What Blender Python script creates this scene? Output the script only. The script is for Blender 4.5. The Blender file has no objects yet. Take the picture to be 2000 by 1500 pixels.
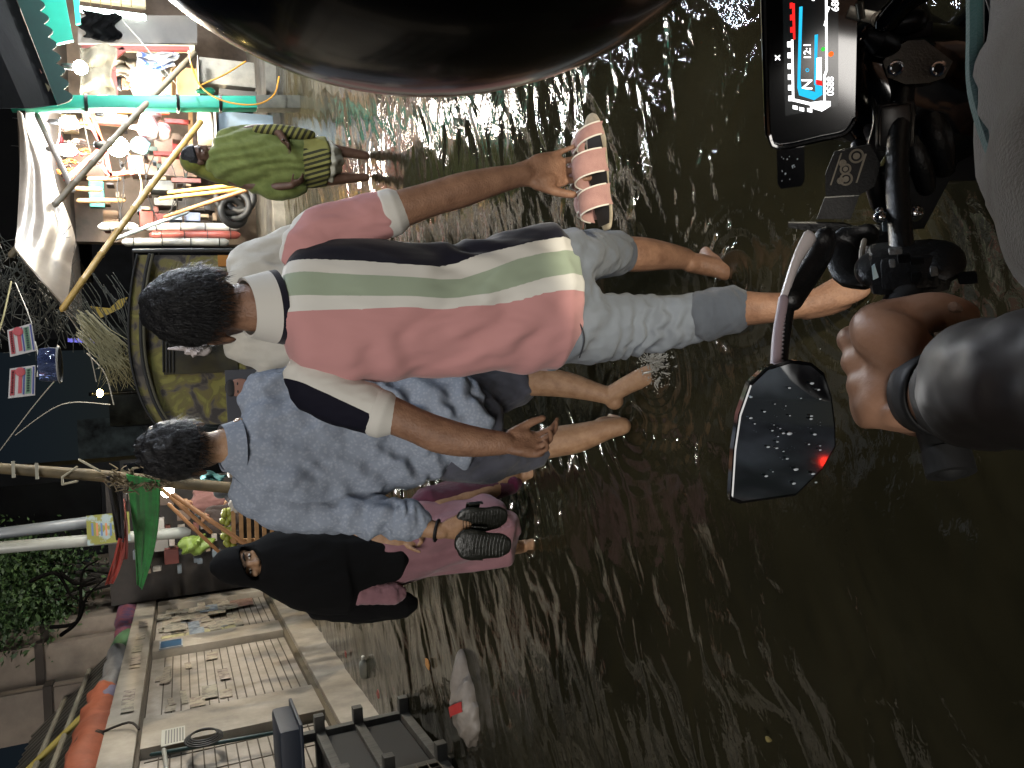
import bpy, bmesh, math, random
import numpy as np
from mathutils import Vector, Matrix
random.seed(7)
SC = bpy.context.scene
COL = SC.collection
# ------------------------------------------------------------------ camera model
FPX = 1500.0
_d1 = np.array([657-750., 1000-352., FPX]); _d2 = np.array([1357-750., 1000-352.+0.055*700, FPX])
_n = np.cross(_d1, _d2); _n /= np.linalg.norm(_n); _n = _n if _n[1] > 0 else -_n
_Y = _d1/np.linalg.norm(_d1); _X = np.cross(_Y, _n); _X = _X if _X[0] > 0 else -_X
CM = np.array([_X, _Y, _n])
CAM = np.array([0., 0., 1.6])
def ray(x, y): return CM @ np.array([1500.-y-750., 1000.-x, FPX])
def at(x, y, d):
    r = ray(x, y); return CAM + r*(d/r[1])
def gz(x, y, z=0.):
    r = ray(x, y); return CAM + r*((z-1.6)/r[2])
def wx(x, y, X0):
    r = ray(x, y); return CAM + r*(X0/r[0])
def mpp(p):            # metres per photo pixel at a world point
    return float((np.asarray(p)-CAM) @ CM[:, 2])/FPX
def N3(v):
    v = np.asarray(v, float); return v/np.linalg.norm(v)
def A(*v): return np.array(v, float)
# ------------------------------------------------------------------ noise
def _h(ix, iy, iz, s):
    h = (ix*374761393 + iy*668265263 + iz*2147483647 + s*974634777) & 0xFFFFFFFF
    h = ((h ^ (h >> 13))*1274126177) & 0xFFFFFFFF
    return ((h ^ (h >> 16)) & 0xFFFF)/65535.0
def vnoise(p, seed=0):
    p = np.asarray(p, float); i = np.floor(p).astype(np.int64); f = p-i; f = f*f*f*(f*(f*6-15)+10)
    r = 0
    for dx in (0, 1):
        for dy in (0, 1):
            for dz in (0, 1):
                w = (f[:, 0] if dx else 1-f[:, 0])*(f[:, 1] if dy else 1-f[:, 1])*(f[:, 2] if dz else 1-f[:, 2])
                r = r+w*_h(i[:, 0]+dx, i[:, 1]+dy, i[:, 2]+dz, seed)
    return r*2-1
def fbm(p, seed=0, o=3):
    r = 0; a = 1.
    for k in range(o): r = r+a*vnoise(np.asarray(p)*2**k, seed+k); a *= .5
    return r
def sstep(a, b, x):
    t = np.clip((np.asarray(x)-a)/(b-a), 0, 1); return t*t*(3-2*t)
# ------------------------------------------------------------------ materials
def lin(c):
    if isinstance(c, str):
        c = c.lstrip('#'); c = [int(c[i:i+2], 16)/255 for i in (0, 2, 4)]
        c = [v/12.92 if v <= .04045 else ((v+.055)/1.055)**2.4 for v in c]
    return (c[0], c[1], c[2], 1.)
MATS = {}
def nd(nt, t, **kw):
    n = nt.nodes.new(t)
    for k, v in kw.items(): setattr(n, k, v)
    return n
def mat(name, col, rough=.7, metal=0., col2=None, ns=8., bump=0., bs=40., spec=.5, stretch=(1, 1, 1), emit=None, es=0., sheen=0., contrast=(.35, .65), wet=0., coat=0., alpha=1., trans=0.):
    if name in MATS: return MATS[name]
    m = bpy.data.materials.new(name); m.use_nodes = True; nt = m.node_tree
    b = nt.nodes['Principled BSDF']; L = nt.links.new
    b.inputs['Base Color'].default_value = lin(col); b.inputs['Roughness'].default_value = rough
    b.inputs['Metallic'].default_value = metal; b.inputs['Specular IOR Level'].default_value = spec
    b.inputs['Coat Weight'].default_value = coat
    if coat: b.inputs['Coat Roughness'].default_value = .08
    if sheen: b.inputs['Sheen Weight'].default_value = sheen
    if trans: b.inputs['Transmission Weight'].default_value = trans
    b.inputs['Alpha'].default_value = alpha
    if emit is not None:
        b.inputs['Emission Color'].default_value = lin(emit); b.inputs['Emission Strength'].default_value = es
    tc = nd(nt, 'ShaderNodeTexCoord'); mp = nd(nt, 'ShaderNodeMapping'); mp.inputs['Scale'].default_value = stretch
    L(tc.outputs['Object'], mp.inputs['Vector'])
    if col2 is not None:
        n = nd(nt, 'ShaderNodeTexNoise'); n.inputs['Scale'].default_value = ns; n.inputs['Detail'].default_value = 6; n.inputs['Roughness'].default_value = .62
        L(mp.outputs[0], n.inputs['Vector'])
        r = nd(nt, 'ShaderNodeValToRGB'); r.color_ramp.elements[0].position = contrast[0]; r.color_ramp.elements[1].position = contrast[1]
        r.color_ramp.elements[0].color = lin(col); r.color_ramp.elements[1].color = lin(col2)
        L(n.outputs['Fac'], r.inputs['Fac']); L(r.outputs['Color'], b.inputs['Base Color'])
        if wet:
            mr = nd(nt, 'ShaderNodeMapRange'); mr.inputs['To Min'].default_value = max(.05, rough-wet); mr.inputs['To Max'].default_value = rough
            L(n.outputs['Fac'], mr.inputs['Value']); L(mr.outputs[0], b.inputs['Roughness'])
    if bump:
        n2 = nd(nt, 'ShaderNodeTexNoise'); n2.inputs['Scale'].default_value = bs; n2.inputs['Detail'].default_value = 4
        L(mp.outputs[0], n2.inputs['Vector'])
        bp = nd(nt, 'ShaderNodeBump'); bp.inputs['Strength'].default_value = bump; bp.inputs['Distance'].default_value = .01
        L(n2.outputs['Fac'], bp.inputs['Height']); L(bp.outputs['Normal'], b.inputs['Normal'])
    MATS[name] = m
    return m
def cloth(name, col, col2=None, rough=.85, weave=900., bump=.25, ns=6., sheen=.15, **k):
    return mat(name, col, rough, col2=col2, ns=ns, bump=bump, bs=weave, spec=.25, sheen=sheen, **k)
# ------------------------------------------------------------------ objects
def tag(o, label=None, cat=None, group=None, kind=None):
    if label: o['label'] = label
    if cat: o['category'] = cat
    if group: o['group'] = group
    if kind: o['kind'] = kind
    return o
def empty(name, loc, label=None, cat=None, group=None):
    o = bpy.data.objects.new(name, None); COL.objects.link(o); o.location = tuple(float(v) for v in loc); o.empty_display_size = .1
    return tag(o, label, cat, group)
def off(o):
    v = np.zeros(3)
    while o is not None: v = v+np.array(o.location); o = o.parent
    return v
def copy_tree(o, parent=None):
    c = o.copy(); COL.objects.link(c); c.parent = parent
    for ch in list(o.children): copy_tree(ch, c)
    return c
def catmull(pts, vals, sub):
    P = np.array(pts, float); Vv = np.array(vals, float)
    n = len(P); Q = np.hstack([P, Vv.reshape(n, -1)])
    if n < 3 or sub <= 1: return P, Vv
    out = []
    for i in range(n-1):
        a, b, c, d = Q[max(i-1, 0)], Q[i], Q[i+1], Q[min(i+2, n-1)]
        for k in range(sub):
            t = k/sub
            out.append(.5*((2*b)+(c-a)*t+(2*a-5*b+4*c-d)*t*t+(3*b-a-3*c+d)*t**3))
    out.append(Q[-1]); out = np.array(out)
    return out[:, :3], np.maximum(out[:, 3:].reshape(len(out), *Vv.shape[1:]), 1e-4)
class MB:
    def __init__(s): s.v = []; s.f = []; s.mi = []; s.cur = 0
    def add(s, vs, fs):
        o = len(s.v); s.v.extend([tuple(map(float, v)) for v in vs]); s.f.extend([tuple(i+o for i in f) for f in fs]); s.mi.extend([s.cur]*len(fs)); return s
    def m(s, i): s.cur = i; return s
    def box(s, c, size, R=None, bev=0.):
        h = np.array(size, float)/2; c = np.array(c, float)
        if bev <= 0:
            vs = [np.array([x, y, z])*h for x in (-1, 1) for y in (-1, 1) for z in (-1, 1)]
            fs = [(0, 1, 3, 2), (4, 6, 7, 5), (0, 4, 5, 1), (2, 3, 7, 6), (0, 2, 6, 4), (1, 5, 7, 3)]
        else:
            bm = bmesh.new(); bmesh.ops.create_cube(bm, size=1.)
            for v in bm.verts: v.co = Vector(np.array(v.co)*2*h)
            bmesh.ops.bevel(bm, geom=bm.edges[:], offset=min(bev, .45*min(size)), segments=2, affect='EDGES', profile=.6)
            bm.verts.ensure_lookup_table(); vs = [np.array(v.co) for v in bm.verts]; fs = [tuple(v.index for v in f.verts) for f in bm.faces]; bm.free()
        if R is not None: vs = [R @ v for v in vs]
        return s.add([v+c for v in vs], fs)
    def bar(s, p0, p1, w, h, up=(0, 0, 1), bev=0.):     # rectangular bar between two points
        p0 = np.array(p0, float); p1 = np.array(p1, float); d = p1-p0; L = np.linalg.norm(d); d = d/L
        u = np.array(up, float); sd = np.cross(d, u)
        if np.linalg.norm(sd) < 1e-5: sd = np.cross(d, [1, 0, 0])
        sd = N3(sd); u = np.cross(sd, d)
        return s.box((p0+p1)/2, (L, w, h), np.array([d, sd, u]).T, bev)
    def tube(s, pts, r, n=12, side=None, sub=1, cap=2, ex=2., flat=False):
        P, R = catmull(pts, r if np.ndim(r) else [r]*len(pts), sub)
        R = np.array([[q, q] if np.ndim(q) == 0 or np.size(q) == 1 else list(q) for q in R], float).reshape(len(P), 2)
        T = np.gradient(P, axis=0); T /= np.linalg.norm(T, axis=1)[:, None]+1e-12
        sd = np.array(side, float) if side is not None else (np.cross(T[0], [0, 0, 1]) if abs(T[0][2]) < .9 else np.cross(T[0], [0, 1, 0]))
        rings = []; prev = sd
        for i in range(len(P)):
            a = (np.array(side, float) if side is not None else prev); a = a-T[i]*(a @ T[i]); a = N3(a); prev = a
            b = np.cross(T[i], a); rings.append((P[i], a, b, R[i], T[i]))
        if flat:
            rings = [(p, N3(np.array(side, float)), N3(np.cross([0, 0, 1.], np.array(side, float))), r_, t) for p, a, b, r_, t in rings]
        ext = []
        if cap:
            p, a, b, r_, t = rings[0]
            for k in range(cap, 0, -1):
                th = k/(cap+.35)*math.pi/2; ext.append((p-t*min(r_)*math.sin(th)*(.6 if flat else 1), a, b, r_*math.cos(th), t))
        ext += rings
        if cap:
            p, a, b, r_, t = rings[-1]
            for k in range(1, cap+1):
                th = k/(cap+.35)*math.pi/2; ext.append((p+t*min(r_)*math.sin(th)*(.6 if flat else 1), a, b, r_*math.cos(th), t))
        ang = np.arange(n)/n*2*math.pi; ca = np.cos(ang); sa = np.sin(ang)
        ca = np.sign(ca)*np.abs(ca)**(2/ex); sa = np.sign(sa)*np.abs(sa)**(2/ex)
        vs = []; fs = []
        for p, a, b, r_, t in ext:
            vs.extend(p+np.outer(ca*r_[0], a)+np.outer(sa*r_[1], b))
        m = len(ext)
        for i in range(m-1):
            for j in range(n):
                k = (j+1) % n; fs.append((i*n+j, i*n+k, (i+1)*n+k, (i+1)*n+j))
        fs.append(tuple(range(n-1, -1, -1))); fs.append(tuple((m-1)*n+j for j in range(n)))
        return s.add(vs, fs)
    def cyl(s, p0, p1, r0, r1=None, n=16): return s.tube([p0, p1], [r0, r0 if r1 is None else r1], n=n, cap=0)
    def ell(s, c, r, R=None, n=20, m=12, fn=None):
        vs = []; fs = []; c = np.array(c, float); r = np.array(r, float)*np.ones(3)
        for i in range(m+1):
            th = math.pi*i/m
            for j in range(n):
                ph = 2*math.pi*j/n; d = np.array([math.sin(th)*math.cos(ph), math.sin(th)*math.sin(ph), math.cos(th)])
                q = d*r*(fn(d) if fn else 1.)
                vs.append(c+(R @ q if R is not None else q))
        for i in range(m):
            for j in range(n):
                k = (j+1) % n
                a, b, e, f = i*n+j, (i+1)*n+j, (i+1)*n+k, i*n+k
                if i == 0: fs.append((a, b, e))
                elif i == m-1: fs.append((a, b, f))
                else: fs.append((a, b, e, f))
        return s.add(vs, fs)
    def prism(s, poly, ext):          # planar polygon extruded by a vector
        n = len(poly); P = [np.array(p, float) for p in poly]; e = np.array(ext, float)
        fs = [tuple(range(n)), tuple(range(2*n-1, n-1, -1))]+[(i, i+n, (i+1) % n+n, (i+1) % n) for i in range(n)]
        return s.add(P+[p+e for p in P], fs)
    def sheet(s, fn, nu, nv, th=0.):   # parametric surface; th gives it thickness along its normals
        P = np.array([[fn(i/nu, j/nv) for j in range(nv+1)] for i in range(nu+1)], float)
        du = np.gradient(P, axis=0); dv = np.gradient(P, axis=1); nr = np.cross(du, dv); nr /= np.linalg.norm(nr, axis=2)[..., None]+1e-12
        W = nv+1; q = [(i*W+j, (i+1)*W+j, (i+1)*W+j+1, i*W+j+1) for i in range(nu) for j in range(nv)]
        if not th: return s.add(P.reshape(-1, 3), q)
        o = (nu+1)*W; vs = list((P+nr*th/2).reshape(-1, 3))+list((P-nr*th/2).reshape(-1, 3))
        fs = q+[tuple(k+o for k in reversed(f)) for f in q]
        ring = [i*W for i in range(nu+1)]+[nu*W+j for j in range(1, W)]+[i*W+nv for i in range(nu-1, -1, -1)]+[j for j in range(nv-1, 0, -1)]
        for a, b in zip(ring, ring[1:]+ring[:1]): fs.append((b, a, a+o, b+o))
        return s.add(vs, fs)
    def mesh(s, name, o3):
        me = bpy.data.meshes.new(name); V = np.array(s.v)-o3; me.from_pydata([tuple(v) for v in V], [], s.f); me.update(); return me
    def build(s, name, mats, parent=None, smooth=True, angle=40, loc=None):
        o3 = off(parent) if parent is not None else (np.array(loc, float) if loc is not None else np.zeros(3))
        me = s.mesh(name, o3)
        for m_ in (mats if isinstance(mats, (list, tuple)) else [mats]): me.materials.append(m_)
        me.polygons.foreach_set('material_index', s.mi)
        bm = bmesh.new(); bm.from_mesh(me); bmesh.ops.recalc_face_normals(bm, faces=bm.faces[:])
        if smooth:
            an = math.radians(angle)
            for f in bm.faces: f.smooth = True
            for e in bm.edges: e.smooth = not (len(e.link_faces) == 2 and e.calc_face_angle(0) > an)
        bm.to_mesh(me); bm.free()
        o = bpy.data.objects.new(name, me); COL.objects.link(o)
        if parent is not None: o.parent = parent
        elif loc is not None: o.location = tuple(map(float, loc))
        return o
    def thing(s, name, mats, label, cat, group=None, kind=None, **k):
        c = np.array(s.v); lo = c.min(0); hi = c.max(0); loc = A((lo[0]+hi[0])/2, (lo[1]+hi[1])/2, lo[2])
        return tag(s.build(name, mats, loc=loc, **k), label, cat, group, kind)
    def blob(s, name, mats, parent, vox, it=6, post=None, attr=None, fac=.5):   # fuse everything into ONE continuous skin
        o3 = off(parent) if parent is not None else np.zeros(3)
        me = s.mesh('tmp', np.zeros(3)); bm = bmesh.new(); bm.from_mesh(me); bmesh.ops.recalc_face_normals(bm, faces=bm.faces[:]); bm.to_mesh(me); bm.free()
        t = bpy.data.objects.new('tmp', me); COL.objects.link(t)
        r = t.modifiers.new('r', 'REMESH'); r.mode = 'VOXEL'; r.voxel_size = vox; r.adaptivity = 0
        if it: q = t.modifiers.new('s', 'SMOOTH'); q.factor = fac; q.iterations = it
        dg = bpy.context.evaluated_depsgraph_get(); dg.update()
        nm = bpy.data.meshes.new_from_object(t.evaluated_get(dg))
        bpy.data.objects.remove(t); bpy.data.meshes.remove(me)
        nm.name = name
        n = len(nm.vertices); co = np.empty(n*3); nm.vertices.foreach_get('co', co); co = co.reshape(-1, 3)
        nr = np.empty(n*3); nm.vertices.foreach_get('normal', nr); nr = nr.reshape(-1, 3)
        if post is not None: co = post(co, nr)
        if attr is not None:
            for an, fn in attr.items():
                a = nm.attributes.new(an, 'FLOAT', 'POINT'); a.data.foreach_set('value', np.asarray(fn(co, nr), dtype=np.float32))
        nm.vertices.foreach_set('co', (co-o3).ravel()); nm.materials.clear()
        for m_ in (mats if isinstance(mats, (list, tuple)) else [mats]): nm.materials.append(m_)
        nm.polygons.foreach_set('use_smooth', [True]*len(nm.polygons)); nm.update()
        o = bpy.data.objects.new(name, nm); COL.objects.link(o); o.parent = parent
        return o
SUN_EL = 38.; SUN_EL_LAMP = 38.; SUN_ROT = 196.; SKY_S = .002; SUN_E = 1.95; SUN_ANG = 25.; SUN_C = (1., .95, .89); EXPO = 0.
BE = 950.; ROW_E = 2200.; HAZE = 0.; HEAD_E = 36.
# ------------------------------------------------------------------ people helpers
def skin(name, c, c2, rough=.58, bump=.3): return mat(name, c, rough, col2=c2, ns=26, bump=bump, bs=210, spec=.32, wet=.22, contrast=(.3, .7))
SK1 = skin('skin_brown', '#745543', '#94715a'); SK2 = skin('skin_tan', '#8a694f', '#a98769'); SK3 = skin('skin_dark', '#4a362b', '#5a4336')
HAIR = mat('black_hair', '#0b0b0d', .45, col2='#17171a', ns=70, bump=.8, bs=240, stretch=(1, 1, .25), spec=.4)
EYE_W = mat('eye_white', '#d8d2c8', .25); EYE_D = mat('eye_dark', '#120b08', .15); LIP = mat('lip', '#6e3a30', .5)
def frame(f, up=(0, 0, 1)):
    f = N3(f); r = N3(np.cross(f, up)); u = np.cross(r, f); return r, f, u     # right, forward, up
def ring(x, y0, y1, Yc, ry):      # photo silhouette -> centre point and (half width, half depth)
    a, b = at(x, y0, Yc), at(x, y1, Yc); return (a+b)/2, (abs(a[0]-b[0])/2, ry)
def head(mb, c, f, up=(0, 0, 1), s=1.):
    r, f, u = frame(f, up); R = np.array([r, f, u]).T; P = lambda x, y, z: c+R @ (A(x, y, z)*s)
    mb.ell(P(0, -.012, .02), A(.074, .094, .092)*s, R)              # cranium
    mb.ell(P(0, .03, -.035), A(.058, .062, .078)*s, R)              # face
    mb.ell(P(0, .05, -.092), A(.032, .034, .026)*s, R)              # chin
    mb.ell(P(0, .075, .012), A(.05, .02, .016)*s, R)                # brow
    mb.tube([P(0, .088, .005), P(0, .1, -.018), P(0, .108, -.036)], A(.009, .011, .013)*s, n=8)
    for q in (-1, 1):
        mb.ell(P(.011*q, .095, -.038), A(.01, .011, .008)*s, R)     # nostril wings
        mb.ell(P(.037*q, .065, -.028), A(.022, .022, .018)*s, R)    # cheek
        mb.ell(P(.077*q, -.004, -.018), A(.009, .021, .034)*s, R)   # ear
        mb.ell(P(.083*q, -.014, -.006), A(.006, .012, .022)*s, R)
    mb.ell(P(0, .086, -.062), A(.022, .01, .006)*s, R); mb.ell(P(0, .084, -.074), A(.019, .01, .006)*s, R)
    return R
def face_parts(parent, c, f, up=(0, 0, 1), s=1., lip=True):
    r, f, u = frame(f, up); R = np.array([r, f, u]).T; P = lambda x, y, z: c+R @ (A(x, y, z)*s)
    for q in (-1, 1):
        m = MB(); m.ell(P(.03*q, .079, -.008), A(.013, .0105, .0055)*s, R, 14, 8); m.m(1); m.ell(P(.03*q, .0848, -.008), A(.0062, .006, .0056)*s, R, 10, 6)
        m.build('eye', [EYE_W, EYE_D], parent)
        m = MB(); m.tube([P(.014*q, .094, .012), P(.03*q, .094, .018), P(.046*q, .082, .014)], A(.003, .0042, .002)*s, n=6, sub=3); m.build('eyebrow', HAIR, parent)
    if lip:
        m = MB(); m.ell(P(0, .0935, -.065), A(.021, .006, .0045)*s, R, 14, 8); m.ell(P(0, .092, -.0735), A(.018, .006, .005)*s, R, 14, 8); m.build('lips', LIP, parent)
def hair(parent, c, f, up=(0, 0, 1), s=1., thick=.012, back=-.62, front=.35, side=-.05, seed=1, material=None, rough=.03, tuft=0.):
    r, f, u = frame(f, up); R = np.array([r, f, u]).T
    n, m = 96, 64; th = np.linspace(0, math.pi, m+1)[:, None]; ph = (np.arange(n)/n*2*math.pi)[None, :]
    d = np.stack([np.sin(th)*np.cos(ph), np.sin(th)*np.sin(ph), np.cos(th)*np.ones_like(ph)], -1).reshape(-1, 3)
    w = d[:, 1]; line = np.where(w < 0, side+(back-side)*np.clip(-w, 0, 1)**1.2, side+(front-side)*np.clip(w, 0, 1)**.8)
    line = line+.05*vnoise(d*9, seed); k = sstep(-.06, .09, d[:, 2]-line)
    base = A(.074, .094, .092)*s; g = 1+(thick*s/.085)*(1+rough*12*fbm(d*7*A(1, 1, .6), seed, 3)*.5)*(.75+.5*np.clip(d[:, 2], 0, 1))+tuft*np.clip(d[:, 2], 0, 1)**4
    q = d*base*np.where(k > 0, .93+(g-.93)*k, .93)[:, None]
    vs = (c+R @ (A(0, -.012, .02)*s))+q @ R.T
    fs = [(i*n+j, (i+1)*n+j, (i+1)*n+(j+1) % n, i*n+(j+1) % n) for i in range(m) for j in range(n)]
    b = MB(); b.add(vs, fs); return b.build('hair', material or HAIR, parent, angle=180)
def strands(parent, c, f, up=(0, 0, 1), s=1., n=3200, thick=.017, back=-.55, front=.3, side=-.12, seed=1, L=.03):
    r, f, u = frame(f, up); R = np.array([r, f, u]).T; g = np.random.default_rng(seed); d = g.normal(size=(n*2, 3)); d /= np.linalg.norm(d, axis=1)[:, None]
    w = d[:, 1]; line = np.where(w < 0, side+(back-side)*np.clip(-w, 0, 1)**1.2, side+(front-side)*np.clip(w, 0, 1)**.8); d = d[d[:, 2] > line-.03-.05*g.random(len(d))][:n]
    base = A(.074, .094, .092)*s*(1+thick*s/.085*.75); p0 = d*base; t = -np.stack([d[:, 0]*d[:, 2], d[:, 1]*d[:, 2], d[:, 2]**2-1], 1); t = -t*0+np.stack([d[:, 0], d[:, 1]*.9, -np.ones(len(d))*.6-np.abs(d[:, 2])*0], 1); t -= d*(t*d).sum(1)[:, None]; t /= np.linalg.norm(t, axis=1)[:, None]+1e-9
    t = t+g.normal(size=t.shape)*.28; ln = L*s*(.5+.8*g.random(len(d)))[:, None]; b_ = np.cross(t, d); b_ /= np.linalg.norm(b_, axis=1)[:, None]+1e-9; w_ = .0006*s
    k = len(d); cen = (c+R @ (A(0, -.012, .02)*s)); P = [p0*.985, p0+t*ln*.5+d*.004*s, p0*(1.0)+t*ln+d*(.0015+.004*g.random((k, 1)))*s]
    V = np.concatenate([P[0]-b_*w_, P[0]+b_*w_, P[1]-b_*w_, P[1]+b_*w_, P[2]]) @ R.T+cen
    F = [(i, k+i, 3*k+i, 2*k+i) for i in range(k)]+[(2*k+i, 3*k+i, 4*k+i) for i in range(k)]
    m = MB(); m.add(V, F); return m.build('hair_strands', HAIR, parent)
def hand(mb, w, d, n, t, s=1., curl=(.35, .45, .35), spread=.12, thumb=(.9, .5), tc=.3, lens=(.074, .083, .077, .06), fr=.0083, curls=None):
    """w wrist, d towards the fingertips, n palm normal, t thumb side"""
    d = N3(d); n = N3(n-d*(n @ d)); t = N3(t-d*(t @ d)-n*(t @ n))
    P = lambda a, b, c: w+(d*a+t*b+n*c)*s
    mb.tube([P(-.02, 0, 0), P(.012, 0, 0), P(.045, .002, 0), P(.08, .003, 0), P(.094, .002, -.002)], A((.026, .019), (.031, .017), (.041, .0165), (.042, .0135), (.038, .011))*s, n=16, side=t, sub=3)
    mb.ell(P(.04, .024, .010), A(.03, .017, .014)*s, np.array([d, t, n]).T); mb.ell(P(.045, -.024, .006), A(.032, .014, .011)*s, np.array([d, t, n]).T)
    for i, (o, L) in enumerate(zip((.031, .0105, -.0105, -.031), lens)):
        cu = curls[i] if curls else curl
        a = spread*(1.5-i)/1.5; p = P(.088-.004*abs(i-1), o, -.002); u = N3(d*math.cos(a)+t*math.sin(a)); ang = 0; pts = [p-u*.012*s]; rr = [fr*1.05]
        for k, fr_ in enumerate((.42, .32, .26)):
            ang += cu[k]; q = u*math.cos(ang)+n*math.sin(ang); pts.append(pts[-1]+q*(L*fr_+(.012 if k == 0 else 0))*s); rr.append(fr*(1.02-.1*(k+1)))
        mb.tube(pts, A(*rr)*s*(.88 if i == 3 else 1), n=10, sub=3)
    p0 = P(.018, .026, .006); u = N3(d*math.cos(thumb[0])+t*math.sin(thumb[0])+n*thumb[1]*.6); v = N3(u+N3(d)*tc+n*.1)
    mb.tube([p0, p0+u*.034*s, p0+u*.034*s+N3(u+v)*.03*s, p0+u*.034*s+N3(u+v)*.03*s+v*.026*s], A(.0145, .0115, .0105, .0085)*s, n=10, sub=3)
def foot(mb, ankle, heel, toe, s=1., up=(0, 0, 1)):
    d = N3(toe-heel); sd = N3(np.cross(d, up)); u = np.cross(sd, d)
    L = np.linalg.norm(toe-heel)
    mb.tube([ankle+A(0, 0, .03)*s, ankle, heel+d*L*.14+u*.022*s], A(.031, .034, .03)*s, n=12, sub=2)
    mb.ell(heel+d*L*.12+u*.02*s, A(.036, .03, .03)*s, np.array([d, sd, u]).T)
    mb.tube([heel+d*L*.12+u*.035*s, heel+d*L*.4+u*.036*s, heel+d*L*.7+u*.022*s, heel+d*L*.84+u*.013*s], A((.03, .036), (.033, .033), (.041, .02), (.036, .011))*s, n=14, side=sd, sub=3)
    for i in range(5):
        o = (-.03+.0155*i)*s; b = heel+d*L*(.8-.012*abs(i-1))+sd*o+u*.011*s; mb.tube([b, b+d*L*(.15-.02*max(i-1, 0))+sd*o*.1], A(.0095 if i else .012, .008 if i else .011)*s, n=8)
def folds(amp, freq, axis, seed, edge=None):
    """drapery: noise stretched along the direction the cloth hangs"""
    fr = A(*freq)
    def post(co, nr):
        v = fbm(co*fr, seed, 3); v = np.sign(v)*np.abs(v)**.8
        w = amp*v*(edge(co) if edge else 1.)
        return co+nr*w[:, None]
    return post
# ================================================================== man in the striped polo shirt
def stripe_shirt():
    m = bpy.data.materials.new('striped_jersey'); m.use_nodes = True; nt = m.node_tree; L = nt.links.new; b = nt.nodes['Principled BSDF']
    b.inputs['Roughness'].default_value = .85; b.inputs['Specular IOR Level'].default_value = .2; b.inputs['Sheen Weight'].default_value = .2
    a = nd(nt, 'ShaderNodeAttribute'); a.attribute_name = 'stripe'
    r = nd(nt, 'ShaderNodeValToRGB'); r.color_ramp.interpolation = 'CONSTANT'; E = r.color_ramp.elements
    for p, c in zip((0, .2, .4, .6, .8), ('#12121f', '#cfcdc6', '#98a591', '#d2d1cb', '#c08d8c')):
        e = E[0] if p == 0 else (E[1] if p == .2 else E.new(p)); e.position = p; e.color = lin(c)
    n = nd(nt, 'ShaderNodeTexNoise'); n.inputs['Scale'].default_value = 700; tc = nd(nt, 'ShaderNodeTexCoord'); L(tc.outputs['Object'], n.inputs['Vector'])
    bp = nd(nt, 'ShaderNodeBump'); bp.inputs['Strength'].default_value = .25; bp.inputs['Distance'].default_value = .002; L(n.outputs['Fac'], bp.inputs['Height']); L(bp.outputs[0], b.inputs['Normal'])
    L(a.outputs['Fac'], r.inputs['Fac']); L(r.outputs['Color'], b.inputs['Base Color']); return m
STRIPE = stripe_shirt()
PINK = cloth('pink_jersey', '#c08d8c'); WHITEJ = cloth('white_jersey', '#cfcdc6'); NAVYJ = cloth('navy_jersey', '#12121f')
DENIM = cloth('grey_blue_denim', '#686f78', '#6f767f', ns=5, weave=700, bump=.4); DENIM_D = cloth('turned_up_denim', '#484e58', '#4d535c', ns=5, weave=700, bump=.4)

man = empty('person', gz(1500, 575), 'man in pink, green, white and navy striped polo and rolled grey trousers, holding pink sandals', 'person')
hc = at(408, 602, 1.9); hf = N3(A(-.12, 1, -.05)); hup = N3(A(-.05, .08, 1))
b = MB(); head(b, hc, hf, hup, 1.03)
b.tube([hc+A(0, -.02, -.05), at(480, 600, 1.87), at(525, 600, 1.85), at(575, 605, 1.84)], A((.052, .05), (.056, .055), (.062, .056), (.085, .05)), n=18, side=(1, 0, 0), sub=3)
# torso under the shirt
b.tube([at(590, 607, 1.84), at(700, 607, 1.83), at(850, 610, 1.82), at(1000, 590, 1.81), at(1090, 585, 1.81)], A((.09, .05), (.11, .06), (.09, .055), (.10, .06), (.09, .05)), n=20, side=(1, 0, 0), sub=3)
# right arm (photo top) and left arm
rs = [at(590, 470, 1.84), at(680, 435, 1.83), at(770, 412, 1.80), at(845, 388, 1.78), at(900, 372, 1.77), at(960, 355, 1.76), at(1025, 340, 1.75)]
b.tube(rs, A(.036, .044, .046, .042, .043, .036, .0275), n=16, sub=4)
ls = [at(600, 755, 1.84), at(680, 785, 1.82), at(745, 803, 1.80), at(810, 830, 1.77), at(860, 850, 1.75), at(920, 862, 1.72), at(985, 866, 1.69)]
b.tube(ls, A(.036, .044, .046, .042, .044, .038, .028), n=16, sub=4)
tocam = N3(CAM-rs[-1])
rw = rs[-1]; rd = at(1120, 322, 1.745)-rw
hand(b, rw, rd, tocam+A(.15, 0, .1), A(-1, 0, .1), 1.16, curls=[(.12, .25, .2), (.1, .25, .2), (.1, .25, .2), (.12, .3, .2)], thumb=(.62, .25), tc=.75)
lw = ls[-1]; ld = at(1085, 872, 1.66)-lw
hand(b, lw, ld, N3(CAM-lw)*.75+A(.75, 0, .25), A(.75, .35, .12), .98, curls=[(.55, .5, .35), (.72, .6, .4), (.8, .75, .5), (.75, .85, .6)], thumb=(.55, .55), tc=.75, spread=.16)
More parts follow.
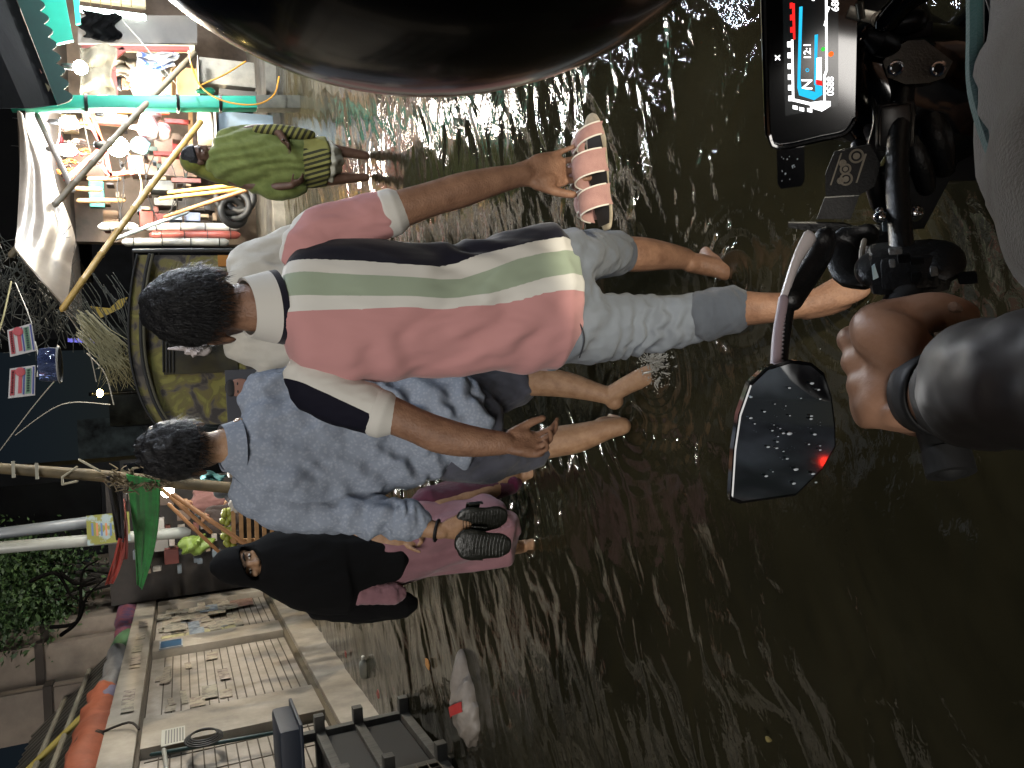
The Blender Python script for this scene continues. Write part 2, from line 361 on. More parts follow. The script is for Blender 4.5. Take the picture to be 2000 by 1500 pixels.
# legs
hipL = at(1080, 640, 1.81); hipR = at(1080, 520, 1.81)
kL = at(1270, 634, 1.82); cL = at(1437, 603, 1.652); aL = at(1560, 597, 1.52)
b.tube([hipL, at(1180, 640, 1.82), kL, at(1350, 620, 1.755), at(1400, 611, 1.70), cL, at(1490, 602, 1.585), aL], A(.06, .06, .05, .05, .05, .05, .042, .034), n=16, sub=3)
b.tube([aL, at(1600, 588, 1.485), at(1640, 570, 1.45), at(1672, 558, 1.42), at(1690, 553, 1.405)], A((.033, .033), (.036, .032), (.042, .026), (.042, .016), (.034, .012)), n=14, side=(.9, .3, 0), sub=3)
b.tube([at(1575, 606, 1.515), at(1620, 600, 1.475), at(1652, 592, 1.452)], A(.026, .022, .017), n=10, sub=3)
kR = at(1175, 502, 1.97); cR = at(1213, 497, 1.98); aR = at(1340, 506, 1.995)
b.tube([hipR, at(1120, 505, 1.88), kR, cR, at(1255, 497, 1.975), at(1300, 500, 1.98), aR], A(.06, .055, .05, .053, .053, .043, .034), n=16, sub=3)
foot(b, at(1365, 515, 1.985), at(1437, 540, 1.915)+A(0, 0, -.015), at(1356, 468, 2.13)+A(0, 0, -.012), 1.0)
b.blob('body', SK1, man, .0042, 5)
face_parts(man, hc, hf, hup, 1.03)
strands(man, hc, hf, hup, 1.03, 4200, seed=5); hair(man, hc, hf, hup, 1.03, thick=.017, back=-.55, front=.3, side=-.12, seed=3, tuft=.06)
# shirt: torso
T = [(552, 548, 668, 1.845, .075), (568, 502, 712, 1.845, .09), (590, 478, 738, 1.845, .10), (625, 466, 752, 1.845, .108), (690, 466, 752, 1.835, .115), (770, 470, 744, 1.83, .115), (855, 482, 736, 1.825, .11), (920, 470, 727, 1.82, .112), (985, 450, 724, 1.815, .118), (1040, 436, 728, 1.812, .124), (1072, 432, 731, 1.81, .128)]
rg = [ring(*t) for t in T]
sh = MB(); sh.tube([c for c, r in rg], A(*[r for c, r in rg]), n=40, side=(1, 0, 0), sub=4, cap=2, ex=2.35, flat=True)
zs = np.array([c[2]-.0 for c, r in rg])
# stripe borders as photo y at several photo x, turned into world X on the shirt's back
SB = [(545, (497, 523, 571, 601)), (600, (499, 524, 573, 602)), (700, (506, 535, 578, 603)), (780, (514, 540, 580, 601)), (860, (521, 546, 585, 603)), (900, (512, 545, 582, 600)), (950, (493, 530, 577, 597)), (1000, (485, 511, 563, 589)), (1050, (473, 499, 548, 575)), (1100, (466, 492, 541, 570))]
def stripe(co, nr):
    bz = []; bx = []
    for x, ys in SB:
        P = [at(x, y, 1.725) for y in ys]; bz.append(np.mean([p[2] for p in P])); bx.append([p[0] for p in P])
    bz = np.array(bz)[::-1]; bx = np.array(bx)[::-1]; out = np.zeros(len(co))
    Bx = [np.interp(co[:, 2], bz, bx[:, k]) for k in range(4)]
    X = co[:, 0]; knots = [Bx[0]+.2, Bx[0], Bx[1], Bx[2], Bx[3], Bx[3]-.3]; vals = [0, .2, .4, .6, .8, 1.]
    for k in range(5):
        t = (knots[k]-X)/(knots[k]-knots[k+1]); msk = (X <= knots[k]) & (X > knots[k+1]); out[msk] = (vals[k]+t*(vals[k+1]-vals[k]))[msk]
    out[X <= knots[5]] = 1.; return np.clip(out, .01, 1)
def shirt_post(co, nr):
    z = co[:, 2]; x = co[:, 0]-.27
    low = sstep(1.15, .85, z); w = fbm(np.stack([x*9+z*3, co[:, 1]*6, z*3.2-x*2], 1), 5, 3)
    dg = np.sin((z*1.0+x*1.15)*34+2.2*w)*np.exp(-((z-.93)/.16)**2)*sstep(.28, -.02, x)
    dg2 = np.sin((z*1.0-x*1.4)*40+2*w)*np.exp(-((z-.95)/.10)**2)*sstep(.0, .15, x)
    pull = np.sin((z-x*.75)*52+2.5*w)*np.exp(-((z-1.17)/.10)**2)*sstep(-.02, -.17, x)
    d = .0085*dg+.009*dg2+.007*pull+.008*w*(.5+low)+.0022*fbm(np.stack([x*30, co[:, 1]*20, z*12-x*10], 1), 15, 2)
    return co+nr*d[:, None]
sh.blob('shirt', STRIPE, man, .0055, 8, shirt_post, {'stripe': stripe})
# sleeves
def sleeve(path, rad, cutcol, name, mats, attr):
    m = MB(); m.tube(path, rad, n=26, sub=5, cap=1)
    def post(co, nr): return co+nr*(.0045*fbm(co*A(26, 16, 12), 8, 3))[:, None]
    return m.blob(name, mats, man, .005, 6, post, attr)
SLEEVE = bpy.data.materials.new('sleeve_jersey')
def two_tone(m, ca, cb, attrn):
    m.use_nodes = True; nt = m.node_tree; L = nt.links.new; b = nt.nodes['Principled BSDF']; b.inputs['Roughness'].default_value = .85; b.inputs['Specular IOR Level'].default_value = .2
    a = nd(nt, 'ShaderNodeAttribute'); a.attribute_name = attrn; r = nd(nt, 'ShaderNodeValToRGB'); r.color_ramp.interpolation = 'CONSTANT'
    r.color_ramp.elements[0].color = lin(ca); r.color_ramp.elements[1].position = .5; r.color_ramp.elements[1].color = lin(cb)
    n = nd(nt, 'ShaderNodeTexNoise'); n.inputs['Scale'].default_value = 700; tc = nd(nt, 'ShaderNodeTexCoord'); L(tc.outputs['Object'], n.inputs['Vector'])
    bp = nd(nt, 'ShaderNodeBump'); bp.inputs['Strength'].default_value = .25; bp.inputs['Distance'].default_value = .002; L(n.outputs['Fac'], bp.inputs['Height']); L(bp.outputs[0], b.inputs['Normal'])
    L(a.outputs['Fac'], r.inputs['Fac']); L(r.outputs['Color'], b.inputs['Base Color']); return m
SL_R = two_tone(bpy.data.materials.new('right_sleeve_jersey'), '#c08d8c', '#cfcdc6', 'tone'); SL_L = two_tone(bpy.data.materials.new('left_sleeve_jersey'), '#12121f', '#cfcdc6', 'tone')
def tone_plane(p, q, k):      # plane through two points of the sleeve
    n_ = N3(np.cross(q-p, A(0, 1, .2)))
    return lambda co, nr: .5+((co-p) @ n_)*k
sR = [at(592, 490, 1.845), at(625, 462, 1.84), at(680, 440, 1.83), at(730, 424, 1.815), at(757, 417, 1.805)]
o = sleeve(sR, A(.062, .066, .062, .0585, .056), None, 'sleeve', SL_R, {'tone': lambda co, nr: .5+((co-at(650, 425, 1.84)) @ N3(A(.45, .55, .7)))*12-.45})
m = MB(); m.tube([at(752, 419, 1.807), at(772, 413, 1.80)], A(.0585, .0575), n=28, cap=1); m.blob('sleeve_cuff', WHITEJ, man, .004, 3)
sL = [at(600, 740, 1.845), at(632, 762, 1.84), at(680, 785, 1.825), at(720, 800, 1.81), at(738, 806, 1.802)]
o = sleeve(sL, A(.06, .066, .062, .058, .056), None, 'sleeve', SL_L, {'tone': tone_plane(at(600, 752, 1.79), at(742, 822, 1.77), 8)})
m = MB(); m.tube([at(734, 805, 1.803), at(752, 811, 1.795)], A(.0585, .0575), n=28, cap=1); m.blob('sleeve_cuff', WHITEJ, man, .004, 3)
# collar: a folded band standing round the neck, with a navy line below it
def band(name, material, za, zb, cx, cy, ra, rb, ya, yb, th, dip, tilt):
    m = MB()
    def fn(u, v):
        a = u*2*math.pi; k = v; r = ra+(rb-ra)*k; ry = ya+(yb-ya)*k
        return A(cx+r*math.sin(a), cy+ry*math.cos(a), za+(zb-za)*k+dip*math.cos(a)+tilt*math.sin(a))
    m.sheet(fn, 48, 5, th); return m.build(name, material, man, angle=70)
cc_ = at(512, 600, 1.86)
band('collar_trim', NAVYJ, cc_[2]-.036, cc_[2]-.012, cc_[0]-.002, 1.85, .084, .078, .082, .074, .007, .014, .008)
band('collar', WHITEJ, cc_[2]-.020, cc_[2]+.036, cc_[0]-.002, 1.852, .081, .066, .08, .064, .007, .016, .008)
# trousers
t = MB()
PL = [(1060, 572, 724, 1.81, .10), (1110, 570, 716, 1.812, .10), (1170, 576, 708, 1.82, .092), (1240, 578, 694, 1.815, .085), (1300, 574, 682, 1.78, .08), (1360, 570, 664, 1.735, .066), (1400, 569, 650, 1.69, .056), (1416, 571, 642, 1.67, .05)]
rg = [ring(*q) for q in PL]; t.tube([c for c, r in rg], A(*[r for c, r in rg]), n=30, side=(1, 0, 0), sub=4)
PR = [(1060, 447, 600, 1.81, .10), (1100, 447, 578, 1.82, .10), (1135, 448, 556, 1.87, .088), (1170, 450, 544, 1.93, .08), (1195, 453, 538, 1.965, .07), (1207, 455, 536, 1.975, .064)]
rg = [ring(*q) for q in PR]; t.tube([c for c, r in rg], A(*[r for c, r in rg]), n=30, side=(1, 0, 0), sub=4)
t.tube([at(1030, 583, 1.81), at(1085, 583, 1.81), at(1120, 580, 1.81)], A((.165, .11), (.16, .108), (.1, .08)), n=30, side=(1, 0, 0), sub=2)
def tp(co, nr):
    z = co[:, 2]; w = fbm(co*A(12, 12, 9), 21, 3); lf = sstep(.32, .2, co[:, 0])
    k = np.exp(-((z-.42)/.10)**2)*lf
    return co+nr*(.008*np.sin(z*150+3.2*w+co[:, 0]*25)*k+.008*w+.003*fbm(co*A(30, 30, 22), 25, 2)+.005*np.sin((z+co[:, 0]*.8)*60+2*w)*sstep(.45, .6, z))[:, None]
t.blob('trousers', DENIM, man, .0055, 7, tp)
for P3 in ([at(1372, 617, 1.722), at(1402, 610, 1.686), at(1438, 604, 1.641)], ):
    m = MB(); m.tube(P3, A(.0715, .068, .0635), n=28, cap=1); m.blob('trouser_cuff', DENIM_D, man, .004, 4, folds(.003, (14, 14, 60), 0, 4))
m = MB(); m.tube([at(1176, 496, 1.945), at(1215, 497, 1.978)], A(.0615, .059), n=28, cap=1); m.blob('trouser_cuff', DENIM_D, man, .004, 4, folds(.002, (14, 14, 60), 0, 5))
# stitched pocket lines
m = MB(); m.tube([at(1103, 605, 1.705), at(1125, 622, 1.705), at(1138, 645, 1.708), at(1141, 668, 1.712), at(1132, 698, 1.73)], [.0018]*5, n=6, sub=4)
m.build('pocket_seam', mat('dark_thread', '#23262c', .9), man)

# ---- pink sandals in his right hand
SUEDE = cloth('pink_suede', '#9c7670', '#ab857d', ns=30, weave=500, bump=.3); SOLE = mat('worn_cream_sole', '#8a7f6a', .8, col2='#a89d88', ns=30, bump=.3, bs=90); PIPE = mat('white_piping', '#d9d2c6', .6); INS = mat('dark_insole', '#17120f', .9)
def sandal(label, grp, base, dvec, upv, s):
    """base heel-side sole point, dvec toe direction (metres long), upv from the sole to the strap"""
    r = empty('sandal', base, label, 'sandal', grp); d = N3(dvec); L = np.linalg.norm(dvec); u = N3(upv-d*(upv @ d)); w = np.cross(d, u)
    P = lambda a, b_, c: base+d*a*L+w*b_+u*c
    m = MB(); pts = [P(0, 0, 0), P(.12, 0, 0), P(.35, 0, .002), P(.6, 0, .003), P(.8, 0, .004), P(.96, 0, .010), P(1.0, 0, .012)]
    m.tube(pts, A((.018, .005), (.032, .0055), (.034, .0055), (.041, .0055), (.044, .005), (.03, .005), (.016, .004)), n=22, side=w, sub=4, ex=2.4); m.blob('sole', SOLE, r, .0028, 2)
    m = MB(); m.sheet(lambda a, v: P(.03+.92*a, (v-.5)*.074*math.sin(math.pi*min(max(.12+a*.8, 0), 1))**.5, .0085), 16, 6, .002); m.build('insole', INS, r)
    for (a0, a1, h) in ((.13, .31, .060), (.42, .62, .066), (.74, .85, .044)):
        m = MB(); m.sheet(lambda a, v: P(a0+(a1-a0)*a+.09*(v-.5), -.044*math.cos(math.pi*v), h*math.sin(math.pi*v)**.8+.006+.006*math.sin(a*3)), 8, 22, .0035); m.build('strap', SUEDE, r)
        for aa in (a0, a1):
            m = MB(); m.tube([P(aa+.09*(v-.5), -.045*math.cos(math.pi*v), (h+.001)*math.sin(math.pi*v)**.8+.008+.006*math.sin((aa-a0)/(a1-a0)*3)) for v in np.linspace(.04, .96, 14)], [.0022]*14, n=6, sub=2); m.build('piping', PIPE, r)
    return r
g1 = 'pair of pink sandals in the walking man\'s hand'
h1 = at(1186, 446, 1.69); t1 = at(1160, 226, 1.69); sandal('pink suede sandal with cream sole, the nearer of the pair, across the fingers', g1, h1, t1-h1, A(0, -.06, 1), 1)
h2 = at(1180, 436, 1.79); t2 = at(1150, 246, 1.80); sandal('pink suede sandal with cream sole, half hidden behind the nearer one', g1, h2, t2-h2, A(.1, .35, 1), 1)

# ================================================================== man in the white shirt, mostly hidden
WSH = cloth('off_white_cotton', '#b9b6ac', '#c6c3ba', ns=9)
wm = empty('person', gz(1180, 600), 'man in loose off-white shirt, almost hidden behind the man in the striped polo', 'person')
c = at(405, 598, 2.86); f = N3(A(.05, 1, -.05))
b = MB(); head(b, c, f)
b.tube([c+A(0, -.01, -.05), at(450, 598, 2.86), at(490, 598, 2.85)], A((.05, .05), (.055, .052), (.09, .06)), n=16, side=(1, 0, 0), sub=2)
b.tube([at(490, 598, 2.85), at(650, 598, 2.85), at(850, 598, 2.85)], A((.11, .06), (.12, .07), (.12, .07)), n=18, side=(1, 0, 0), sub=2)
for y0, y1, y2 in ((505, 482, 500), (690, 712, 690)):
    b.tube([at(520, y0, 2.85), at(640, y1, 2.84), at(760, y2, 2.75)], A(.034, .034, .026), n=14, sub=3); hand(b, at(760, y2, 2.75), A(0, .1, -1), A(.2 if y0 < 600 else -.2, 1, 0), A(0, 1, .2), .95)
for y in (560, 640):
    b.tube([at(840, y, 2.85), at(1000, y, 2.86), at(1150, y, 2.85)], A(.075, .055, .035), n=14, sub=3); g = gz(1165, y, -.1); foot(b, g+A(0, 0, .09), g+A(0, -.05, 0), g+A(0, .19, 0))
b.blob('body', SK1, wm, .007, 5); face_parts(wm, c, f); hair(wm, c, f, thick=.02, back=-.5, seed=9)
t = MB(); rg = [ring(*q) for q in ((436, 545, 650, 2.87, .06), (455, 520, 676, 2.87, .09), (490, 492, 702, 2.86, .115), (560, 482, 708, 2.86, .125), (700, 485, 705, 2.85, .13), (850, 490, 700, 2.85, .13))]
t.tube([c_ for c_, r in rg], A(*[r for c_, r in rg]), n=30, side=(1, 0, 0), sub=4, ex=2.3)
for y0, y1, y2 in ((520, 478, 492), (675, 710, 700)): t.tube([at(480, y0, 2.86), at(580, y1, 2.85), at(690, y2, 2.8)], A(.072, .07, .06), n=18, sub=3)
t.blob('shirt', WSH, wm, .008, 6, folds(.012, (14, 9, 6), 0, 31))
t = MB()
for y in (560, 640): t.tube([at(830, y, 2.85), at(980, y, 2.86), at(1090, y, 2.85)], A(.1, .08, .065), n=18, sub=2)
t.tube([at(790, 598, 2.85), at(850, 598, 2.85)], A((.15, .1), (.15, .1)), n=20, side=(1, 0, 0)); t.blob('trousers', cloth('dark_cotton', '#17181c'), wm, .008, 6, folds(.008, (12, 12, 8), 0, 33))

# ================================================================== man in the pale blue shirt
BLUE = bpy.data.materials.new('blue_print_cotton')
def print_cloth(m):
    m.use_nodes = True; nt = m.node_tree; L = nt.links.new; b = nt.nodes['Principled BSDF']; b.inputs['Roughness'].default_value = .85; b.inputs['Specular IOR Level'].default_value = .2
    tc = nd(nt, 'ShaderNodeTexCoord'); n = nd(nt, 'ShaderNodeTexNoise'); n.inputs['Scale'].default_value = 130; n.inputs['Detail'].default_value = 2.5; L(tc.outputs['Object'], n.inputs['Vector'])
    v = nd(nt, 'ShaderNodeTexVoronoi'); v.inputs['Scale'].default_value = 85; L(tc.outputs['Object'], v.inputs['Vector'])
    ad = nd(nt, 'ShaderNodeMath', operation='ADD'); L(n.outputs['Fac'], ad.inputs[0]); L(v.outputs['Distance'], ad.inputs[1])
    r = nd(nt, 'ShaderNodeValToRGB'); r.color_ramp.elements[0].position = .72; r.color_ramp.elements[1].position = 1.06; r.color_ramp.elements[0].color = lin('#959daa'); r.color_ramp.elements[1].color = lin('#868f9d')
    L(ad.outputs[0], r.inputs['Fac']); L(r.outputs['Color'], b.inputs['Base Color'])
    n2 = nd(nt, 'ShaderNodeTexNoise'); n2.inputs['Scale'].default_value = 500; L(tc.outputs['Object'], n2.inputs['Vector']); bp = nd(nt, 'ShaderNodeBump'); bp.inputs['Strength'].default_value = .25; bp.inputs['Distance'].default_value = .003
    L(n2.outputs['Fac'], bp.inputs['Height']); L(bp.outputs[0], b.inputs['Normal']); return m
print_cloth(BLUE)
bm_ = empty('person', gz(1230, 800), 'man from behind in pale blue patterned shirt and shorts wearing a black bracelet', 'person')
D = 2.68
c = at(370, 878, D); f = N3(A(-.18, 1, -.02))
b = MB(); head(b, c, f, s=1.02)
b.tube([c+A(0, -.015, -.05), at(430, 872, D-.02), at(470, 868, D-.03)], A((.05, .05), (.054, .052), (.09, .06)), n=16, side=(1, 0, 0), sub=2)
b.tube([at(480, 870, D), at(600, 860, D), at(760, 840, D), at(900, 820, D)], A((.10, .055), (.12, .07), (.10, .06), (.10, .06)), n=18, side=(1, 0, 0), sub=2)
la = [at(510, 985, D), at(600, 1003, D-.01), at(680, 1005, D-.05), at(760, 1015, D-.13), at(800, 1025, D-.17), at(862, 1037, D-.22)]
b.tube(la, A(.036, .042, .042, .04, .036, .028), n=16, sub=4)
hand(b, la[-1], at(935, 1035, D-.25)-la[-1], A(.5, .8, 0), A(.55, -.75, 0), .98, curls=[(.9, .9, .5), (1., .9, .5), (1.05, .9, .5), (1.1, .9, .5)], thumb=(.5, .3), tc=.6)
ra = [at(505, 765, D), at(600, 735, D+.02), at(690, 705, D+.04), at(770, 695, D-.0), at(840, 690, D-.05)]
b.tube(ra, A(.036, .042, .042, .036, .028), n=16, sub=3); hand(b, ra[-1], A(0, .15, -1), A(-.2, 1, 0), A(0, 1, .2), .95)
b.tube([at(900, 870, D), at(980, 880, D+.04), at(1050, 872, D+.06), at(1090, 862, D+.02), at(1130, 855, D-.02), at(1185, 838, D-.08), at(1215, 832, D-.11)], A(.08, .07, .056, .06, .057, .042, .036), n=16, sub=3)
g = gz(1235, 826, -.03); foot(b, g+A(.0, .05, .085), g+A(-.01, -.01, 0), g+A(.03, .22, -.03))
b.tube([at(895, 775, D), at(960, 765, D+.06), at(1015, 748, D+.06), at(1060, 746, D), at(1110, 752, D-.06), at(1160, 765, D-.12), at(1185, 772, D-.15)], A(.08, .07, .056, .056, .05, .038, .034), n=16, sub=3)
b.ell(at(1200, 784, D-.15), A(.032, .036, .034))
b.tube([at(1188, 774, D-.15), at(1225, 752, D-.2), at(1262, 735, D-.26), at(1290, 726, D-.3)], A((.034, .034), (.036, .03), (.042, .022), (.038, .012)), n=14, side=(.85, -.2, .5), sub=3)
b.blob('body', SK2, bm_, .005, 5); face_parts(bm_, c, f, s=1.02)
strands(bm_, c, f, s=1.02, n=3600, thick=.027, back=-.62, front=.25, side=-.2, seed=6); hair(bm_, c, f, s=1.02, thick=.026, back=-.62, front=.25, side=-.2, seed=14, rough=.05, tuft=.05)
t = MB(); rg = [ring(*q) for q in ((462, 826, 924, D-.02, .07), (478, 800, 950, D-.01, .09), (505, 762, 985, D, .11), (560, 745, 1000, D, .125), (640, 742, 985, D, .13), (740, 738, 965, D-.005, .13), (830, 735, 942, D-.01, .135), (885, 732, 928, D-.02, .14), (905, 732, 918, D-.025, .142))]
t.tube([c_ for c_, r in rg], A(*[r for c_, r in rg]), n=36, side=(1, 0, 0), sub=4, ex=2.3, flat=True)
t.tube([at(505, 965, D), at(600, 1000, D-.01), at(680, 1004, D-.05), at(745, 1008, D-.11), at(792, 1013, D-.16)], A(.085, .08, .074, .068, .062), n=22, sub=4, cap=1)
t.tube([at(505, 775, D), at(600, 738, D+.02), at(690, 706, D+.04), at(760, 697, D+.01)], A(.08, .072, .062, .056), n=20, sub=4, cap=1)
def bp_(co, nr):
    w = fbm(co*A(9, 9, 7), 41, 3); z = co[:, 2]; x = co[:, 0]
    arm = sstep(-.26, -.31, x)
    return co+nr*(.018*w+.004*fbm(co*A(26, 22, 20), 47, 2)+.011*np.sin((z*1.2-x*.8)*42+3*w)*sstep(1.2, .85, z)*(1-arm)+.014*np.sin(z*75+3*w+x*20)*arm*sstep(1.2, 1.0, z))[:, None]
t.blob('shirt', BLUE, bm_, .007, 6, bp_)
m = MB(); m.tube([at(782, 1012, D-.15), at(806, 1018, D-.175)], A(.069, .067), n=24, cap=1); m.blob('rolled_cuff', BLUE, bm_, .005, 3, folds(.006, (20, 20, 30), 0, 43))
cc_ = at(452, 872, D)
def fn(u, v):
    a = u*2*math.pi; r = .088-.016*v; return A(cc_[0]-.003+r*math.sin(a), D-.03+r*.95*math.cos(a), cc_[2]-.028+.058*v+.014*math.cos(a))
m = MB(); m.sheet(fn, 40, 5, .007); m.build('collar', BLUE, bm_, angle=70)
SHORT = cloth('slate_cotton', '#43454f', '#4e505b', ns=12)
t = MB(); rg = [ring(*q) for q in ((880, 815, 935, D, .12), (940, 835, 940, D+.02, .11), (1000, 842, 930, D+.05, .1), (1045, 842, 912, D+.06, .085))]
t.tube([c_ for c_, r in rg], A(*[r for c_, r in rg]), n=26, side=(1, 0, 0), sub=4)
t.tube([at(880, 780, D), at(950, 768, D+.05), at(1012, 750, D+.06)], A(.11, .095, .078), n=26, sub=4)
t.tube([at(860, 825, D), at(920, 825, D)], A((.16, .125), (.15, .12)), n=26, side=(1, 0, 0)); t.blob('shorts', SHORT, bm_, .007, 6, folds(.012, (12, 12, 9), 0, 45))
m = MB(); w0 = at(853, 1036, D-.215); ax = N3(la[-1]-la[-2]); R_, F_, U_ = frame(ax)
m.tube([w0+(R_*math.cos(a)+U_*math.sin(a))*.034 for a in np.linspace(0, 2*math.pi, 25)], [(.0055)]*25, n=8, cap=0); m.build('bracelet', mat('black_rubber', '#0a0a0b', .55), bm_)
# ---- black sandals in his hand
BL = mat('wet_black_rubber', '#14150f', .35, col2='#1d1e1a', ns=20, bump=.3, bs=70); g2 = 'pair of black sandals held by the man in the blue shirt'
def slide(label, base, dvec, upv):
    r = empty('sandal', base, label, 'sandal', g2); d = N3(dvec); L = np.linalg.norm(dvec); u = N3(upv-d*(upv @ d)); w = np.cross(d, u); P = lambda a, b_, c_: base+d*a*L+w*b_+u*c_
    m = MB(); m.tube([P(0, 0, 0), P(.15, 0, 0), P(.4, .003, .0), P(.7, .004, .001), P(.9, 0, .004), P(1, 0, .006)], A((.028, .012), (.041, .013), (.044, .013), (.053, .013), (.046, .011), (.026, .009)), n=24, side=w, sub=4, ex=2.6); m.blob('sole', BL, r, .004, 3)
    for k in np.linspace(.1, .9, 13):
        m = MB(); m.tube([P(k, -.034, -.0135), P(k+.02, 0, -.0145), P(k, .034, -.0135)], [.0010]*3, n=6, sub=3); m.build('tread', BL, r)
    m = MB(); m.sheet(lambda a, v: P(.45+.3*a, -.054*math.cos(math.pi*v), .055*math.sin(math.pi*v)**.8+.006), 8, 18, .004); m.build('strap', BL, r); return r
def slide_px(label, a, b_, d, n): slide(label, at(a[0], a[1], d), at(b_[0], b_[1], d+.02)-at(a[0], a[1], d), n)
slide_px('wet black rubber sandal, the outer of the pair, hanging over the pink dress', (992, 1066), (893, 1060), D-.30, A(.1, 1, -.2))
slide_px('wet black rubber sandal, the inner of the pair, next to the maroon trousers', (985, 1008), (895, 1020), D-.27, A(.35, 1, -.2))
# ================================================================== woman in the black veil
BLK = cloth('black_crepe', '#020203', '#040405', ns=12, rough=.95, sheen=0., bump=.1); ROSE = cloth('rose_cotton', '#7d5a60', '#926c72', ns=5); MAR = cloth('maroon_cotton', '#45202e', '#54283a', ns=8)
D = 3.45; bw = empty('person', gz(1030, 1010), 'woman in long black face veil over a pink dress, walking towards the camera', 'person')
c = at(478, 1104, D); f = N3(A(.22, -1, -.10))
b = MB(); Rh = head(b, c, f, s=.98)
b.tube([c+A(0, 0, -.06), at(560, 1110, D), at(720, 1090, D), at(880, 1045, D)], A((.05, .05), (.11, .07), (.12, .08), (.12, .08)), n=16, side=(1, 0, 0), sub=3)
for s_, pts in ((1, [at(560, 1160, D), at(670, 1176, D-.02), at(655, 1176, D-.01), at(668, 1176, D-.01)]), (-1, [at(560, 1060, D), at(680, 1050, D-.05), at(770, 1058, D-.12), at(785, 1058, D-.13)])):
    b.tube(pts, A(.045, .04, .032, .026), n=14, sub=3); hand(b, pts[-1], A(.05*s_, -.1, -1), A(-.6*s_, -.7, 0), A(.2, -1, 0), .85, curls=[(.9, 1., .7)]*4)
b.tube([at(850, 1000, D), at(940, 968, D+.06), at(1000, 935, D+.14)], A(.07, .05, .036), n=14, sub=2); b.tube([at(850, 1085, D), at(940, 1075, D-.0), at(1000, 1066, D+.04)], A(.07, .05, .037), n=14, sub=2)
for x, y, d_ in ((1045, 930, .14), (1048, 1066, .05)):
    g = gz(x, y, -.05); foot(b, g+A(0, .03, .085), g+A(0, .06, 0), g+A(.04, -.15, -.02)); b.tube([at(1000, y, D+d_), g+A(0, .03, .085)], A(.036, .033), n=12)
b.blob('body', SK2, bw, .006, 5); face_parts(bw, c, f, s=.98, lip=False)
v = MB(); rg = [ring(*q) for q in ((421, 1086, 1128, D, .06), (432, 1076, 1136, D, .095), (452, 1069, 1143, D, .115), (480, 1063, 1147, D, .118), (503, 1056, 1151, D, .115), (530, 1041, 1166, D, .13), (562, 1034, 1184, D, .15), (600, 1030, 1197, D, .17), (640, 1028, 1206, D, .18), (668, 1028, 1208, D, .18))]
v.tube([p for p, r in rg], A(*[r for p, r in rg]), n=36, side=(1, 0, 0), sub=4, flat=True, cap=1)
rg = [ring(*q) for q in ((640, 1030, 1180, D, .165), (720, 1028, 1162, D, .16), (772, 1030, 1140, D-.02, .15))]; v.tube([p for p, r in rg], A(*[r for p, r in rg]), n=30, side=(1, 0, 0), sub=3, flat=True, cap=1)
Rw = np.array(frame(f)).T
def veil_post(co, nr):
    lp = (co-c) @ Rw; e = (lp[:, 0]/.066)**2+((lp[:, 2]+.012+lp[:, 0]*.25)/.034)**2; msk = (lp[:, 1] > 0)
    k = np.where(msk, sstep(1.35, .75, e), 0); out = co+nr*(.014*fbm(co*A(8, 8, 3), 61, 3)*sstep(.02, -.2, co[:, 2]-c[2]))[:, None]
    return out-Rw[:, 1]*(k*.06)[:, None]
v.blob('veil', BLK, bw, .008, 7, veil_post)
m = MB(); m.tube([at(620, 1172, D), at(700, 1184, D-.02), at(793, 1180, D-.05)], A(.085, .075, .055), n=20, sub=3, cap=1); m.blob('sleeve', BLK, bw, .007, 4, folds(.008, (14, 14, 8), 0, 63))
m = MB(); m.tube([at(700, 1160, D-.09), at(772, 1158, D-.10)], A(.05, .05), n=18, cap=1); m.blob('sleeve_cuff', ROSE, bw, .006, 3, folds(.006, (20, 20, 20), 0, 64))
m = MB(); rg = [ring(*q) for q in ((690, 1030, 1170, D, .13), (760, 1002, 1150, D, .14), (830, 980, 1126, D, .14), (900, 968, 1112, D, .145), (950, 968, 1106, D, .15), (978, 972, 1102, D, .15))]
m.tube([p for p, r in rg], A(*[r for p, r in rg]), n=36, side=(1, 0, 0), sub=4, flat=True, cap=1)
def dress_post(co, nr):
    w = fbm(co*A(6, 6, 2), 65, 3); return co+nr*(.016*np.sin(co[:, 0]*46+co[:, 2]*9+2.5*w)*sstep(1.0, .5, co[:, 2])+.01*w)[:, None]
m.blob('dress', ROSE, bw, .008, 5, dress_post)
m = MB(); m.tube([at(830, 985, D+.04), at(920, 962, D+.1), at(996, 946, D+.13)], A(.085, .075, .052), n=18, sub=3, cap=1); m.tube([at(880, 1080, D), at(985, 1068, D+.03)], A(.07, .05), n=18, cap=1); m.blob('trousers', MAR, bw, .007, 5, folds(.008, (12, 12, 9), 0, 66))
m = MB(); m.tube([at(978, 950, D+.125), at(1002, 945, D+.135)], A(.056, .05), n=18, cap=1); m.blob('trouser_cuff', cloth('magenta_cotton', '#5a1838'), bw, .006, 3)

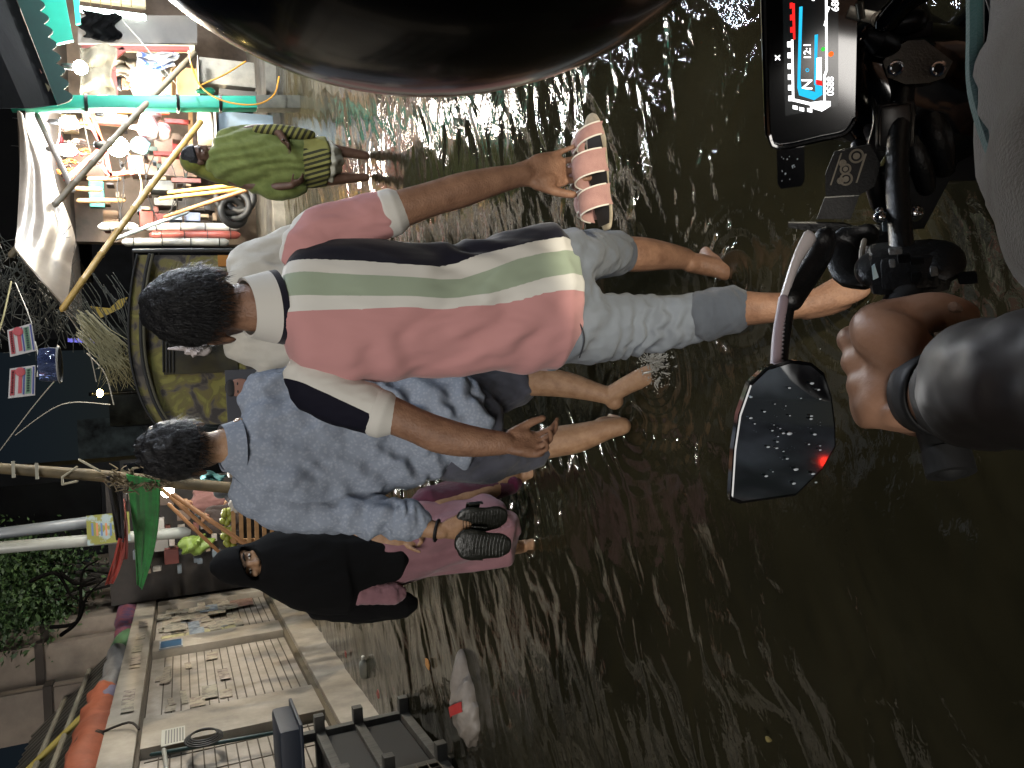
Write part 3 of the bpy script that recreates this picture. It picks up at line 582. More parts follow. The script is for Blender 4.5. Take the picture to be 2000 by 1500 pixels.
# ================================================================== woman in the green sari
OLV = cloth('olive_sari', '#535c2c', '#6c7540', ns=10, weave=300); YEL = cloth('yellow_sari', '#7d7a38', '#8d8842', ns=6, weave=300); PET = cloth('white_petticoat', '#b5b3a2', weave=300)
D = 6.35; sw = empty('person', gz(720, 322), 'woman in olive green sari with black striped hem, wading barefoot near the green post', 'person')
c = at(387, 307, D); f = N3(A(.75, -.75, -.25)); up = N3(A(.15, -.2, 1))
b = MB(); head(b, c, f, up, .98)
b.tube([c+A(-.01, .02, -.05), at(425, 312, D), at(470, 312, D), at(560, 315, D), at(600, 315, D)], A((.045, .045), (.055, .05), (.13, .08), (.13, .1), (.14, .1)), n=16, side=(.7, .7, 0), sub=3)
b.tube([at(450, 268, D), at(500, 252, D-.05), at(540, 256, D-.15), at(556, 276, D-.25)], A(.045, .04, .034, .026), n=12, sub=3); hand(b, at(556, 276, D-.25), A(-.6, -.5, -.3), A(0, .5, 1), A(0, -1, .2), .9)
b.tube([at(450, 350, D), at(510, 366, D-.03), at(570, 362, D-.12)], A(.045, .04, .028), n=12, sub=3); hand(b, at(570, 362, D-.12), A(.3, -.5, -.8), A(1, .3, 0), A(0, -1, .3), .9)
for y0, y1 in ((292, 304), (350, 346)):
    b.tube([at(590, y0, D), at(640, y0, D), at(715, y1, D)], A(.07, .055, .036), n=12, sub=2); g = gz(724, y1, -.1); foot(b, g+A(0, 0, .09), g+A(0, .04, 0), g+A(.08, -.16, 0))
b.blob('body', SK3, sw, .008, 4); face_parts(sw, c, f, up, .98)
hair(sw, c, f, up, .98, thick=.012, back=-.7, front=.3, side=-.3, seed=23, rough=.02)
t = MB(); rg = [ring(*q) for q in ((412, 286, 344, D, .09), (430, 262, 356, D, .12), (470, 250, 366, D, .15), (520, 248, 372, D, .17), (560, 254, 376, D, .175), (588, 262, 372, D, .175))]
t.tube([p for p, r in rg], A(*[r for p, r in rg]), n=30, side=(1, 0, 0), sub=4, flat=True)
t.tube([at(500, 362, D-.02), at(550, 374, D-.03), at(590, 366, D-.02)], A(.06, .07, .05), n=16, sub=3)
def sari_post(co, nr):
    w = fbm(co*A(5, 5, 2), 71, 3); x = co[:, 0]-2.1; return co+nr*(.007*np.sin(x*62+(co[:, 2]-1)*20+4*w)+.001*np.sin(x*110-(co[:, 2]-1)*45+5*w)+.016*w)[:, None]
t.blob('drape', OLV, sw, .011, 3, sari_post)
m = MB(); m.ell(c+A(-.02, .03, .035), A(.10, .10, .10), None, 20, 14, lambda d: 1. if (d @ f) < .35 else .8); m.tube([c+A(-.06, .06, .0), at(415, 340, D+.03), at(450, 352, D+.02)], A(.07, .06, .05), n=14, sub=2); m.blob('head_scarf', cloth('olive_scarf', '#4c5220', '#6b6c2c', ns=12), sw, .01, 3)
STR = bpy.data.materials.new('striped_sari_hem'); STR.use_nodes = True; nt = STR.node_tree; bb = nt.nodes['Principled BSDF']; bb.inputs['Roughness'].default_value = .9
a_ = nd(nt, 'ShaderNodeAttribute'); a_.attribute_name = 'stripe'; r_ = nd(nt, 'ShaderNodeValToRGB'); r_.color_ramp.elements[0].position = .47; r_.color_ramp.elements[1].position = .53; r_.color_ramp.elements[0].color = lin('#2c2c18'); r_.color_ramp.elements[1].color = lin('#7a7840')
nt.links.new(a_.outputs['Fac'], r_.inputs['Fac']); nt.links.new(r_.outputs['Color'], bb.inputs['Base Color'])
t = MB(); rg = [ring(*q) for q in ((572, 264, 370, D, .17), (605, 268, 368, D, .18), (634, 270, 364, D, .185))]; t.tube([p for p, r in rg], A(*[r for p, r in rg]), n=30, side=(1, 0, 0), sub=4, flat=True, cap=1)
def hem(co, nr):
    v = .5+.5*np.sin((co[:, 0]*.85-co[:, 1]*.3+co[:, 2]*.30)*170); return np.where(sstep(2.22, 2.16, co[:, 0]) > .5, v, 1.)
t.blob('sari_skirt', STR, sw, .01, 3, sari_post, {'stripe': hem})
t = MB(); rg = [ring(*q) for q in ((620, 276, 362, D, .16), (646, 276, 360, D, .165))]; t.tube([p for p, r in rg], A(*[r for p, r in rg]), n=30, side=(1, 0, 0), sub=3, flat=True, cap=1); t.blob('petticoat', PET, sw, .01, 3, sari_post)
t = MB(); rg = [ring(*q) for q in ((500, 246, 262, D-.1, .06), (540, 244, 268, D-.12, .08), (580, 250, 276, D-.12, .09), (606, 256, 274, D-.1, .07))]; t.tube([p for p, r in rg], A(*[r for p, r in rg]), n=20, side=(1, 0, 0), sub=3)
t.blob('sari_end', STR, sw, .01, 3, None, {'stripe': lambda co, nr: .5+.5*np.sin((co[:, 2]*.9+co[:, 0]*.5)*150)})

# ================================================================== simple bystanders farther off
def bystander(label, base, h, face, cloth_m, skin_m, hair_m=None, lower=None, bend=0., cap=None, arms=True, beard=None, scarf=None):
    r = empty('person', base, label, 'person'); s = h/1.7; f = N3(A(face[0], face[1], 0)); rt = N3(np.cross(f, (0, 0, 1)))
    P = lambda x, y, z: base+(rt*x+f*(y+bend*max(z-.9, 0)**1.3)+A(0, 0, z))*s
    hc_ = P(0, .03, 1.57-.12*bend); hf_ = N3(f+A(0, 0, -.25-.4*bend)); b = MB(); head(b, hc_, hf_, s=s)
    b.tube([P(0, .0, 1.5), P(0, 0, 1.42), P(0, 0, 1.2), P(0, 0, .95)], A((.05, .05), (.07, .06), (.12, .08), (.12, .08))*s, n=14, side=rt, sub=2)
    for q in (-1, 1):
        pts = [P(.17*q, 0, 1.38), P(.22*q, .02, 1.12), P(.18*q, .22, 1.0), P(.10*q, .30, 1.02)]; b.tube(pts, A(.042, .04, .034, .026)*s, n=10, sub=2); hand(b, pts[-1], f-rt*q*.3, A(0, 0, -1), -rt*q, .9*s)
        b.tube([P(.09*q, 0, .9), P(.1*q, .02, .48), P(.1*q, 0, .05)], A(.07, .05, .035)*s, n=10, sub=2); foot(b, P(.1*q, 0, .08), P(.1*q, -.04, 0), P(.12*q, .2, 0), s)
    b.blob('body', skin_m, r, .011, 4); face_parts(r, hc_, hf_, s=s)
    if hair_m: hair(r, hc_, hf_, s=s, thick=.02, back=-.55, seed=int(h*100), material=hair_m)
    if cap:
        m = MB(); m.ell(hc_+A(0, 0, .055*s), A(.08, .098, .07)*s, np.array(frame(hf_)).T, 20, 10); m.build('cap', cap, r)
    if beard:
        m = MB(); Rb = np.array(frame(hf_)).T; m.ell(hc_+Rb @ A(0, .055, -.1)*s, A(.05, .045, .06)*s, Rb, 14, 10); m.blob('beard', beard, r, .01, 2, folds(.008, (40, 40, 40), 0, 3))
    if scarf:
        m = MB(); Rb = np.array(frame(hf_)).T; m.ell(hc_+Rb @ A(0, -.03, .015)*s, A(.095, .1, .115)*s, Rb); m.tube([hc_+A(0, 0, -.08), P(0, -.02, 1.36)], A((.09, .09), (.17, .11))*s, n=16, side=rt); m.blob('head_scarf', scarf, r, .014, 3)
    t = MB(); t.tube([P(0, 0, 1.47), P(0, 0, 1.41), P(0, 0, 1.28), P(0, 0, 1.05), P(0, 0, .8)], A((.08, .07), (.17, .1), (.19, .13), (.18, .14), (.2, .15))*s, n=20, side=rt, sub=3)
    for q in (-1, 1): t.tube([P(.16*q, 0, 1.38), P(.22*q, .02, 1.12), P(.19*q, .18, 1.02)], A(.065, .06, .052)*s, n=12, sub=2)
    t.blob('shirt', cloth_m, r, .014, 4, folds(.015, (10, 10, 6), 0, int(h*77)))
    t = MB(); t.tube([P(0, 0, .9), P(0, 0, .5), P(0, 0, .14)], A((.19, .14), (.18, .13), (.17, .12))*s, n=18, side=rt, sub=2); t.blob('wrap_skirt' , lower or cloth_m, r, .016, 4, folds(.015, (10, 10, 3), 0, 5))
    return r
# ================================================================== motorcycle (handlebar end), its rider's arm and helmet
BK = mat('black_plastic', '#060607', .42, bump=.15, bs=300); BKG = mat('glossy_black', '#020203', .08, coat=.6); GREYM = mat('grey_metal', '#6d6c69', .5, .6, bump=.3, bs=260); CHR = mat('chrome', '#c4c8cc', .12, 1.); RUB = mat('ribbed_rubber', '#0a0a0a', .75); DKM = mat('dark_metal', '#1d1e20', .4, .8)
bike = empty('motorcycle', (.36, .55, 0), 'black motorcycle with lit instrument display, left mirror and grip, ridden into the flood', 'motorcycle')
O = at(1570, 100, .62); nD = N3(CAM-O+A(.02, 0, .05)); e1 = N3(CM[:, 0]-nD*(CM[:, 0] @ nD)); e2 = N3(np.cross(e1, nD)); e2 = e2 if e2 @ -CM[:, 1] > 0 else -e2
sD = mpp(O)
def DP(x, y, h=0.): return O+(e1*(100-y)+e2*(x-1570))*sD+nD*h
def CP(x, y, h=0.):               # the display plane lowered by h, met where photo pixel (x, y) looks
    r = ray(x, y); return CAM+r*(((O+nD*h-CAM) @ nD)/(r @ nD))
def dpoly(m, pts, h, th): m.prism([DP(x, y, h) for x, y in pts], nD*th)
m = MB(); dpoly(m, [(1499, -190), (1498, 205), (1503, 250), (1520, 275), (1600, 268), (1645, 262), (1662, 240), (1668, -190)], -.028, .028); m.build('display_housing', BKG, bike, angle=25)
m = MB(); m.tube([DP(x, y, .0) for x, y in ((1499, -190), (1498, 205), (1503, 250), (1520, 275), (1600, 268), (1645, 262), (1662, 240))], [.0035]*7, n=8, sub=3); m.build('bezel', BKG, bike)
def em(name, c, s): return mat(name, c, .5, emit=c, es=s)
E_W = em('lit_white', '#ffffff', 2.6); E_C = em('lit_cyan', '#18b4e0', 1.3); E_R = em('lit_red', '#e81414', 1.3); E_G = em('lit_green', '#35d040', 1.2); E_O = em('lit_orange', '#ff6a1c', 1.3)
scr = MB(); dpoly(scr, [(1533, -180), (1533, 216), (1632, 210), (1632, -180)], .0004, .0006); screen = scr.build('screen', mat('screen_glass', '#0a0c0e', .12, emit='#1a2022', es=.25), bike, smooth=False)
def strip(name, mm, pts, h=.0012):
    m = MB(); dpoly(m, pts, h, .0006); return m.build(name, mm, screen, smooth=False)
def text(name, s, mm, x, y, hpx, parent=None, dp=DP, E1=None, E2=None, N=None, sc=None, shear=.15):
    cu = bpy.data.curves.new('t', 'FONT'); cu.body = s; cu.size = 1.; cu.extrude = .02; cu.align_x = 'CENTER'; cu.align_y = 'CENTER'; cu.shear = shear; cu.offset = .012
    t = bpy.data.objects.new('t', cu); COL.objects.link(t); dg = bpy.context.evaluated_depsgraph_get(); me = bpy.data.meshes.new_from_object(t.evaluated_get(dg)); bpy.data.objects.remove(t)
    k = hpx/.72*(sc or sD); E1 = e1 if E1 is None else E1; E2 = e2 if E2 is None else E2; N = nD if N is None else N; o3 = dp(x, y, .0016)-off(parent or screen)
    for v in me.vertices: v.co = Vector(o3+E1*v.co.x*k-E2*v.co.y*k+N*v.co.z*k*.3)
    me.materials.clear(); me.materials.append(mm); me.update(); o = bpy.data.objects.new(name, me); COL.objects.link(o); o.parent = parent or screen; return o
strip('scale_line', E_W, [(1547, 76), (1547, 189), (1589, 205), (1592, 200), (1551, 185), (1551, 76)])
strip('red_scale', E_R, [(1550, 12), (1551, 76), (1555, 76), (1555, 12)])
for k in range(6): strip('scale_mark', E_W, [(1540, 78+20*k), (1540, 88+20*k), (1547, 89+20*k), (1547, 79+20*k)])
for k, (x, y) in enumerate(((1548, 200), (1560, 205), (1575, 209))): strip('scale_mark', E_W, [(x, y-3), (x, y+4), (x+9, y+7), (x+9, y)])
for y in (15, 36, 58): strip('red_mark', E_R, [(1546, y-5), (1546, y+5), (1551, y+5), (1551, y-5)])
strip('level_bar', E_C, [(1563, 20), (1557, 165), (1560, 180), (1588, 193), (1603, 185), (1603, 168), (1590, 165), (1590, 178), (1565, 167), (1563, 150), (1569, 20)])
strip('level_bar', E_C, [(1590, 74), (1588, 165), (1592, 166), (1596, 74)])
strip('fuel_bar', E_W, [(1593, 116), (1592, 155), (1602, 158), (1602, 116)]); strip('fuel_low', E_R, [(1591, 155), (1591, 163), (1603, 169), (1603, 160)])
strip('lower_line', E_W, [(1609, -170), (1609, 50), (1606, 60), (1609, 62), (1609, 140), (1605, 150), (1605, 205), (1609, 205), (1609, 152), (1613, 142), (1613, 40), (1618, 30), (1613, 28), (1614, -170)])
strip('lower_block', E_W, [(1582, 196), (1580, 206), (1602, 216), (1618, 208), (1618, 199), (1600, 196)])
text('gear_letter', 'N', E_W, 1576, 163, 20); text('clock', '12:1', E_W, 1577, 102, 13); text('speed', '40', E_W, 1586, -8, 34); text('odometer', '0S88', E_W, 1618, 172, 13); text('odometer', '6880', E_W, 1627, 22, 13); text('ring_mark', 'o', E_C, 1575, 136, 10)
for q, (x, y, r, mm) in enumerate(((1605, 102, 4, E_G), (1619, 113, 5, E_O))): strip('warning_light', mm, [(x+r*math.cos(a), y+r*math.sin(a)) for a in np.linspace(0, 6.28, 9)[:-1]])
text('warning_symbol', 'x', E_W, 1520, 105, 14)
# black wing below the display (turn signal), placard, brackets
m = MB(); dpoly(m, [(1515, 282), (1515, 350), (1522, 360), (1562, 358), (1568, 345), (1568, 280)], -.02, .018); m.build('indicator', BKG, bike, angle=25)
m = MB()
for k in range(14):
    x, y = random.uniform(1522, 1562), random.uniform(292, 352); m.ell(DP(x, y, -.002), A(.0012, .0012, .0008)*random.uniform(.5, 1.2), None, 8, 5)
m.build('water_drops', mat('water_drop', '#c8d2da', .05, spec=1.), bike)
m = MB(); dpoly(m, [(1607, 340), (1625, 296), (1690, 290), (1709, 330), (1698, 372), (1672, 386), (1608, 382)], -.012, .012); pl = m.build('clamp_plate', mat('matt_black_plate', '#0d0c0b', .6, bump=.3, bs=400), bike, smooth=False)
IV = mat('worn_ivory_print', '#8d8576', .7)
def pstrip(pts): mm = MB(); dpoly(mm, pts, .0004, .0004); mm.build('printed_mark', IV, pl, smooth=False)
pstrip([(1616, 361), (1636, 300), (1639, 300), (1619, 361)]); pstrip([(1664, 361), (1680, 306), (1684, 307), (1667, 361)])
for (x, y, r) in ((1665, 309, 12), (1646, 352, 11), (1645, 332, 9), (1640, 320, 5), (1636, 354, 5)):
    mm = MB(); mm.tube([DP(x+r*math.cos(a), y+r*math.sin(a), .0006) for a in np.linspace(0, 2*math.pi, 21)], [.0012]*21, n=6, cap=0); mm.ell(DP(x, y, .0004), A(r*.55*sD, r*.55*sD, .0006), np.array([e1, e2, nD]).T, 12, 6); mm.build('printed_gear', IV, pl)
m = MB(); dpoly(m, [(1606, 388), (1671, 390), (1655, 436), (1590, 430)], -.02, .012); m.build('bracket', mat('grey_plastic', '#2f2e2c', .6, bump=.2, bs=300), bike, smooth=False)
m = MB(); dpoly(m, [(1535, 430), (1640, 440), (1700, 462), (1690, 476), (1640, 466), (1536, 440)], -.006, .010); m.build('bracket_arm', BK, bike, smooth=False)
# handlebar, switch box, grip, lever
hb = [at(1850, 900, .452), at(1800, 730, .49), at(1768, 590, .52), at(1760, 470, .545), at(1752, 330, .57), at(1762, 200, .575), at(1775, 60, .575), at(1785, -120, .58)]
m = MB(); m.tube(hb, [.0115]*8, n=14, sub=4); m.build('handlebar', BK, bike)
m = MB(); m.tube([hb[0], hb[1], at(1772, 610, .515)], [.0175, .0175, .0175], n=20, sub=6); m.cyl(at(1858, 926, .448), at(1846, 880, .455), .0195); m.tube([at(1774, 612, .513), at(1768, 585, .52)], [.021, .021], n=20, cap=1); m.build('grip', RUB, bike)
c_ = at(1772, 520, .53); Rs = np.array([N3(hb[2]-hb[3]), N3(np.cross(hb[2]-hb[3], nD)), nD]).T
m = MB(); m.box(c_, (.058, .070, .054), Rs, .012); m.box(c_+Rs @ A(0, .0, .022), (.04, .05, .018), Rs, .006); m.ell(c_+Rs @ A(-.006, -.028, .008), A(.026, .022, .026), Rs); m.ell(c_+Rs @ A(.0, .03, .004), A(.022, .018, .022), Rs); sw_ = m.build('switch_box', BK, bike)
for (x, y, sz, mm) in ((1745, 478, (.006, .009), GREYM), (1760, 490, (.008, .008), DKM), (1783, 490, (.007, .009), DKM), (1783, 522, (.009, .007), DKM), (1812, 505, (.008, .005), GREYM), (1740, 505, (.007, .004), GREYM), (1866, 505, (.010, .012), DKM)):
    mm_ = MB(); p_ = at(x, y, .53); p_ = p_+Rs[:, 2]*(.0335-((p_-c_) @ Rs[:, 2])); mm_.box(p_, (sz[0]*1.3, sz[1]*1.3, .010), Rs, .002); mm_.build('switch_button', mm, sw_)
m = MB(); m.tube([at(1688, 470, .585), at(1683, 500, .583), at(1690, 535, .57), at(1702, 547, .56)], [.0028]*4, n=8, sub=4); m.build('choke_cable', mat('grey_sleeve', '#7d776c', .6), bike)
m = MB(); m.prism([at(1702, 520, .515), at(1705, 545, .515), at(1716, 540, .512), at(1708, 515, .512)], nD*.004); m.build('switch_label', mat('pale_blue_print', '#8fa3a8', .6), bike, smooth=False)
m = MB(); m.tube([at(1700, 455, .6), at(1650, 480, .62), at(1655, 540, .60), at(1690, 555, .58)], [(.016, .008), (.02, .008), (.016, .008), (.01, .006)], n=14, side=CM[:, 1], sub=4); m.build('clutch_lever', BK, bike)
# metal clamp with two screws, bolts, lock, keys
m = MB(); dpoly(m, [(1711, 140), (1724, 122), (1752, 110), (1780, 113), (1828, 158), (1815, 185), (1790, 190), (1750, 187), (1720, 170)], -.02, .014); cl = m.build('fork_clamp', mat('cast_grey_metal', '#8d8b84', .5, .2, bump=.4, bs=420), bike, angle=20)
for x, y in ((1733, 155), (1804, 167)):
    mm = MB(); mm.tube([DP(x+11*math.cos(a), y+11*math.sin(a), -.006) for a in np.linspace(0, 2*math.pi, 21)], [.0022]*21, n=8, cap=0); mm.m(1); mm.cyl(DP(x, y, -.0065), DP(x, y, -.0052), .0042); mm.build('socket_screw', [CHR, BK], cl)
m = MB(); m.tube([DP(1730, 80, -.01), DP(1765, 78, -.01)], [.012, .012], n=16); m.box(DP(1768, 95, -.02), (.03, .016, .012), np.array([e2, e1, nD]).T, .003); m.build('top_yoke', DKM, bike)
for x, y, r in ((1718, 424, .0065), (1786, 416, .009), (1840, 152, .004), (1718, 412, .004)):
    mm = MB(); mm.ell(at(x, y, .555), (r, r, r), None, 14, 8); mm.cyl(at(x, y, .557), at(x, y, .58), r*.8); mm.build('bolt', CHR, bike)
m = MB(); m.box(at(1741, 432, .57), (.026, .018, .008), Rs, .002); m.build('clamp_block', mat('blue_grey_metal', '#5e6a72', .4, .7), bike)
m = MB(); m.tube([DP(1745+14*math.cos(a), 348+9*math.sin(a), -.02) for a in np.linspace(0, 2*math.pi, 25)], [.003]*25, n=8, cap=0); m.build('cable_ring', mat('steel_cable', '#7b868c', .35, .8), bike)
m = MB(); m.tube([DP(1737, 295, -.02), DP(1725, 312, -.018), DP(1712, 333, -.016)], [.0022]*3, n=8, sub=4); m.build('cable', mat('yellowed_sleeve', '#8f8c5c', .6), bike)
for k in range(4):
    m = MB(); y0 = random.uniform(190, 260); m.tube([DP(1690+14*k, y0-60, -.03), DP(1700+16*k, y0, -.018), DP(1690+20*k, y0+70, -.03), DP(1720+10*k, y0+150, -.04)], [.0028]*4, n=8, sub=5); m.build('cable', BK, bike)
m = MB(); m.cyl(DP(1668, 32, .012), DP(1672, 58, .006), .004); m.box(DP(1690, 60, .004), (.05, .012, .003), np.array([N3(e2+e1*-.4), N3(e1+e2*.4), nD]).T, .001); m.tube([DP(1705+16*math.cos(a), 66+13*math.sin(a), .006) for a in np.linspace(0, 2*math.pi, 25)], [.0012]*25, n=6, cap=0); m.build('key', mat('key_steel', '#77736a', .3, .9), bike)
m = MB(); m.tube([DP(1700, 100, -.004), DP(1722, 112, -.01)], [.016, .014], n=20, cap=1); m.build('ignition_barrel', DKM, bike)
m = MB(); m.tube([DP(1712, 74, -.0), DP(1745, 42, .005), DP(1785, 24, .01)], [.0125]*3, n=16, sub=4); lk = m.build('lock_cable', BKG, bike)
for k in range(4):
    m = MB(); p = DP(1800+20*k, 14-4*k, .012); m.tube([p-e2*.0036, p+e2*.0036], [.0145, .0145], n=22, cap=1); wh = m.build('number_wheel', BK, lk)
    for j, ch in enumerate(('17', '67', '78', '89')[k]): text('numeral', ch, mat('ivory_numeral', '#a8a59a', .6), 1800+20*k, 20-4*k-j*18+3, 10, wh, lambda x, y, h: DP(x, y, .0255))
m = MB(); m.tube([DP(1690, 120, -.06), DP(1760, 200, -.07), DP(1850, 250, -.09), DP(1960, 200, -.12)], [(.05, .035), (.08, .05), (.085, .06), (.1, .07)], n=24, side=e1, sub=4); m.build('fuel_tank', BKG, bike)
m = MB(); m.tube([DP(1840, 345, -.07), DP(1990, 350, -.09)], [.012, .012], n=10); m.build('frame_tube', BK, bike)
m = MB(); m.prism([CP(x, y, -.075) for x, y in ((1640, 262), (1696, 292), (1704, 400), (1716, 446), (1800, 438), (1848, 347), (1940, 347), (1945, 200), (1680, 150))], nD*.03); m.build('cowl', mat('dull_black_cowl', '#030303', .6, spec=.2), bike, angle=25)
for (x, y, r_) in ((1720, 300, .012), (1795, 320, .013), (1830, 280, .016), (1700, 355, .010), (1745, 385, .010)):
    m = MB(); m.tube([CP(x-25, y-70, -.04), CP(x, y-15, -.030), CP(x+14, y+45, -.04)], [r_*.8, r_, r_*.8], n=14, sub=5); m.build('hose', BK, bike)
m = MB(); m.box(CP(1748, 245, -.012), (.05, .038, .03), np.array([e1, e2, nD]).T, .006); m.box(CP(1748, 245, .006), (.042, .03, .012), np.array([e1, e2, nD]).T, .004); m.build('bar_clamp', mat('satin_dark_metal', '#3a3938', .3, .7), bike)
m = MB(); m.box(CP(1735, 470, -.02), (.05, .05, .04), Rs, .01); m.box(CP(1690, 500, -.03), (.03, .05, .03), Rs, .008); m.build('lever_bracket', BK, bike)
# front end, under the display
m = MB(); m.ell(A(.45, .72, .74), (.07, .08, .07)); m.build('headlamp', BK, bike); m = MB(); m.ell(A(.447, .785, .735), (.055, .02, .055)); m.build('headlamp_lens', em('lit_lens', '#fff4dc', 20.), bike)
for q in (-.07, .07): m = MB(); m.tube([A(.43+q, .66, .95), A(.49+q, .88, .3)], [.022, .026], n=14); m.build('fork', DKM, bike)
m = MB(); m.tube([A(.50, .88, .28)+A(.18, .98, 0)*.27*math.cos(a)+A(0, 0, .27)*math.sin(a) for a in np.linspace(0, 2*math.pi, 41)], [.045]*41, n=12, cap=0); m.build('wheel', RUB, bike)
# mirror
m = MB(); m.tube([at(1582, 462, .585), at(1555, 510, .59), at(1528, 590, .59)], A((.009, .005), (.0065, .004), (.005, .004)), n=10, side=e1, sub=4); m.build('mirror_arm', mat('pale_grey_arm', '#b9b2b0', .4), bike)
m = MB(); m.tube([at(1612, 462, .59), at(1600, 500, .595), at(1560, 565, .595), at(1545, 585, .593)], A((.012, .01), (.016, .01), (.014, .01), (.013, .012)), n=14, side=e1, sub=4); m.build('mirror_joint', BK, bike)
m = MB(); m.tube([at(1530, 585, .588), at(1518, 660, .58), at(1514, 730, .565)], [.0052]*3, n=10, sub=4); st_ = m.build('mirror_stalk', mat('mauve_grey_stalk', '#8f7f84', .5), bike)
m = MB(); m.tube([at(1543, 585, .596), at(1531, 660, .588), at(1524, 730, .572)], [.0062]*3, n=10, sub=4); m.build('mirror_stalk', BK, bike)
for k in range(16):
    m = MB(); p = at(1527-k*.6, 600+k*8, .586-.0011*k); m.tube([p-e2*.003, p+e2*.003], [.0016, .0016], n=6); m.build('stalk_rib', mat('grey_rib', '#5b565a', .5), st_)
Mc = at(1540, 850, .555); nM = N3(A(-.26, -1.75, .85)); m1 = N3(CM[:, 0]-nM*(CM[:, 0] @ nM)); m2 = N3(np.cross(m1, nM)); m2 = m2 if m2 @ -CM[:, 1] > 0 else -m2
def MP(x, y, h=0.):                # point of the mirror plane seen at a photo pixel, then its own height
    r = ray(x, y); t = ((Mc-CAM) @ nM)/(r @ nM); return CAM+r*t+nM*h
mo = [(1431, 974), (1437, 880), (1447, 812), (1468, 752), (1500, 722), (1545, 708), (1585, 713), (1610, 733), (1624, 775), (1631, 830), (1632, 872), (1608, 915), (1556, 966), (1500, 974), (1450, 981)]
m = MB(); q = [MP(x, y, -.004) for x, y in mo]; ce = np.mean(q, 0); big = [ce+(p-ce)*1.035 for p in q]; m.prism(big, -nM*.012); small = [ce+(p-ce)*.75-nM*.03 for p in q]; n_ = len(q); m.add([p-nM*.012 for p in big]+small, [(i, (i+1) % n_, n_+(i+1) % n_, n_+i) for i in range(n_)]+[tuple(range(2*n_-1, n_-1, -1))]); m.build('mirror_shell', BKG, bike, angle=35)
m = MB(); m.prism([ce+(p-ce)*.985 for p in q], nM*.003); mg = m.build('mirror_glass', mat('mirror_silver', '#d6dade', .04, 1.), bike, smooth=False)
m = MB()
for k in range(60):
    x, y = random.gauss(1535, 45), random.gauss(835, 60); x = min(max(x, 1465), 1600); s_ = random.uniform(.15, .9)**2; m.ell(MP(x, y, .0028), A(.0011, .0011, .0024)*s_*(1.2 if k % 7 else 1.8), None, 8, 6)
m.build('water_drops', MATS['water_drop'], mg)

# ---- rider
rider = empty('person', (.1, .05, .5), 'motorcycle rider in glossy black helmet and grey shirt, bare left forearm reaching to the grip', 'person')
hcn = CAM+CM[:, 0]*.2545+CM[:, 1]*.030+CM[:, 2]*.31
b = MB()
b.tube([A(.02, .02, 1.22), A(-.03, .07, 1.10), A(-.035, .17, 1.07), at(2010, 752, .335), at(1900, 764, .405), at(1845, 770, .442), at(1815, 768, .462)], A(.05, .046, .044, .04, .036, .032, .030), n=18, sub=5)
wv = at(1815, 768, .462); kn = at(1704, 738, .522)
# fist closed round the grip: back of the hand, four fingers over the front, thumb along the inner side
gx = N3(hb[0]-hb[2]); fw = N3(kn-wv); up_ = N3(np.cross(gx, fw)); up_ = up_ if up_[2] > 0 else -up_
b.tube([wv, at(1785, 762, .483), at(1742, 748, .506)+up_*.005, at(1708, 738, .522)], A((.033, .025), (.041, .026), (.049, .026), (.048, .019)), n=18, side=gx, sub=4)
for k, o_ in enumerate((-.039, -.013, .013, .037)):
    p0 = kn+gx*o_-fw*.02+up_*.004; r_ = (.0132, .0135, .0128, .0112)[k]
    b.tube([p0, p0+fw*.028+up_*.004, p0+fw*.042-up_*.016, p0+fw*.032-up_*.044, p0+fw*.008-up_*.050], A(r_, r_*1.08, r_*.98, r_*.92, r_*.8), n=12, sub=4)
    b.ell(p0+fw*.022+up_*.008, A(.012, .012, .010)); b.tube([wv+gx*o_*.35+up_*.022, p0+up_*.0125], [.0035, .004], n=6)
b.tube([at(1800, 730, .47), at(1765, 680, .488)+up_*.010, at(1722, 648, .508)+up_*.008, at(1765, 622, .497)+up_*.002, at(1825, 608, .474)-up_*.002, at(1872, 612, .457)-up_*.006], A(.024, .027, .024, .0195, .0185, .0145), n=14, sub=5)
# neck and trunk below the frame
b.tube([hcn+A(0, -.02, -.06), hcn+A(-.02, -.1, -.18), A(.19, .06, 1.15), A(.17, .0, .95), A(.2, -.05, .82)], A((.06, .06), (.07, .065), (.15, .1), (.15, .11), (.16, .12)), n=18, side=(1, 0, 0), sub=3)
b.ell(hcn, (.075, .09, .1)); b.ell(hcn+A(.0, .07, -.05), (.055, .05, .07))
b.tube([A(.36, .02, 1.22), A(.47, .1, 1.08), A(.52, .3, 1.02), A(.62, .5, 1.0)], A(.05, .046, .036, .03), n=14, sub=3); hand(b, A(.62, .5, 1.0), A(.1, 1, -.1), A(0, .1, -1), A(-1, 0, 0), 1., curls=[(.9, 1., .7)]*4)
for q in (-1, 1):
    b.tube([A(.2+.1*q, -.03, .82), A(.3+.14*q, .38, .78), A(.3+.16*q, .30, .35)], A(.085, .065, .045), n=14, sub=3); foot(b, A(.3+.16*q, .3, .33), A(.3+.16*q, .26, .25), A(.3+.17*q, .5, .24))
b.blob('body', skin('skin_rider', '#8a6650', '#9c7760', .6, .07), rider, .0036, 5)
m = MB(); m.ell(at(1868, 604, .457)+up_*.007, A(.009, .007, .004), np.array([N3(at(1872, 612, .457)-at(1825, 608, .474)), gx, up_]).T, 14, 8); m.build('thumbnail', skin('nail', '#9a7c6a', '#a58a78', .35), rider)
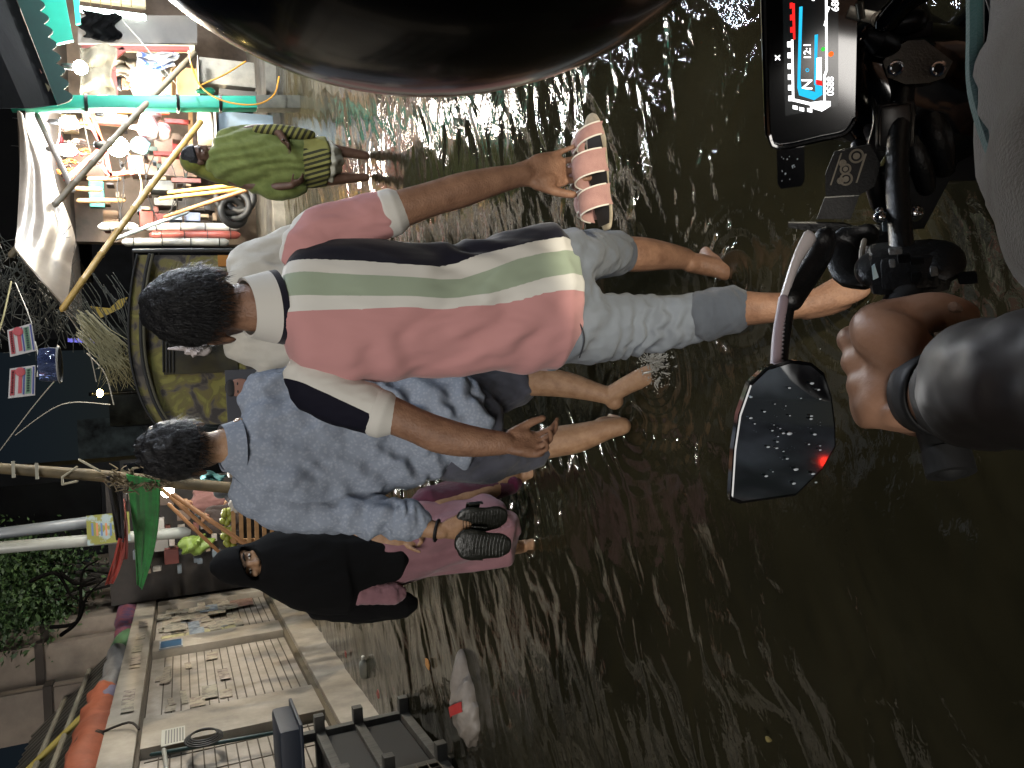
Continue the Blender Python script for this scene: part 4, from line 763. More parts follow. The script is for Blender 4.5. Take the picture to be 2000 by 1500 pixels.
# helmet shell
hR = np.array([CM[:, 0], -CM[:, 1], CM[:, 2]]).T; ca, sa = math.cos(math.radians(9)), math.sin(math.radians(9)); hR = hR @ np.array([[ca, sa, 0], [-sa, ca, 0], [0, 0, 1]])
m = MB(); m.ell(hcn, (.128, .158, .14), hR, 64, 48); m.build('helmet', mat('helmet_gloss_black', '#010102', .2, coat=.3, spec=.3), rider, angle=180)
m = MB(); rim = [hcn+hR @ (A(.1285*math.cos(a)*math.cos(.9), .158*math.sin(a), .1405*math.cos(a)*math.sin(.9))) for a in np.linspace(-2.2, 2.2, 50)]; m.tube(rim, [(.004)]*50, n=8); m.build('helmet_rim', mat('smoked_trim', '#1a1714', .3), rider)
# wrist strap and shirt
m = MB(); ax = N3(at(1845, 770, .442)-wv); R_, F_, U_ = frame(ax); p = at(1826, 768, .455)
m.sheet(lambda u, v: p+ax*(v-.5)*.026+(R_*math.cos(u*2*math.pi)*1.02+U_*math.sin(u*2*math.pi))*.0335, 40, 3, .003); m.build('watch_strap', mat('black_watch_strap', '#050506', .6), rider, angle=180)
GSH = cloth('grey_shirt_cotton', '#3e3b39', '#494542', ns=8); TEAL = cloth('teal_seam', '#2d4a4a')
m = MB(); m.tube([at(2225, -150, .17), at(2215, 40, .17), at(2215, 160, .165), at(2265, 300, .15), at(2330, 360, .13)], A(.052, .052, .052, .052, .055), n=26, sub=4); m.tube([A(.2, .04, 1.22), A(.19, 0, 1.05), A(.2, -.05, .8)], A((.2, .12), (.19, .13), (.19, .14)), n=26, side=(1, 0, 0), sub=3)
m.tube([A(.03, .03, 1.22), A(-.01, .05, 1.15)], A(.065, .06), n=16); m.blob('shirt', GSH, rider, .007, 6, folds(.008, (16, 16, 12), 0, 91))

m = MB(); m.tube([A(.02, .02, 1.22), A(-.03, .07, 1.10), A(-.035, .17, 1.07), at(2010, 745, .335), at(1910, 764, .400), at(1858, 768, .434)], A(.062, .056, .054, .049, .044, .0385), n=24, sub=5, cap=1); m.blob('sleeve', mat('dark_damp_sleeve', '#120e0d', .6, col2='#1c1615', ns=6, spec=.4), rider, .005, 4, folds(.004, (20, 20, 20), 0, 92))
m = MB(); m.tube([at(1905, -60, .215), at(1905, 60, .213), at(1908, 180, .205), at(1950, 310, .185), at(2000, 385, .165)], [.0035]*5, n=8, sub=5); m.build('seam', TEAL, rider)
# ================================================================== what the mirror looks back at, behind the photographer
for k, (x, y, w_, h_, c, lab) in enumerate(((-7.5, -12, 6, 5.5, '#5a5a60', 'unlit house behind the photographer on the left'), (.5, -16, 9, 7, '#77787c', 'tall unlit house closing the street behind the photographer'), (8.5, -11, 6, 4.5, '#3a3634', 'low house behind the photographer on the right'))):
    r = empty('house', (x, y, -.1), lab, 'house'); m = MB(); m.box(A(x, y, h_/2-.1), (w_, 4, h_)); m.build('wall', mat('rear_wall_%d' % k, c, .9, col2='#141416', ns=1.2), r)
    m = MB(); m.box(A(x, y+2.03, 1.1), (w_*.5, .06, 2.2)); m.build('shutter', mat('rear_shutter_%d' % k, ('#5a1d1d', '#4a4a4c', '#2d3d3a')[k], .6), r, smooth=False)
for lab, p, c, es in (('red lamp on the house front behind the photographer', (-3.6, -9.4, 2.0), '#ff3020', 2.5), ('green lamp on a house front behind the photographer', (-2.2, -11.5, 2.5), '#20ff60', 40.), ('added white lamp brightening the left house behind the photographer', (-5.6, -9.7, 2.6), '#fff0d8', 420.), ('added white lamp brightening the tall house behind the photographer', (-1.6, -12.6, 3.4), '#f4f6ff', 520.), ('added white lamp brightening the low house behind the photographer', (7.0, -8.8, 3.0), '#fff0d8', 600.)):  # white lamps are added to brighten the houses seen in the mirror
    o = empty('light_bulb', p, lab, 'bulb'); m = MB(); m.ell(A(*p), (.07, .07, .07)); m.build('glass', mat('rear_bulb_'+c[1:]+str(int(es)), c, .3, emit=c, es=es), o); m = MB(); m.tube([A(*p)+A(0, 0, .06), A(*p)+A(0, 0, .16)], [.035, .03], n=10); m.build('socket', BK, o)
# ================================================================== flood water and the road under it
def water_mat():
    m = bpy.data.materials.new('murky_flood_water'); m.use_nodes = True; nt = m.node_tree; L = nt.links.new; b = nt.nodes['Principled BSDF']
    b.inputs['Roughness'].default_value = .03; b.inputs['IOR'].default_value = 1.42; b.inputs['Specular IOR Level'].default_value = .8
    tc = nd(nt, 'ShaderNodeTexCoord'); n = nd(nt, 'ShaderNodeTexNoise'); n.inputs['Scale'].default_value = 1.6; n.inputs['Detail'].default_value = 5; L(tc.outputs['Object'], n.inputs['Vector'])
    r = nd(nt, 'ShaderNodeValToRGB'); r.color_ramp.elements[0].position = .35; r.color_ramp.elements[1].position = .7; r.color_ramp.elements[0].color = (.0135, .0122, .0064, 1); r.color_ramp.elements[1].color = (.0245, .0215, .0115, 1)
    L(n.outputs['Fac'], r.inputs['Fac']); L(r.outputs['Color'], b.inputs['Base Color'])
    mp = nd(nt, 'ShaderNodeMapping'); mp.inputs['Rotation'].default_value = (0, 0, math.radians(24)); mp.inputs['Scale'].default_value = (26, 44, 1); L(tc.outputs['Object'], mp.inputs['Vector'])
    n2 = nd(nt, 'ShaderNodeTexNoise'); n2.inputs['Scale'].default_value = 1.; n2.inputs['Detail'].default_value = 3; n2.inputs['Distortion'].default_value = .7; L(mp.outputs[0], n2.inputs['Vector'])
    bp = nd(nt, 'ShaderNodeBump'); bp.inputs['Strength'].default_value = .3; bp.inputs['Distance'].default_value = .006; L(n2.outputs['Fac'], bp.inputs['Height']); L(bp.outputs['Normal'], b.inputs['Normal'])
    return m
WATER = water_mat()
def make_water():
    gs = lambda a, b, n: a*np.power(b/a, np.linspace(0, 1, n, endpoint=False)); dist = np.concatenate([gs(.12, .8, 60), gs(.8, 15, 1000), gs(15, 80, 70)])
    a1 = np.radians(np.linspace(-43, 43, 470)); a2 = np.radians(np.linspace(43, 317, 60))[1:-1]; ang = np.concatenate([a1, a2])
    D_, T_ = np.meshgrid(dist, ang, indexing='ij'); x = (D_*np.sin(T_)).ravel(); y = (D_*np.cos(T_)).ravel()
    z0 = np.zeros_like(x); near = D_.ravel()
    def st(rot, sx, sy, seed, o=3, warp=.0):
        c, s = math.cos(math.radians(rot)), math.sin(math.radians(rot)); p = np.stack([(x*c+y*s)*sx, (-x*s+y*c)*sy, z0], 1)
        if warp: p = p+warp*np.stack([vnoise(p*.7, seed+50), vnoise(p*.7, seed+60), z0], 1)
        return fbm(p, seed, o)
    rid = lambda v: 1-np.abs(v)
    z = .013*st(22, .8, 1.7, 1, 2, .8)+.012*st(30, 2.1, 4.6, 2, 2, .9)*(.6+.5*st(0, .5, .5, 9, 1))+.0052*st(14, 5., 10.5, 3, 2, .9)*(.5+.9*np.clip(st(40, .8, .8, 19, 1)+.3, 0, 1))
    z = z+.0017*st(33, 13, 24, 4, 2, .8)*sstep(18, 6, near)*(.3+.9*np.clip(st(10, 1.1, 1.6, 29, 2)+.2, 0, 1))
    for (px_, py_), amp, k in (((1440, 540), .006, 95), ((1680, 555), .006, 110), ((1240, 826), .006, 95), ((1280, 728), .008, 90), ((1045, 1066), .004, 70), ((730, 300), .006, 45), ((730, 345), .006, 45)):
        g = gz(px_, py_); r = np.hypot(x-g[0], y-g[1]); z = z+amp*np.sin(r*k+.8*vnoise(np.stack([x*6, y*6, z0], 1), 8))*np.exp(-r/.16)
    zz = z*sstep(.1, .6, near)
    n, m = D_.shape; vs = np.stack([x, y, zz], 1)
    i, j = np.meshgrid(np.arange(n-1), np.arange(m), indexing='ij'); i = i.ravel(); j = j.ravel(); k = (j+1) % m
    F = np.stack([i*m+j, i*m+k, (i+1)*m+k, (i+1)*m+j], 1)
    me = bpy.data.meshes.new('flood_water'); me.vertices.add(len(vs)); me.vertices.foreach_set('co', vs.ravel())
    me.loops.add(len(F)*4); me.loops.foreach_set('vertex_index', F.ravel().astype(np.int32)); me.polygons.add(len(F)); me.polygons.foreach_set('loop_start', np.arange(0, len(F)*4, 4, dtype=np.int32)); me.polygons.foreach_set('loop_total', np.full(len(F), 4, dtype=np.int32))
    me.update(calc_edges=True); me.polygons.foreach_set('use_smooth', [True]*len(F)); me.materials.append(WATER); me.validate()
    o = bpy.data.objects.new('flood_water', me); COL.objects.link(o)
    if me.polygons[1000].normal.z < 0: me.flip_normals()
    return tag(o, 'murky brown flood water covering the street', 'water', kind='structure')
make_water()
m = MB(); m.box((0, 20, -.2), (160, 160, .1)); tag(m.build('road', mat('asphalt', '#2b2927', .9, col2='#3a3835', ns=30), smooth=False), 'asphalt street under the flood water', 'road', kind='structure')
# ================================================================== lit market stalls on the right bank
WOOD = mat('raw_timber', '#7a5a36', .8, col2='#94714a', ns=10, stretch=(1, 1, .2)); BAMB = mat('bamboo_cane', '#9a7a3c', .55, col2='#b6954f', ns=5, bump=.2, bs=30); BAMD = mat('old_bamboo', '#4b4232', .7, col2='#5f5440', ns=6)
TEALP = mat('teal_paint', '#17806c', .45, col2='#1f9078', ns=3); TEALD = mat('dark_teal_canvas', '#0c2a26', .8, col2='#10332e', ns=3); CONC = mat('stained_concrete', '#6f6a60', .9, col2='#57534b', ns=4, bump=.4, bs=20)
TARPW = mat('dusty_white_tarp', '#a59a8e', .38, col2='#8a7f74', ns=3, bump=.25, bs=9, stretch=(1, .25, 1)); REDP = mat('red_paint', '#8f2a20', .5, col2='#7a221a', ns=6); ORNP = mat('orange_red_paint', '#b5481e', .5); DARKC = mat('black_tarpaulin', '#030304', .9, col2='#060707', ns=3, bump=.3, bs=12, spec=.05); GREYP = mat('grey_panel', '#4a4846', .7, col2='#55524f', ns=3)
def pole(name, label, cat_, p0, p1, r0, r1, mm, group=None, knots=0, seed=0):
    p0, p1 = np.array(p0), np.array(p1); L = np.linalg.norm(p1-p0); n = max(int(L/.38), 2) if knots else 1; pts = []; rr = []
    bend = A(0, 0, 1)*.006*L
    for i in range(n+1):
        t = i/n; c_ = p0+(p1-p0)*t+bend*math.sin(math.pi*t); r = r0+(r1-r0)*t; d = (p1-p0)/L
        if knots and 0 < i < n: pts += [c_-d*.022, c_-d*.006, c_+d*.006, c_+d*.022]; rr += [r, r*1.16, r*1.16, r]
        else: pts.append(c_); rr.append(r)
    m = MB(); m.tube(pts, A(*rr), n=12, cap=1); return m.thing(name, mm, label, cat_, group)
def poly_thing(name, label, cat_, pts, d, th, mm, group=None, dy=0., parent=None):
    m = MB(); m.prism([at(x, y, d+dy*k) for k, (x, y) in enumerate(pts)], A(0, th, 0))
    return m.thing(name, mm, label, cat_, group, smooth=False) if parent is None else m.build(name, mm, parent, smooth=False)
def pbox(m, x0, x1, y0, y1, d, th, bev=0.01):          # upright box whose front fills a photo rectangle at depth d
    a, b_ = at(x0, y0, d), at(x1, y1, d); c_ = (a+b_)/2; m.box(c_+A(0, th/2, 0), (abs(a[0]-b_[0]), th, abs(a[2]-b_[2])), None, bev); return m
def cord(label, pts, r, mm, name='cable', group=None):
    m = MB(); m.tube([at(*p) for p in pts], [r]*len(pts), n=6, sub=6); m.thing(name, mm, label, name, group)
D = 9.8
gp = empty('stall_post', gz(588, 204), 'square teal painted stall post with blackened base standing in the water', 'post')
m = MB(); pb, pt = at(500, 203, D), at(20, 203, D); m.bar(pb, pt, .15, .15, (0, 1, 0), .012); m.build('shaft', TEALP, gp)
m = MB(); m.bar(pb-(pt-pb)*.45, pb, .165, .165, (0, 1, 0), .01); m.build('base', mat('blackened_concrete', '#45443a', .85, col2='#2c2c25', ns=6, bump=.3), gp)
for x in (172, 350, 432):
    m = MB(); c_ = at(x, 203, D)
    for k in range(3): m.tube([c_+A(.085*math.cos(a), .085*math.sin(a), .012*k)*A(1.25, 1.25, 1) for a in np.linspace(0, 2*math.pi, 17)], [.006]*17, n=5, cap=0)
    m.build('wire_tie', BK, gp)
# dark awning with a scalloped valance and the teal fascia behind it
aw = empty('awning', at(60, 100, 9.3), 'dark awning with scalloped dark teal valance above the shop', 'awning')
m = MB(); top = [(22, -30), (118, 205)]; pts = []
n = 9
for k in range(n):
    for t in np.linspace(0, 1, 9)[:-1]:
        u = (k+t)/n; y = -30+230*u; x = 62+70*u+ (14*math.sin(math.pi*t)); pts.append((x, y))
pts += [(128, 200), (112, 205), (22, -30)]; m.prism([at(x, y, 9.2) for x, y in pts], A(0, .02, 0)); m.build('valance', TEALD, aw, smooth=False)
m = MB(); m.prism([at(x, y, d_) for x, y, d_ in ((-60, -60, 8.4), (20, -30, 9.22), (112, 205, 9.22), (60, 212, 8.6), (-60, 212, 8.2))], A(0, 0, .05)); m.build('roof_sheet', DARKC, aw, smooth=False)
for k, (x, y) in enumerate(((30, 137), (70, 141), (86, 170), (54, 184))):
    m = MB(); c_ = at(x, y, 9.17); m.prism([c_+A(random.uniform(-.03, .03)+.07*math.cos(a), 0, .06*math.sin(a)) for a in np.linspace(0, 6.28, 6)[:-1]], A(0, .012, 0)); m.build('patch', mat(('cream_patch', 'rust_patch', 'khaki_patch')[k % 3], ('#5d5238', '#4a3026', '#443f2c')[k % 3], .9), aw, smooth=False)
poly_thing('fascia', 'plain bright teal fascia board behind the scalloped valance', 'fascia', [(64, -30), (122, -30), (143, 78), (106, 86), (66, 10)], 9.7, .05, TEALP)
poly_thing('fascia', 'narrow teal board hanging beside the bright teal fascia', 'fascia', [(140, -30), (152, -30), (157, 44), (148, 46)], 9.9, .05, TEALP)
# back of the row
bk = empty('stall_row', at(400, 100, 14), 'long open fronted market stall building behind the goods, seen under its lit roof', 'stall')
m = MB(); pbox(m, 95, 560, -200, 480, 14.2, .2); m.build('back_wall', mat('grimy_plaster', '#6c5e52', .9, col2='#4a4038', ns=2, bump=.3, bs=10), bk)
m = MB(); m.box(at(110, 200, 12)+A(1.0, .2, .1), (7.5, 4.8, .08)); m.build('ceiling', mat('dark_boards', '#3b332c', .9, col2='#2d2721', ns=4), bk)
m = MB(); m.box(at(520, 200, 12.2)+A(1.0, 1., -.3), (7., 3., .7)); m.build('platform', CONC, bk)
t = poly_thing('shutter', 'dark grey steel shutter half covered by black cloth', 'shutter', [(152, 30), (385, 30), (385, 84), (152, 84)], 11.8, .06, GREYP)
m = MB(); m.sheet(lambda u, v: at(160+70*u+8*math.sin(v*9), 20+52*v+14*u*math.sin(3*u), 11.7+.05*math.sin(u*14+v*5)), 16, 14, .03); m.thing('cloth', DARKC, 'folded black cloth hanging across the top of the grey shutter', 'cloth')
m = MB(); pbox(m, 153, 285, -40, 13, 11.9, .1); tl = m.thing('tiled_wall', mat('cream_tile', '#b0a487', .3), 'cream tiled wall strip lit at the top of the shop', 'wall')
for k in range(5):
    m = MB(); pbox(m, 175+20*k, 176.2+20*k, -40, 12, 11.89, .02, 0); m.build('tile_joint', mat('brown_joint', '#6f6040', .9), tl)
m = MB(); pbox(m, 154, 285, 17, 27, 11.7, .12, .02); m.thing('lamp_tube', mat('tube_light', '#e8fff4', .3, emit='#e8fff6', es=9.), 'glowing white tube lamp along the shop beam', 'lamp')
poly_thing('beam', 'cream painted beam end beside the grey shutter', 'beam', [(195, 86), (380, 88), (380, 97), (195, 95)], 11.5, .1, mat('cream_paint', '#b7ab8c', .6))
def ground_cloth(name, label, mm, x0, x1, y0, y1, d, seed):
    m = MB(); m.sheet(lambda u, v: at(x0+(x1-x0)*u+6*math.sin(v*7+seed)*u, y0+(y1-y0)*v+5*math.sin(u*6+seed), d+.07*math.sin(u*9+seed)+.05*math.sin(v*15+2*u)), 18, 18, .025); return m.thing(name, mm, label, 'cloth')
ground_cloth('hanging_sack', 'grey wrinkled sackcloth hanging beside the white bulb', mat('grey_sacking', '#4f4b40', .95, col2='#645e50', ns=5, bump=.5, bs=14), 157, 222, 90, 190, 10.9, 1)
ground_cloth('hanging_sack', 'beige cloth hung behind the bearded vendor', mat('beige_cloth', '#a09482', .95), 222, 270, 112, 150, 12.9, 3)
ground_cloth('cloth', 'blue and white cloth bundle beside the cardboard box', mat('blue_white_cloth', '#c7ccd6', .9, col2='#3d5aa0', ns=5, contrast=(.5, .56)), 268, 345, 100, 132, 11.6, 5)
fr = empty('display_frame', at(250, 120, 11.4), 'maroon painted timber frame round the bearded vendor', 'frame')
for p, q in (((205, 96), (222, 137)), ((160, 94), (370, 96)), ((222, 112), (242, 96)), ((222, 140), (226, 190))):
    m = MB(); m.bar(at(*p, 11.3), at(*q, 11.3), .06, .06, (0, 1, 0)); m.build('rail', mat('maroon_paint', '#5e221c', .6), fr, smooth=False)
v0 = at(238, 152, 12.3); bystander('bearded vendor in white clothes looking down behind the teal post', A(v0[0], 12.3, v0[2]-1.56), 1.7, (-.8, -.6), cloth('white_kurta', '#d6d4cd', weave=200), SK2, HAIR, beard=mat('white_beard', '#cfc9c0', .9), lower=MATS['white_kurta'], bend=.25)
v1 = at(232, 250, 13.2)
cb = empty('cardboard_box', at(390, 160, 11.2), 'open brown cardboard box on the grey counter by the teal post', 'box')
m = MB(); pbox(m, 344, 388, 130, 190, 11.0, .45, .004); m.build('carton', mat('cardboard', '#8a6a45', .85, col2='#7a5c3a', ns=4), cb, smooth=False)
m = MB(); m.prism([at(344, 130, 11.0), at(344, 190, 11.0), at(336, 192, 10.85), at(335, 134, 10.85)], A(0, 0, .01)); m.build('flap', MATS['cardboard'], cb, smooth=False)
ct = empty('counter', at(500, 160, 10.8), 'low grey cement counter under the cardboard box', 'counter')
m = MB(); pbox(m, 389, 500, 110, 172, 10.9, .8, .02); m.build('block', CONC, ct); m = MB(); pbox(m, 428, 502, 172, 191, 10.85, .8, .01); m.build('end_panel', mat('dark_board', '#37342f', .8), ct); m = MB(); pbox(m, 386, 390, 108, 192, 10.8, .9, .004); m.build('top', mat('pale_worktop', '#9b958a', .6), ct)
ct = empty('counter', at(535, 240, 11.2), 'blue grey painted counter behind the woman in the green sari', 'counter')
m = MB(); pbox(m, 426, 536, 216, 275, 11.2, .8, .01); m.build('block', mat('blue_grey_paint', '#566470', .6, col2='#4c5963', ns=2), ct); m = MB(); pbox(m, 417, 425, 210, 280, 11.1, .95, .01); m.build('top', mat('white_laminate', '#b9b7b0', .4), ct)
m = MB(); pbox(m, 385, 416, 216, 272, 11.15, .3, .03); m.thing('tray', mat('cream_plastic', '#bcae97', .5), 'cream plastic tray standing on the blue grey counter', 'tray')
pole('bottle', 'dark green bottle on the end of the cement counter', 'bottle', at(413, 178, 10.75), at(386, 178, 10.75), .05, .03, mat('green_glass', '#0d3a2c', .1))
# orange red frame stand
fs = empty('rack', at(380, 280, 11.6), 'orange red metal display rack with hanging bags under the big bulb', 'rack')
for p, q, mm in (((160, 215), (205, 292), REDP), ((180, 222), (204, 296), ORNP), ((190, 238), (255, 242), REDP), ((322, 236), (372, 240), REDP), ((205, 290), (216, 346), REDP), ((252, 308), (258, 342), REDP), ((214, 342), (252, 337), ORNP), ((230, 216), (330, 220), ORNP), ((196, 322), (212, 340), REDP), ((372, 214), (372, 300), WOOD), ((300, 300), (385, 302), REDP), ((335, 352), (392, 354), mat('maroon_post', '#4a1d1c', .6))):
    m = MB(); m.bar(at(*p, 11.6), at(*q, 11.6), .055, .055, (0, 1, 0)); m.build('rail', mm, fs, smooth=False)
m = MB(); m.bar(at(129, 352, 10.8), at(205, 285, 11.2), .06, .06, (0, 1, 0)); m.thing('pole', mat('faded_red_paint', '#b0453f', .6), 'faded red pole slanting under the white tarp', 'pole', smooth=False)
def bag(label, x, y, d, r, mm, seed, group='plastic bags hanging at the lit stall'):
    m = MB(); c_ = at(x, y, d); m.ell(c_, A(r[0], .14, r[1]), None, 24, 18, lambda dd: 1-.35*max(dd[2], 0)**2)
    m.tube([c_+A(0, 0, r[1]*.7), c_+A(0, 0, r[1]*1.5)], [r[0]*.3, r[0]*.08], n=8)
    o = m.thing('plastic_bag', mm, label, 'bag', group)
    n = len(o.data.vertices); co = np.empty(n*3); o.data.vertices.foreach_get('co', co); co = co.reshape(-1, 3); co += .03*np.stack([vnoise(co*14, seed), vnoise(co*14, seed+1), vnoise(co*14, seed+2)], 1); o.data.vertices.foreach_set('co', co.ravel()); o.data.update()
PB = lambda nme, c1, c2: mat(nme, c1, .3, col2=c2, ns=6, bump=.5, bs=25)
bag('white plastic bag with dark red print, right of the big bulb', 285, 250, 11.0, (.16, .17), PB('white_red_poly', '#d8d4d0', '#a04050'), 3); bag('white and red printed bag hanging lowest at the lit rack', 312, 258, 11.1, (.12, .15), PB('white_red_poly', '', ''), 13)
bag('dark red and white bag close beside the teal post', 290, 226, 11.2, (.11, .14), PB('maroon_white_poly', '#c8bdb8', '#6a1c30'), 23); bag('pale blue plastic bag hanging below the big bulb', 273, 286, 10.9, (.11, .13), PB('pale_blue_poly', '#9fd2e0', '#5fb0c8'), 33)
for k, (lab, x0, x1, y0, y1, d, c1) in enumerate((('red parcel stacked under the upper bulbs', 92, 110, 220, 250, 12.6, '#9a2230'), ('red parcel with pale label under the upper bulbs, lower one', 96, 122, 262, 285, 12.6, '#8a1c28'), ('cream carton on the top shelf beside the post', 118, 150, 222, 250, 12.9, '#c0ab86'), ('wide cream carton on the shelf behind the oval bulb', 170, 250, 218, 236, 13., '#cdb88f'), ('brownish grey cupboard behind the hanging bags', 300, 385, 262, 300, 13.1, '#6a5a50'), ('pinkish beige cupboard behind the long bamboo', 255, 385, 302, 346, 13.2, '#9d8270'), ('pinkish beige cupboard left of the orange red rack', 130, 205, 300, 345, 13.2, '#7d6a60'), ('small red box on the shelf near the sari woman', 336, 352, 272, 300, 12.8, '#962626'), ('grey metal box below the beige cupboard', 290, 340, 350, 372, 12.9, '#6a6b68'), ('grey box on the low shelf behind the leaning bamboos', 300, 345, 386, 402, 12.8, '#7b7a76'), ('dark goods chest in the shade beside the bamboos', 345, 420, 384, 412, 12.9, '#2c2724'), ('brown carton near the white rolls', 200, 232, 410, 436, 12.6, '#7b6048'), ('red goods sack beside the white rolls', 272, 300, 412, 442, 12.5, '#a23a2c'), ('dark red bundle below the red goods sack', 300, 330, 416, 438, 12.6, '#6a2a26'), ('blue and white carton on the low shelf', 330, 356, 414, 430, 12.4, '#8795ac'), ('pale blue carton farther down the low shelf', 360, 392, 414, 432, 12.4, '#7d8aa8'))):
    m = MB(); pbox(m, x0, x1, y0, y1, d, .3, .015); m.build if 0 else m.thing('carton', mat('goods_%s' % c1[1:], c1, .7, col2='#%02x%02x%02x' % tuple(int(int(c1[i:i+2], 16)*.75) for i in (1, 3, 5)), ns=5, bump=.2, bs=20), lab, 'box', 'goods stacked in the lit stalls')
for k, (x0, x1, y, lab) in enumerate(((200, 262, 443, 'upper white wrapped roll standing behind the bamboo'), (290, 460, 444, 'long white wrapped roll tied with black string'), (300, 462, 459, 'dull red wrapped roll beside the white ones'), (246, 440, 473, 'grey white roll nearest to the camouflage canopy'))):
    r_ = empty('roll', at(x1, y, 12.2), lab, 'roll', 'rolls of plastic sheet standing at the stall'); m = MB(); m.tube([at(x1, y, 12.2), at((x0+x1)/2, y-1, 12.22), at(x0, y, 12.2)], [.06]*3, n=16, sub=3, cap=1); m.build('sheet_roll', mat(('white_poly', 'white_poly', 'dull_red_poly', 'grey_poly')[k], ('#a9a9a6', '#a9a9a6', '#7d3f38', '#6d6e6c')[k], .35, bump=.4, bs=18), r_)
    for q in np.linspace(x0+15, x1-12, 2 if k == 0 else 4):
        m = MB(); m.tube([at(q, y, 12.2)+A(.064*math.cos(a), .064*math.sin(a), 0) for a in np.linspace(0, 2*math.pi, 15)], [.006]*15, n=5, cap=0); m.build('string', BK, r_)
for k, (x, y) in enumerate(((447, 392), (462, 402), (455, 415), (470, 388))):
    m = MB(); c_ = at(x, y, 11.8); m.tube([c_+A(.19*math.cos(a), .09*math.sin(a)*(1 if k % 2 else -1), .17*math.sin(a)) for a in np.linspace(0, 2*math.pi, 29)], [.05]*29, n=12, cap=0); m.thing('tyre', mat('wet_rubber', '#0a0a0b', .65), ('black tyre nearest the leaning bamboos', 'black tyre in the middle of the pile by the rolls', 'black tyre on the far side of the pile', 'black tyre lowest in the pile at the water')[k], 'tyre', 'tyres piled at the waterline')
gr_ = random.Random(21)
for k in range(46):
    x = gr_.uniform(200, 415); y = gr_.choice((gr_.uniform(300, 350), gr_.uniform(345, 440), gr_.uniform(345, 440), gr_.uniform(222, 300))); w_ = gr_.uniform(5, 16); h_ = gr_.uniform(6, 18); c1 = gr_.choice(('#5a4a3e', '#3a3230', '#7a6a58', '#2c2a2c', '#6a4038', '#4a5258', '#8a7a64', '#33403c'))
    m = MB(); pbox(m, x, x+h_, y, y+w_, 12.5+gr_.uniform(0, .5), .2, .012); m.thing('goods_packet', mat('goods_%s' % c1[1:], c1, .7, bump=.2, bs=20), 'small muted packet among the goods crammed on the lit stall shelves', 'packet', 'packets crammed on the lit shelves')
for k in range(16):
    x = 105+gr_.uniform(0, 50); y = gr_.uniform(225, 345); m = MB(); L_ = gr_.uniform(22, 55); c1 = gr_.choice(('#8a2a2c', '#6a1c24', '#c2b49c', '#a8a098', '#b06a30', '#57453c')); w_ = gr_.uniform(5, 9)
    m.sheet(lambda u, v: at(x+L_*u, y+w_*(v-.5)*(1+.5*u)+2*math.sin(u*7), 12.2+.05*math.sin(v*9+u*4)), 10, 6, .02); m.thing('hanging_cloth', mat('hang_%s' % c1[1:], c1, .9), 'narrow cloth strip hanging from the ceiling of the lit stall', 'cloth', 'cloth strips hanging in the lit stall')
for k in range(7): x = 230+24*k; cord('thin dark wire strung across the lit stall', [(x, 300, 12.), (x+gr_.uniform(-30, 30), 360, 11.9), (x+gr_.uniform(-30, 30), 430, 12.)], .008, mat('dark_wire', '#141212', .7), 'wire', 'wires strung across the lit stall')
# poles
pole('bamboo_pole', 'bright yellow bamboo pole slanting across from the counter to the tarp corner', 'pole', at(392, 238, 9.6), at(122, 604, 7.2), .034, .026, BAMB, knots=1)
pole('bamboo_pole', 'dark weathered bamboo pole slanting behind the teal post up to the tarp', 'pole', at(380, 104, 10.6), at(22, 498, 8.0), .036, .03, BAMD, knots=1)
pole('bamboo_pole', 'pale bamboo leaning at the waterline, nearer the sari woman', 'pole', at(474, 360, 10.6), at(330, 376, 11.4), .03, .026, BAMB, 'bamboos leaning by the sari woman', knots=1)
pole('bamboo_pole', 'pale bamboo leaning at the waterline, just below its parallel twin', 'pole', at(476, 369, 10.6), at(312, 388, 11.4), .028, .024, BAMB, 'bamboos leaning by the sari woman', knots=1)
pole('bamboo_pole', 'brown bamboo leaning at a wider angle towards the red sack', 'pole', at(482, 371, 10.5), at(322, 424, 11.6), .03, .024, mat('brown_bamboo', '#7d5530', .6, col2='#936840', ns=5), 'bamboos leaning by the sari woman', knots=1)
pole('pipe', 'grey pipe running under the rim of the white tarp', 'pipe', at(72, 224, 9.9), at(142, 372, 9.4), .03, .03, mat('dull_pipe', '#77706a', .5)); pole('pole', 'pale blue pole slanting behind the bamboo to the dark canopy', 'pole', at(366, 414, 11.8), at(215, 470, 11.6), .03, .025, mat('pale_blue_paint', '#7d8990', .5))
for k, (p, q) in enumerate((((212, 352), (226, 350)), ((205, 364), (196, 366)), ((235, 366), (188, 366)))): pass
for k, (x0, x1, y) in enumerate(((175, 232, 349), (140, 195, 368), (155, 240, 392))): pole('plank', ('thin plank end above the timber stack', 'middle plank of the timber stack', 'thick plank at the bottom of the timber stack')[k], 'plank', at(x0, y, 12.), at(x1, y+random.uniform(-3, 3), 12.), .035, .035, WOOD, 'planks stored under the stall roof')
m = MB(); pbox(m, 172, 205, 352, 405, 12.3, .1, .02); m.thing('board', mat('teal_board', '#256a60', .6), 'teal board standing behind the timber stack', 'board')
